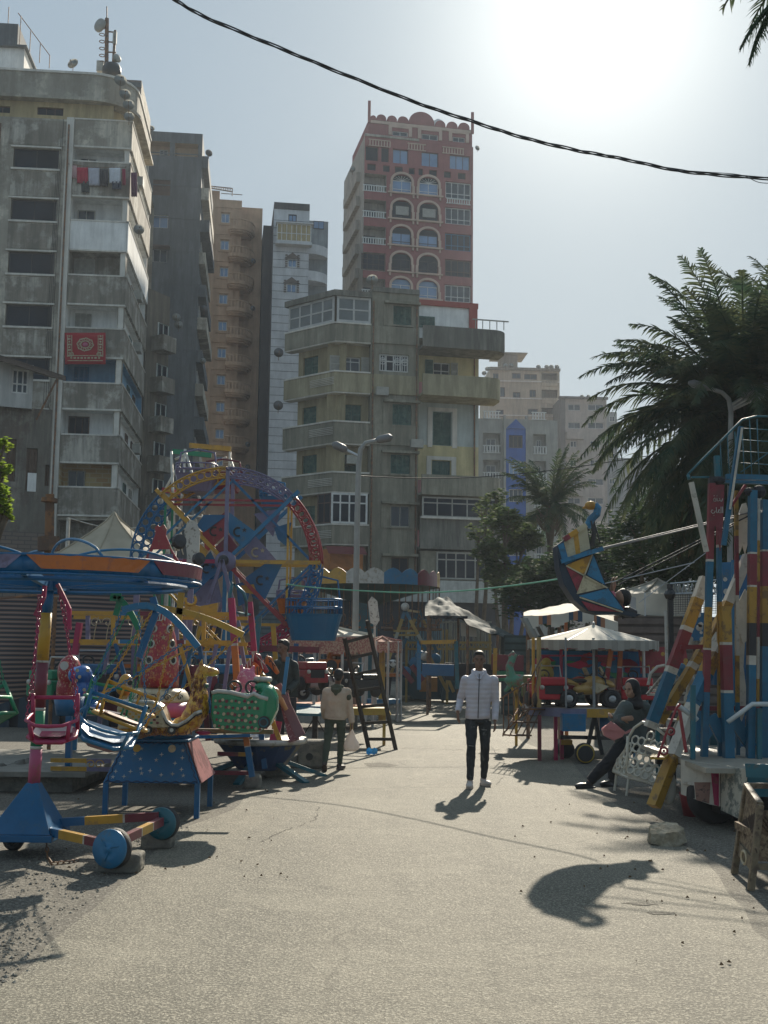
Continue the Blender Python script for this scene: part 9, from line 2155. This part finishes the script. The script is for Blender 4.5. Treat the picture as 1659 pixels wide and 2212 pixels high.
def person(label,J,fd,sizes,skin,top,bottom,shoes,hair='short',hood=None,curl=.5,extra=None,scale=1.0,hands=(1,1),headdir=None,top_len=None):
 """J: joints in world space. fd: facing direction of chest"""
 root=thing('person',label,'person',V((J['pelvis'].x,J['pelvis'].y,0)))
 s_=scale;up=(J['neck']-J['pelvis']).normalized();X=(J['shR']-J['shL']).normalized();F_=(fd-up*fd.dot(up)).normalized();hd=(headdir or fd).normalized();hu=(J['head']-J['neck']);hu=V((0,0,1))*.8+hu.normalized()*.2;hd=(hd-hu*hd.dot(hu)/hu.length_squared).normalized();hx=hd.cross(hu).normalized();hu=hx.cross(hd).normalized()
 HM_=Matrix((hx,hd,hu)).transposed();H=J['head']
 b=MB();h=lambda x,y,z:H+HM_@V((x,y,z))*s_
 b.ball(h(0,-.012,.025),(.077*s_,.096*s_,.095*s_),20,HM_);b.ball(h(0,.022,-.05),(.055*s_,.066*s_,.062*s_),16,HM_);b.ball(h(0,.05,-.088),(.028*s_,.024*s_,.02*s_),12,HM_)
 b.tube([h(0,.078,.012),h(0,.098,-.018),h(0,.102,-.03)],[.009*s_,.013*s_,.012*s_],8);b.ball(h(0,.080,-.062),(.024*s_,.012*s_,.009*s_),10,HM_);b.ball(h(0,.076,.022),(.05*s_,.016*s_,.009*s_),10,HM_)
 for sx in(-1,1):b.ball(h(sx*.079,-.008,-.005),(.010*s_,.02*s_,.03*s_),8,HM_);b.ball(h(sx*.045,.052,-.025),(.025*s_,.02*s_,.02*s_),8,HM_)
 b.tube([J['neck']-up*.05*s_,J['neck'].lerp(H,.4),h(0,-.015,-.05)],[.062*s_,.052*s_,.055*s_],14)
 b.loft([ell(J['pelvis'],X,F_,.13*s_,.09*s_),ell(J['pelvis'].lerp(J['neck'],.4),X,F_,.12*s_,.08*s_),ell(J['pelvis'].lerp(J['neck'],.8),X,F_,.15*s_,.085*s_),ell(J['neck'],X,F_,.06*s_,.05*s_)])
 for q in 'LR':
  b.tube([J['sh'+q],J['el'+q],J['wr'+q]],[.045*s_,.036*s_,.025*s_],10);b.tube([J['pelvis'].lerp(J['hip'+q],.8),J['kn'+q],J['an'+q]],[.07*s_,.05*s_,.035*s_],10)
  if hands[0 if q=='L' else 1]:
   fdh=J.get('hd'+q,J['wr'+q]-J['el'+q]);pn=J.get('pn'+q,-X if q=='R' else X);hand(b,J['wr'+q],fdh,pn,s_*.98,1 if q=='R' else-1,curl)
 body=organic('body',b,skin,root,.0075*max(1,s_*.95),2)
 e=MB().smooth()
 for sx in(-1,1):e.ball(h(sx*.031,.079,.006),(.011*s_,.007*s_,.006*s_),8,HM_);e.ball(h(sx*.032,.085,.024),(.020*s_,.006*s_,.004*s_),8,HM_)
 e.build('eyes',HAIR,root)
 m_=MB().smooth();m_.ball(h(0,.091,-.062),(.021*s_,.005*s_,.004*s_),8,HM_);m_.build('mouth',mat('lip',(.16,.06,.05),rough=.5),root)
 if hair:
  b=MB();b.ball(h(0,-.024,.045),(.083*s_,.098*s_,.09*s_),20,HM_);b.ball(h(0,.04,.095),(.06*s_,.045*s_,.03*s_),12,HM_);b.ball(h(0,-.06,-.01),(.07*s_,.055*s_,.07*s_),14,HM_);organic('hair',b,HAIR,root,.009,1)
 T_,k=top['r'],top['w'];b=MB();P,N=J['pelvis'],J['neck'];sp=lambda f:P.lerp(N,f)
 low=top.get('low',-.12)
 b.loft([ell(sp(low),X,F_,.168*k*s_,.125*k*s_,20),ell(sp(low+.06),X,F_,.172*k*s_,.128*k*s_,20),ell(sp(.25),X,F_,.165*k*s_,.12*k*s_,20),ell(sp(.55),X,F_,.178*k*s_,.128*k*s_,20),ell(sp(.80),X,F_,.190*k*s_,.12*k*s_,20),ell(sp(.93),X,F_,.15*k*s_,.095*s_,20),ell(sp(1.02),X,F_,.078*s_,.07*s_,20)])
 for q in 'LR':
  w2=J['el'+q].lerp(J['wr'+q],.98 if top.get('long',True)else .1);b.ball(J['sh'+q],.072*k*s_,12);b.tube([J['sh'+q],J['sh'+q].lerp(J['el'+q],.5),J['el'+q],J['el'+q].lerp(w2,.5),w2],[.070*T_*s_,.063*T_*s_,.056*T_*s_,.052*T_*s_,.045*T_*s_],14)
 if top.get('collar'):b.torus(sp(1.03)-F_*.012,up+F_*.25,.074*s_,.032*s_,20,10);b.ball(sp(1.0)-F_*.08,(.10*s_,.05*s_,.06*s_),12)
 if top.get('hoodback'):b.ball(sp(.98)-F_*.085*s_,(.09*s_,.05*s_,.075*s_),12)
 tp=organic('jacket' if top.get('zip')else 'top',b,top['m'],root,.011,3)
 if top.get('disp'):tx=bpy.data.textures.get('cloth_'+str(top['disp']))or bpy.data.textures.new('cloth_'+str(top['disp']),'CLOUDS');tx.noise_scale=.09;d=tp.modifiers.new('folds','DISPLACE');d.texture=tx;d.strength=top['disp'];d.texture_coords='GLOBAL'
 if top.get('zip'):
  z=MB();pts=[sp(f)+F_*(.128*k*s_+.004)for f in(low+.02,.1,.3,.5,.7)]+[sp(.85)+F_*.118*k*s_,sp(.98)+F_*.085*s_];z.tube(pts,.0055,5);z.build('zip',BLK,tp)
  c=MB()
  for sx in(-1,1):c.tube([sp(.86)+F_*.118*s_+X*sx*.012,sp(.95)+F_*.098*s_+X*sx*.045,sp(1.05)+F_*.04+X*sx*.075*s_,sp(1.06)-F_*.05],.014,7)
  c.build('collar',top['m'],tp)
 b=MB();bt=bottom;kk=bt['w'];b.loft([ell(sp(.12),X,F_,.148*s_,.105*s_,18),ell(sp(0),X,F_,.158*s_,.115*s_,18),ell(sp(-.14),X,F_,.15*s_,.11*s_,18)])
 for q in 'LR':
  a,n_,c=J['hip'+q],J['kn'+q],J['an'+q];b.tube([a,a.lerp(n_,.5),n_,n_.lerp(c,.35),n_.lerp(c,.96)],[.088*kk*s_,.078*kk*s_,.060*kk*s_,.060*kk*s_,.044*kk*s_],14)
 tr=organic('trousers',b,bt['m'],root,.011,2);tx=bpy.data.textures.get('trfold')or bpy.data.textures.new('trfold','CLOUDS');tx.noise_scale=.05;d=tr.modifiers.new('folds','DISPLACE');d.texture=tx;d.strength=.018;d.texture_coords='GLOBAL'
 for q in 'LR':
  b=MB();an,fdr=J['an'+q],J.get('ft'+q,fd).normalized();sx=fdr.cross(V((0,0,1))).normalized();uu=sx.cross(fdr);M3=Matrix((sx,fdr,uu)).transposed()
  sc_=shoes['s']*s_;b.ball(an+M3@V((0,.10,-.045))*sc_,(.05*sc_,.115*sc_,.038*sc_),16,M3);b.ball(an+M3@V((0,-.01,-.02))*sc_,(.046*sc_,.055*sc_,.055*sc_),14,M3);b.loft([ell(an+M3@V((0,.045,z))*sc_,sx*sc_,fdr*sc_,.05,.15)for z in(-.088,-.06)])
  sh=organic('shoe',b,shoes['m'],root,.009,2)
 if extra:extra(root,J,X,F_,sp,H,HM_)
 return root
def walker():
 Y=gnd(1035,1700).y;A=lambda x,y,d=0:at(x,y,Y+d);J=dict(head=A(1035,1426),neck=A(1035,1454),pelvis=A(1032,1548),shL=A(1006,1470),shR=A(1066,1470),elL=A(994,1512,.07),elR=A(1071,1518,.03),wrL=A(989,1538,-.10),wrR=A(1069,1557,-.10),hipL=A(1018,1556),hipR=A(1047,1556),knL=A(1018,1611,-.16),knR=A(1048,1614,-.02),anL=A(1015,1682,-.16),anR=A(1045,1679,.16))
 for q in 'LR':J['hd'+q]=V((0.02,-.25,-1))
 J['anL'].z=J['anR'].z=.092
 fd=V((-.05,-1,0));J['ftL']=V((-.12,-1,0));J['ftR']=V((.35,-1,0));J['pnL']=V((1,.3,0));J['pnR']=V((-1,.3,0))
 for a in('sh','el','wr','hip','kn','an','hd','ft','pn'):J[a+'L'],J[a+'R']=J[a+'R'],J[a+'L']
 QW=mat('white_quilted_nylon',(.50,.48,.52),rough=.55,var=.06,scale=3,bump=.25,bscale=10);n=QW.node_tree.nodes;L=QW.node_tree.links
 w=n.new('ShaderNodeTexWave');w.bands_direction='Z';w.wave_profile='SIN';w.inputs['Scale'].default_value=5.2;w.inputs['Distortion'].default_value=.6;L.new([q for q in n if q.type=='NEW_GEOMETRY'][0].outputs['Position'],w.inputs['Vector']);bu=n.new('ShaderNodeBump');bu.inputs['Strength'].default_value=.22;bu.inputs['Distance'].default_value=.02;L.new(w.outputs[0],bu.inputs['Height']);L.new([q for q in n if q.type=='BUMP'][0].outputs[0],bu.inputs['Normal']);L.new(bu.outputs[0],n['Principled BSDF'].inputs['Normal'])
 DEN=mat('faded_black_denim',(.018,.022,.026),rough=.85,var=.2,scale=6,col2=(.10,.11,.11),c2amt=.15,c2scale=7)
 def ex(root,J,X,F_,sp,H,M):
  r=MB()
  for q,f,dx in(('L',.35,.01),('R',.25,-.01),('R',1.0,.0)):
   a=J['hip'+q].lerp(J['kn'+q],f);r.beam(a+F_*.075+X*(-.035+dx),a+F_*.075+X*(.035+dx)+V((0,0,.008)),.012,.006)
  r.build('denim_rips',mat('pale_denim',(.22,.23,.22),rough=.9),root)
 return person('man in white hooded zip jacket and ripped dark jeans walking towards the camera',J,fd,None,SKIN2,dict(r=.92,w=.98,m=QW,zip=True,collar=True,low=-.05,disp=.012),dict(w=1.0,m=DEN),dict(s=1.0,m=mat('off_white_trainer',(.52,.47,.43),rough=.6)),extra=ex)
walker()
def boy():
 Y=gnd(720,1666).y;A=lambda x,y,d=0:at(x,y,Y+d);s_=.86;fd=V((.12,1,0))
 J=dict(head=A(732,1461),neck=A(729,1483),pelvis=A(725,1551),shL=A(706,1495),shR=A(750,1496),elL=A(699,1528),elR=A(756,1530),wrL=A(702,1550,.14),wrR=A(760,1563,.0),hipL=A(713,1555),hipR=A(737,1555),knL=A(707,1604,-.03),knR=A(737,1602,.08),anL=A(701,1650,-.12),anR=A(733,1650,.12),ftL=V((-.05,1,-.8)),ftR=V((.5,1,0)))
 J['anL'].z=max(J['anL'].z,.11);J['anR'].z=.085;J['hdR']=V((0,.05,-1));J['pnR']=V((-1,0,0))
 OLV=mat('olive_cloth',(.065,.075,.05),rough=.95);CRC=mat('cream_sweat_cloth',(.46,.37,.28),rough=.95,bump=.2)
 def ex(root,J,X,F_,sp,H,M):
  hdm=MB();B_=-F_;hdm.ball(sp(.93)+B_*.10,(.085,.035,.075),14);hdm.torus(sp(.99)+B_*.01,V((0,.2,1)),.075,.028,18,8);hdm.tube([sp(.93)+B_*.12,sp(.72)+B_*.122],[.055,.02],8);organic('hood',hdm,OLV,root,.011,2)
  pt=MB();pt.ball(J['shR'].lerp(J['elR'],.3)+X*.012+B_*.02,(.045,.062,.06),12);organic('sleeve_patch',pt,OLV,root,.011,2)
  hm=MB();hm.torus(sp(-.02),sp(1)-sp(0),.135,.012,24,6);hm.build('hem',CRC,root)
 person('boy seen from behind in cream and olive hoodie carrying a shopping bag',J,fd,None,SKIN2,dict(r=1.08,w=1.12,m=CRC,low=-.02,disp=.02),dict(w=.98,m=mat('olive_trouser_cloth',(.055,.075,.055),rough=.95)),dict(s=.95,m=mat('brown_black_shoe',(.05,.035,.03),rough=.6)),scale=.88,curl=1.1,extra=ex)
 wr=J['wrR']+V((0,0,-.085));b=MB().smooth();n=20;rings=[];rr=random.Random(2)
 for z,rx,ry in((0,.012,.01),(-.05,.035,.02),(-.11,.06,.04),(-.18,.095,.06),(-.25,.105,.07),(-.29,.10,.065),(-.315,.06,.045)):
  rings.append([wr+V((math.cos(2*PI*k/n)*rx*(1+.18*math.sin(k*2.3+z*20)),math.sin(2*PI*k/n)*ry*(1+.2*math.sin(k*3.1)),z))for k in range(n)])
 b.loft(rings);M=leafm('thin_white_plastic',(.60,.54,.48),.4,(.75,.72,.7));o=b.build('shopping_bag',M);tag(o,'white plastic shopping bag hanging from the boy\'s right hand','bag')
 b=MB().smooth()
 for k in range(7):b.ball(at(803,1625,18.3)+V((rr.uniform(-.09,.09),rr.uniform(-.06,.06),rr.uniform(-.03,.05))),(rr.uniform(.03,.06),.04,rr.uniform(.03,.05)),8)
 g_=gnd(803,1632);b2=MB().smooth()
 for k in range(9):b2.ball(g_+V((rr.uniform(-.08,.08),.05+rr.uniform(-.05,.05),rr.uniform(.03,.09))),(rr.uniform(.03,.055),rr.uniform(.03,.05),rr.uniform(.025,.05)),7)
 o=organic('crumpled_bag',b2,leafm('thin_blue_plastic',(.03,.33,.62),.45,(.2,.6,.85)),None,.008,0);tag(o,'crumpled bright blue plastic bag lying at the ladder foot','bag')
boy()
def attendant():
 Y=17.9;A=lambda x,y,d=0:at(x,y,Y+d);fd=V((-.75,-.55,0)).normalized()
 J=dict(head=A(611,1399),neck=A(614,1421),pelvis=A(618,1503),shR=A(598,1436,-.12),shL=A(635,1438,.12),elR=A(590,1471,-.12),elL=A(640,1474,.1),wrR=A(598,1490,-.3),wrL=A(622,1494,-.2),hipR=A(608,1508,-.05),hipL=A(628,1508,.05),knR=A(606,1570,-.05),knL=A(630,1570),anR=A(606,1632),anL=A(632,1632))
 for q in 'LR':J['an'+q].z=.09
 person('man in dark jacket standing behind the horse carousel looking down',J,fd,None,SKIN2,dict(r=1.05,w=1.1,m=mat('dark_green_jacket',(.02,.03,.028),rough=.75),low=-.05,disp=.02),dict(w=1,m=DARK),dict(s=1,m=BLK),headdir=V((-.6,-.7,-.3)))
attendant()
def woman():
 Y=gnd(1300,1700).y-.1;A=lambda x,y,d=0:at(x,y,Y+d);fd=V((-.85,-.35,.1)).normalized()
 J=dict(head=A(1363,1489,-.05),neck=A(1374,1517),pelvis=A(1362,1603),shR=A(1352,1530,-.20),shL=A(1390,1530,.12),elR=A(1340,1562,-.32),elL=A(1372,1570,.25),wrR=A(1330,1548,.0),wrL=A(1326,1560,-.15),hipR=A(1352,1606,-.12),hipL=A(1362,1606,.1),knR=A(1318,1642,-.2),knL=A(1330,1640,.15),anR=A(1272,1690,-.1),anL=A(1322,1690,.2))
 J['elR']=A(1331,1560,-.25);J['wrR']=A(1345,1553,-.38);J['elL']=A(1345,1566,.1);J['wrL']=A(1322,1549,-.2)
 J['anR'].z=.085;J['anL'].z=.085;J['ftR']=V((-1,-.35,0));J['ftL']=V((-.9,-.5,0));J['hdR']=V((1,-.1,.1));J['hdL']=V((-.3,-.8,.3));J['pnR']=V((0,1,0))
 SW=mat('grey_green_knit',(.085,.105,.10),rough=.95,bump=.4,bscale=60);HJ=mat('black_headscarf',(.015,.015,.018),rough=.8)
 def ex(root,J,X,F_,sp,H,M):
  b=MB();h=lambda x,y,z:H+M@V((x,y,z))
  b.ball(h(0,-.035,.03),(.105,.105,.115),18,M);b.ball(h(0,-.07,-.05),(.10,.085,.12),16,M);b.tube([h(0,-.03,-.10),J['neck'],sp(.88)],[.088,.095,.11],14);b.ball(sp(.93)+F_*.03,(.13,.12,.08),14)
  organic('headscarf',b,HJ,root,.011,3)
  st=MB();pts=[J['shL']+V((0,0,.04)),A(1392,1560,-.05),A(1374,1585,-.16),A(1352,1597,-.26),A(1342,1600,-.3)];st.tube(pts,.012,6)
 r_=person('woman in black headscarf and grey jumper leaning back on the white bench with arms folded',J,fd,None,SKIN3,dict(r=1.5,w=1.48,m=SW,low=-.08,disp=.02),dict(w=1.42,m=mat('black_trouser_cloth',(.012,.016,.022),rough=.9)),dict(s=1.0,m=BLK),hair=None,headdir=V((-.75,-.65,0)),extra=ex)
 PB=mat('dusty_pink_leather',(.50,.20,.20),rough=.35,bump=.1);c=A(1322,1575,-.38);t=thing('shoulder_bag','pink shoulder bag resting on the leaning woman\'s lap','bag',V((c.x,c.y,c.z-.1)))
 b=MB();b.prism([A(x,y,-.45)for x,y in((1301,1575),(1310,1568),(1328,1562),(1352,1582),(1345,1592),(1326,1600),(1306,1590))],(0,.11,0));b.build('bag_body',PB,t,bevel=.012)
 b=MB();b.prism([A(x,y,-.47)for x,y in((1303,1573),(1320,1558),(1350,1580),(1330,1580))],(0,.015,0));b.build('flap',PB,t)
 b=MB();pl=[A(1350,1584,-.42),A(1366,1576,-.40),A(1384,1562,-.3),A(1400,1551,-.1),A(1404,1540,.15)]
 for i in range(4):b.beam(pl[i],pl[i+1],.03,.008,(0,1,0))
 b.build('strap',PB,t)
woman()
def child():
 Y=13.75;A=lambda x,y,d=0:at(x,y,Y+d);t=thing('person','child rider with dark hair and pink top clinging to the raised pirate boat','person',A(1340,1300))
 b=MB();b.ball(A(1343,1290),(.085,.085,.09),16);b.ball(A(1334,1293,-.01),(.045,.05,.05),12);b.tube([A(1338,1298),A(1334,1308)],[.05,.05],10)
 b.tube([A(1332,1305,.1),A(1322,1285,.02),A(1322,1264,-.03)],[.035,.03,.024],10);hand(b,A(1322,1265,-.03),V((-.1,-.2,1)),V((1,0,0)),.75,1,1.2);b.tube([A(1328,1305,.25),A(1320,1282,.3),A(1328,1262,.3)],[.035,.03,.024],10);hand(b,A(1328,1263,.3),V((0,-.2,1)),V((1,0,0)),.75,-1,1.2)
 b.loft([ell(A(1334,1305,.12),XX,YY,.08,.1),ell(A(1326,1325,.15),XX,YY,.09,.12)]);organic('body',b,SKIN3,t,.0085,2)
 b=MB();b.ball(A(1347,1289,.01),(.095,.098,.10),16);b.ball(A(1352,1296,.03),(.06,.08,.08),12);organic('hair',b,HAIR,t,.01,1)
 b=MB();b.loft([ell(A(1337,1302,.12),XX,YY,.07,.10),ell(A(1331,1312,.14),XX,YY,.10,.14),ell(A(1340,1326,.16),XX,YY,.10,.15)]);b.tube([A(1332,1306,.08),A(1322,1286,.0)],[.05,.042],10);b.tube([A(1318,1278,-.0),A(1330,1300,.0),A(1337,1316,0)],[.045,.05,.05],10)
 organic('pink_top',b,mat('pink_knit',(.52,.17,.22),rough=.9,bump=.3,bscale=60),t,.011,3)
 b=MB();b.tube([A(1340,1324,.12),A(1358,1320,.05),A(1374,1327,.05)],[.07,.06,.05],10);b.tube([A(1340,1326,.3),A(1358,1322,.3),A(1374,1329,.3)],[.07,.06,.05],10);organic('trousers',b,BLK,t,.012,2)
child()
# air
HM=bpy.data.materials.new('hazy_air');HM.use_nodes=True;hn=HM.node_tree.nodes;hl=HM.node_tree.links
for q in list(hn):
 if q.type!='OUTPUT_MATERIAL':hn.remove(q)
pv=hn.new('ShaderNodeVolumePrincipled');pv.inputs['Density'].default_value=0.0006;pv.inputs['Color'].default_value=(.80,.90,1.0,1);pv.inputs['Anisotropy'].default_value=0.2
hl.new(pv.outputs[0],[q for q in hn if q.type=='OUTPUT_MATERIAL'][0].inputs['Volume'])
mb=MB();mb.box((-700,-70,-1),(700,1600,75));o=mb.build('haze',HM);o['kind']='stuff'
HM.cycles.homogeneous_volume=True
SC.cycles.volume_step_rate=10
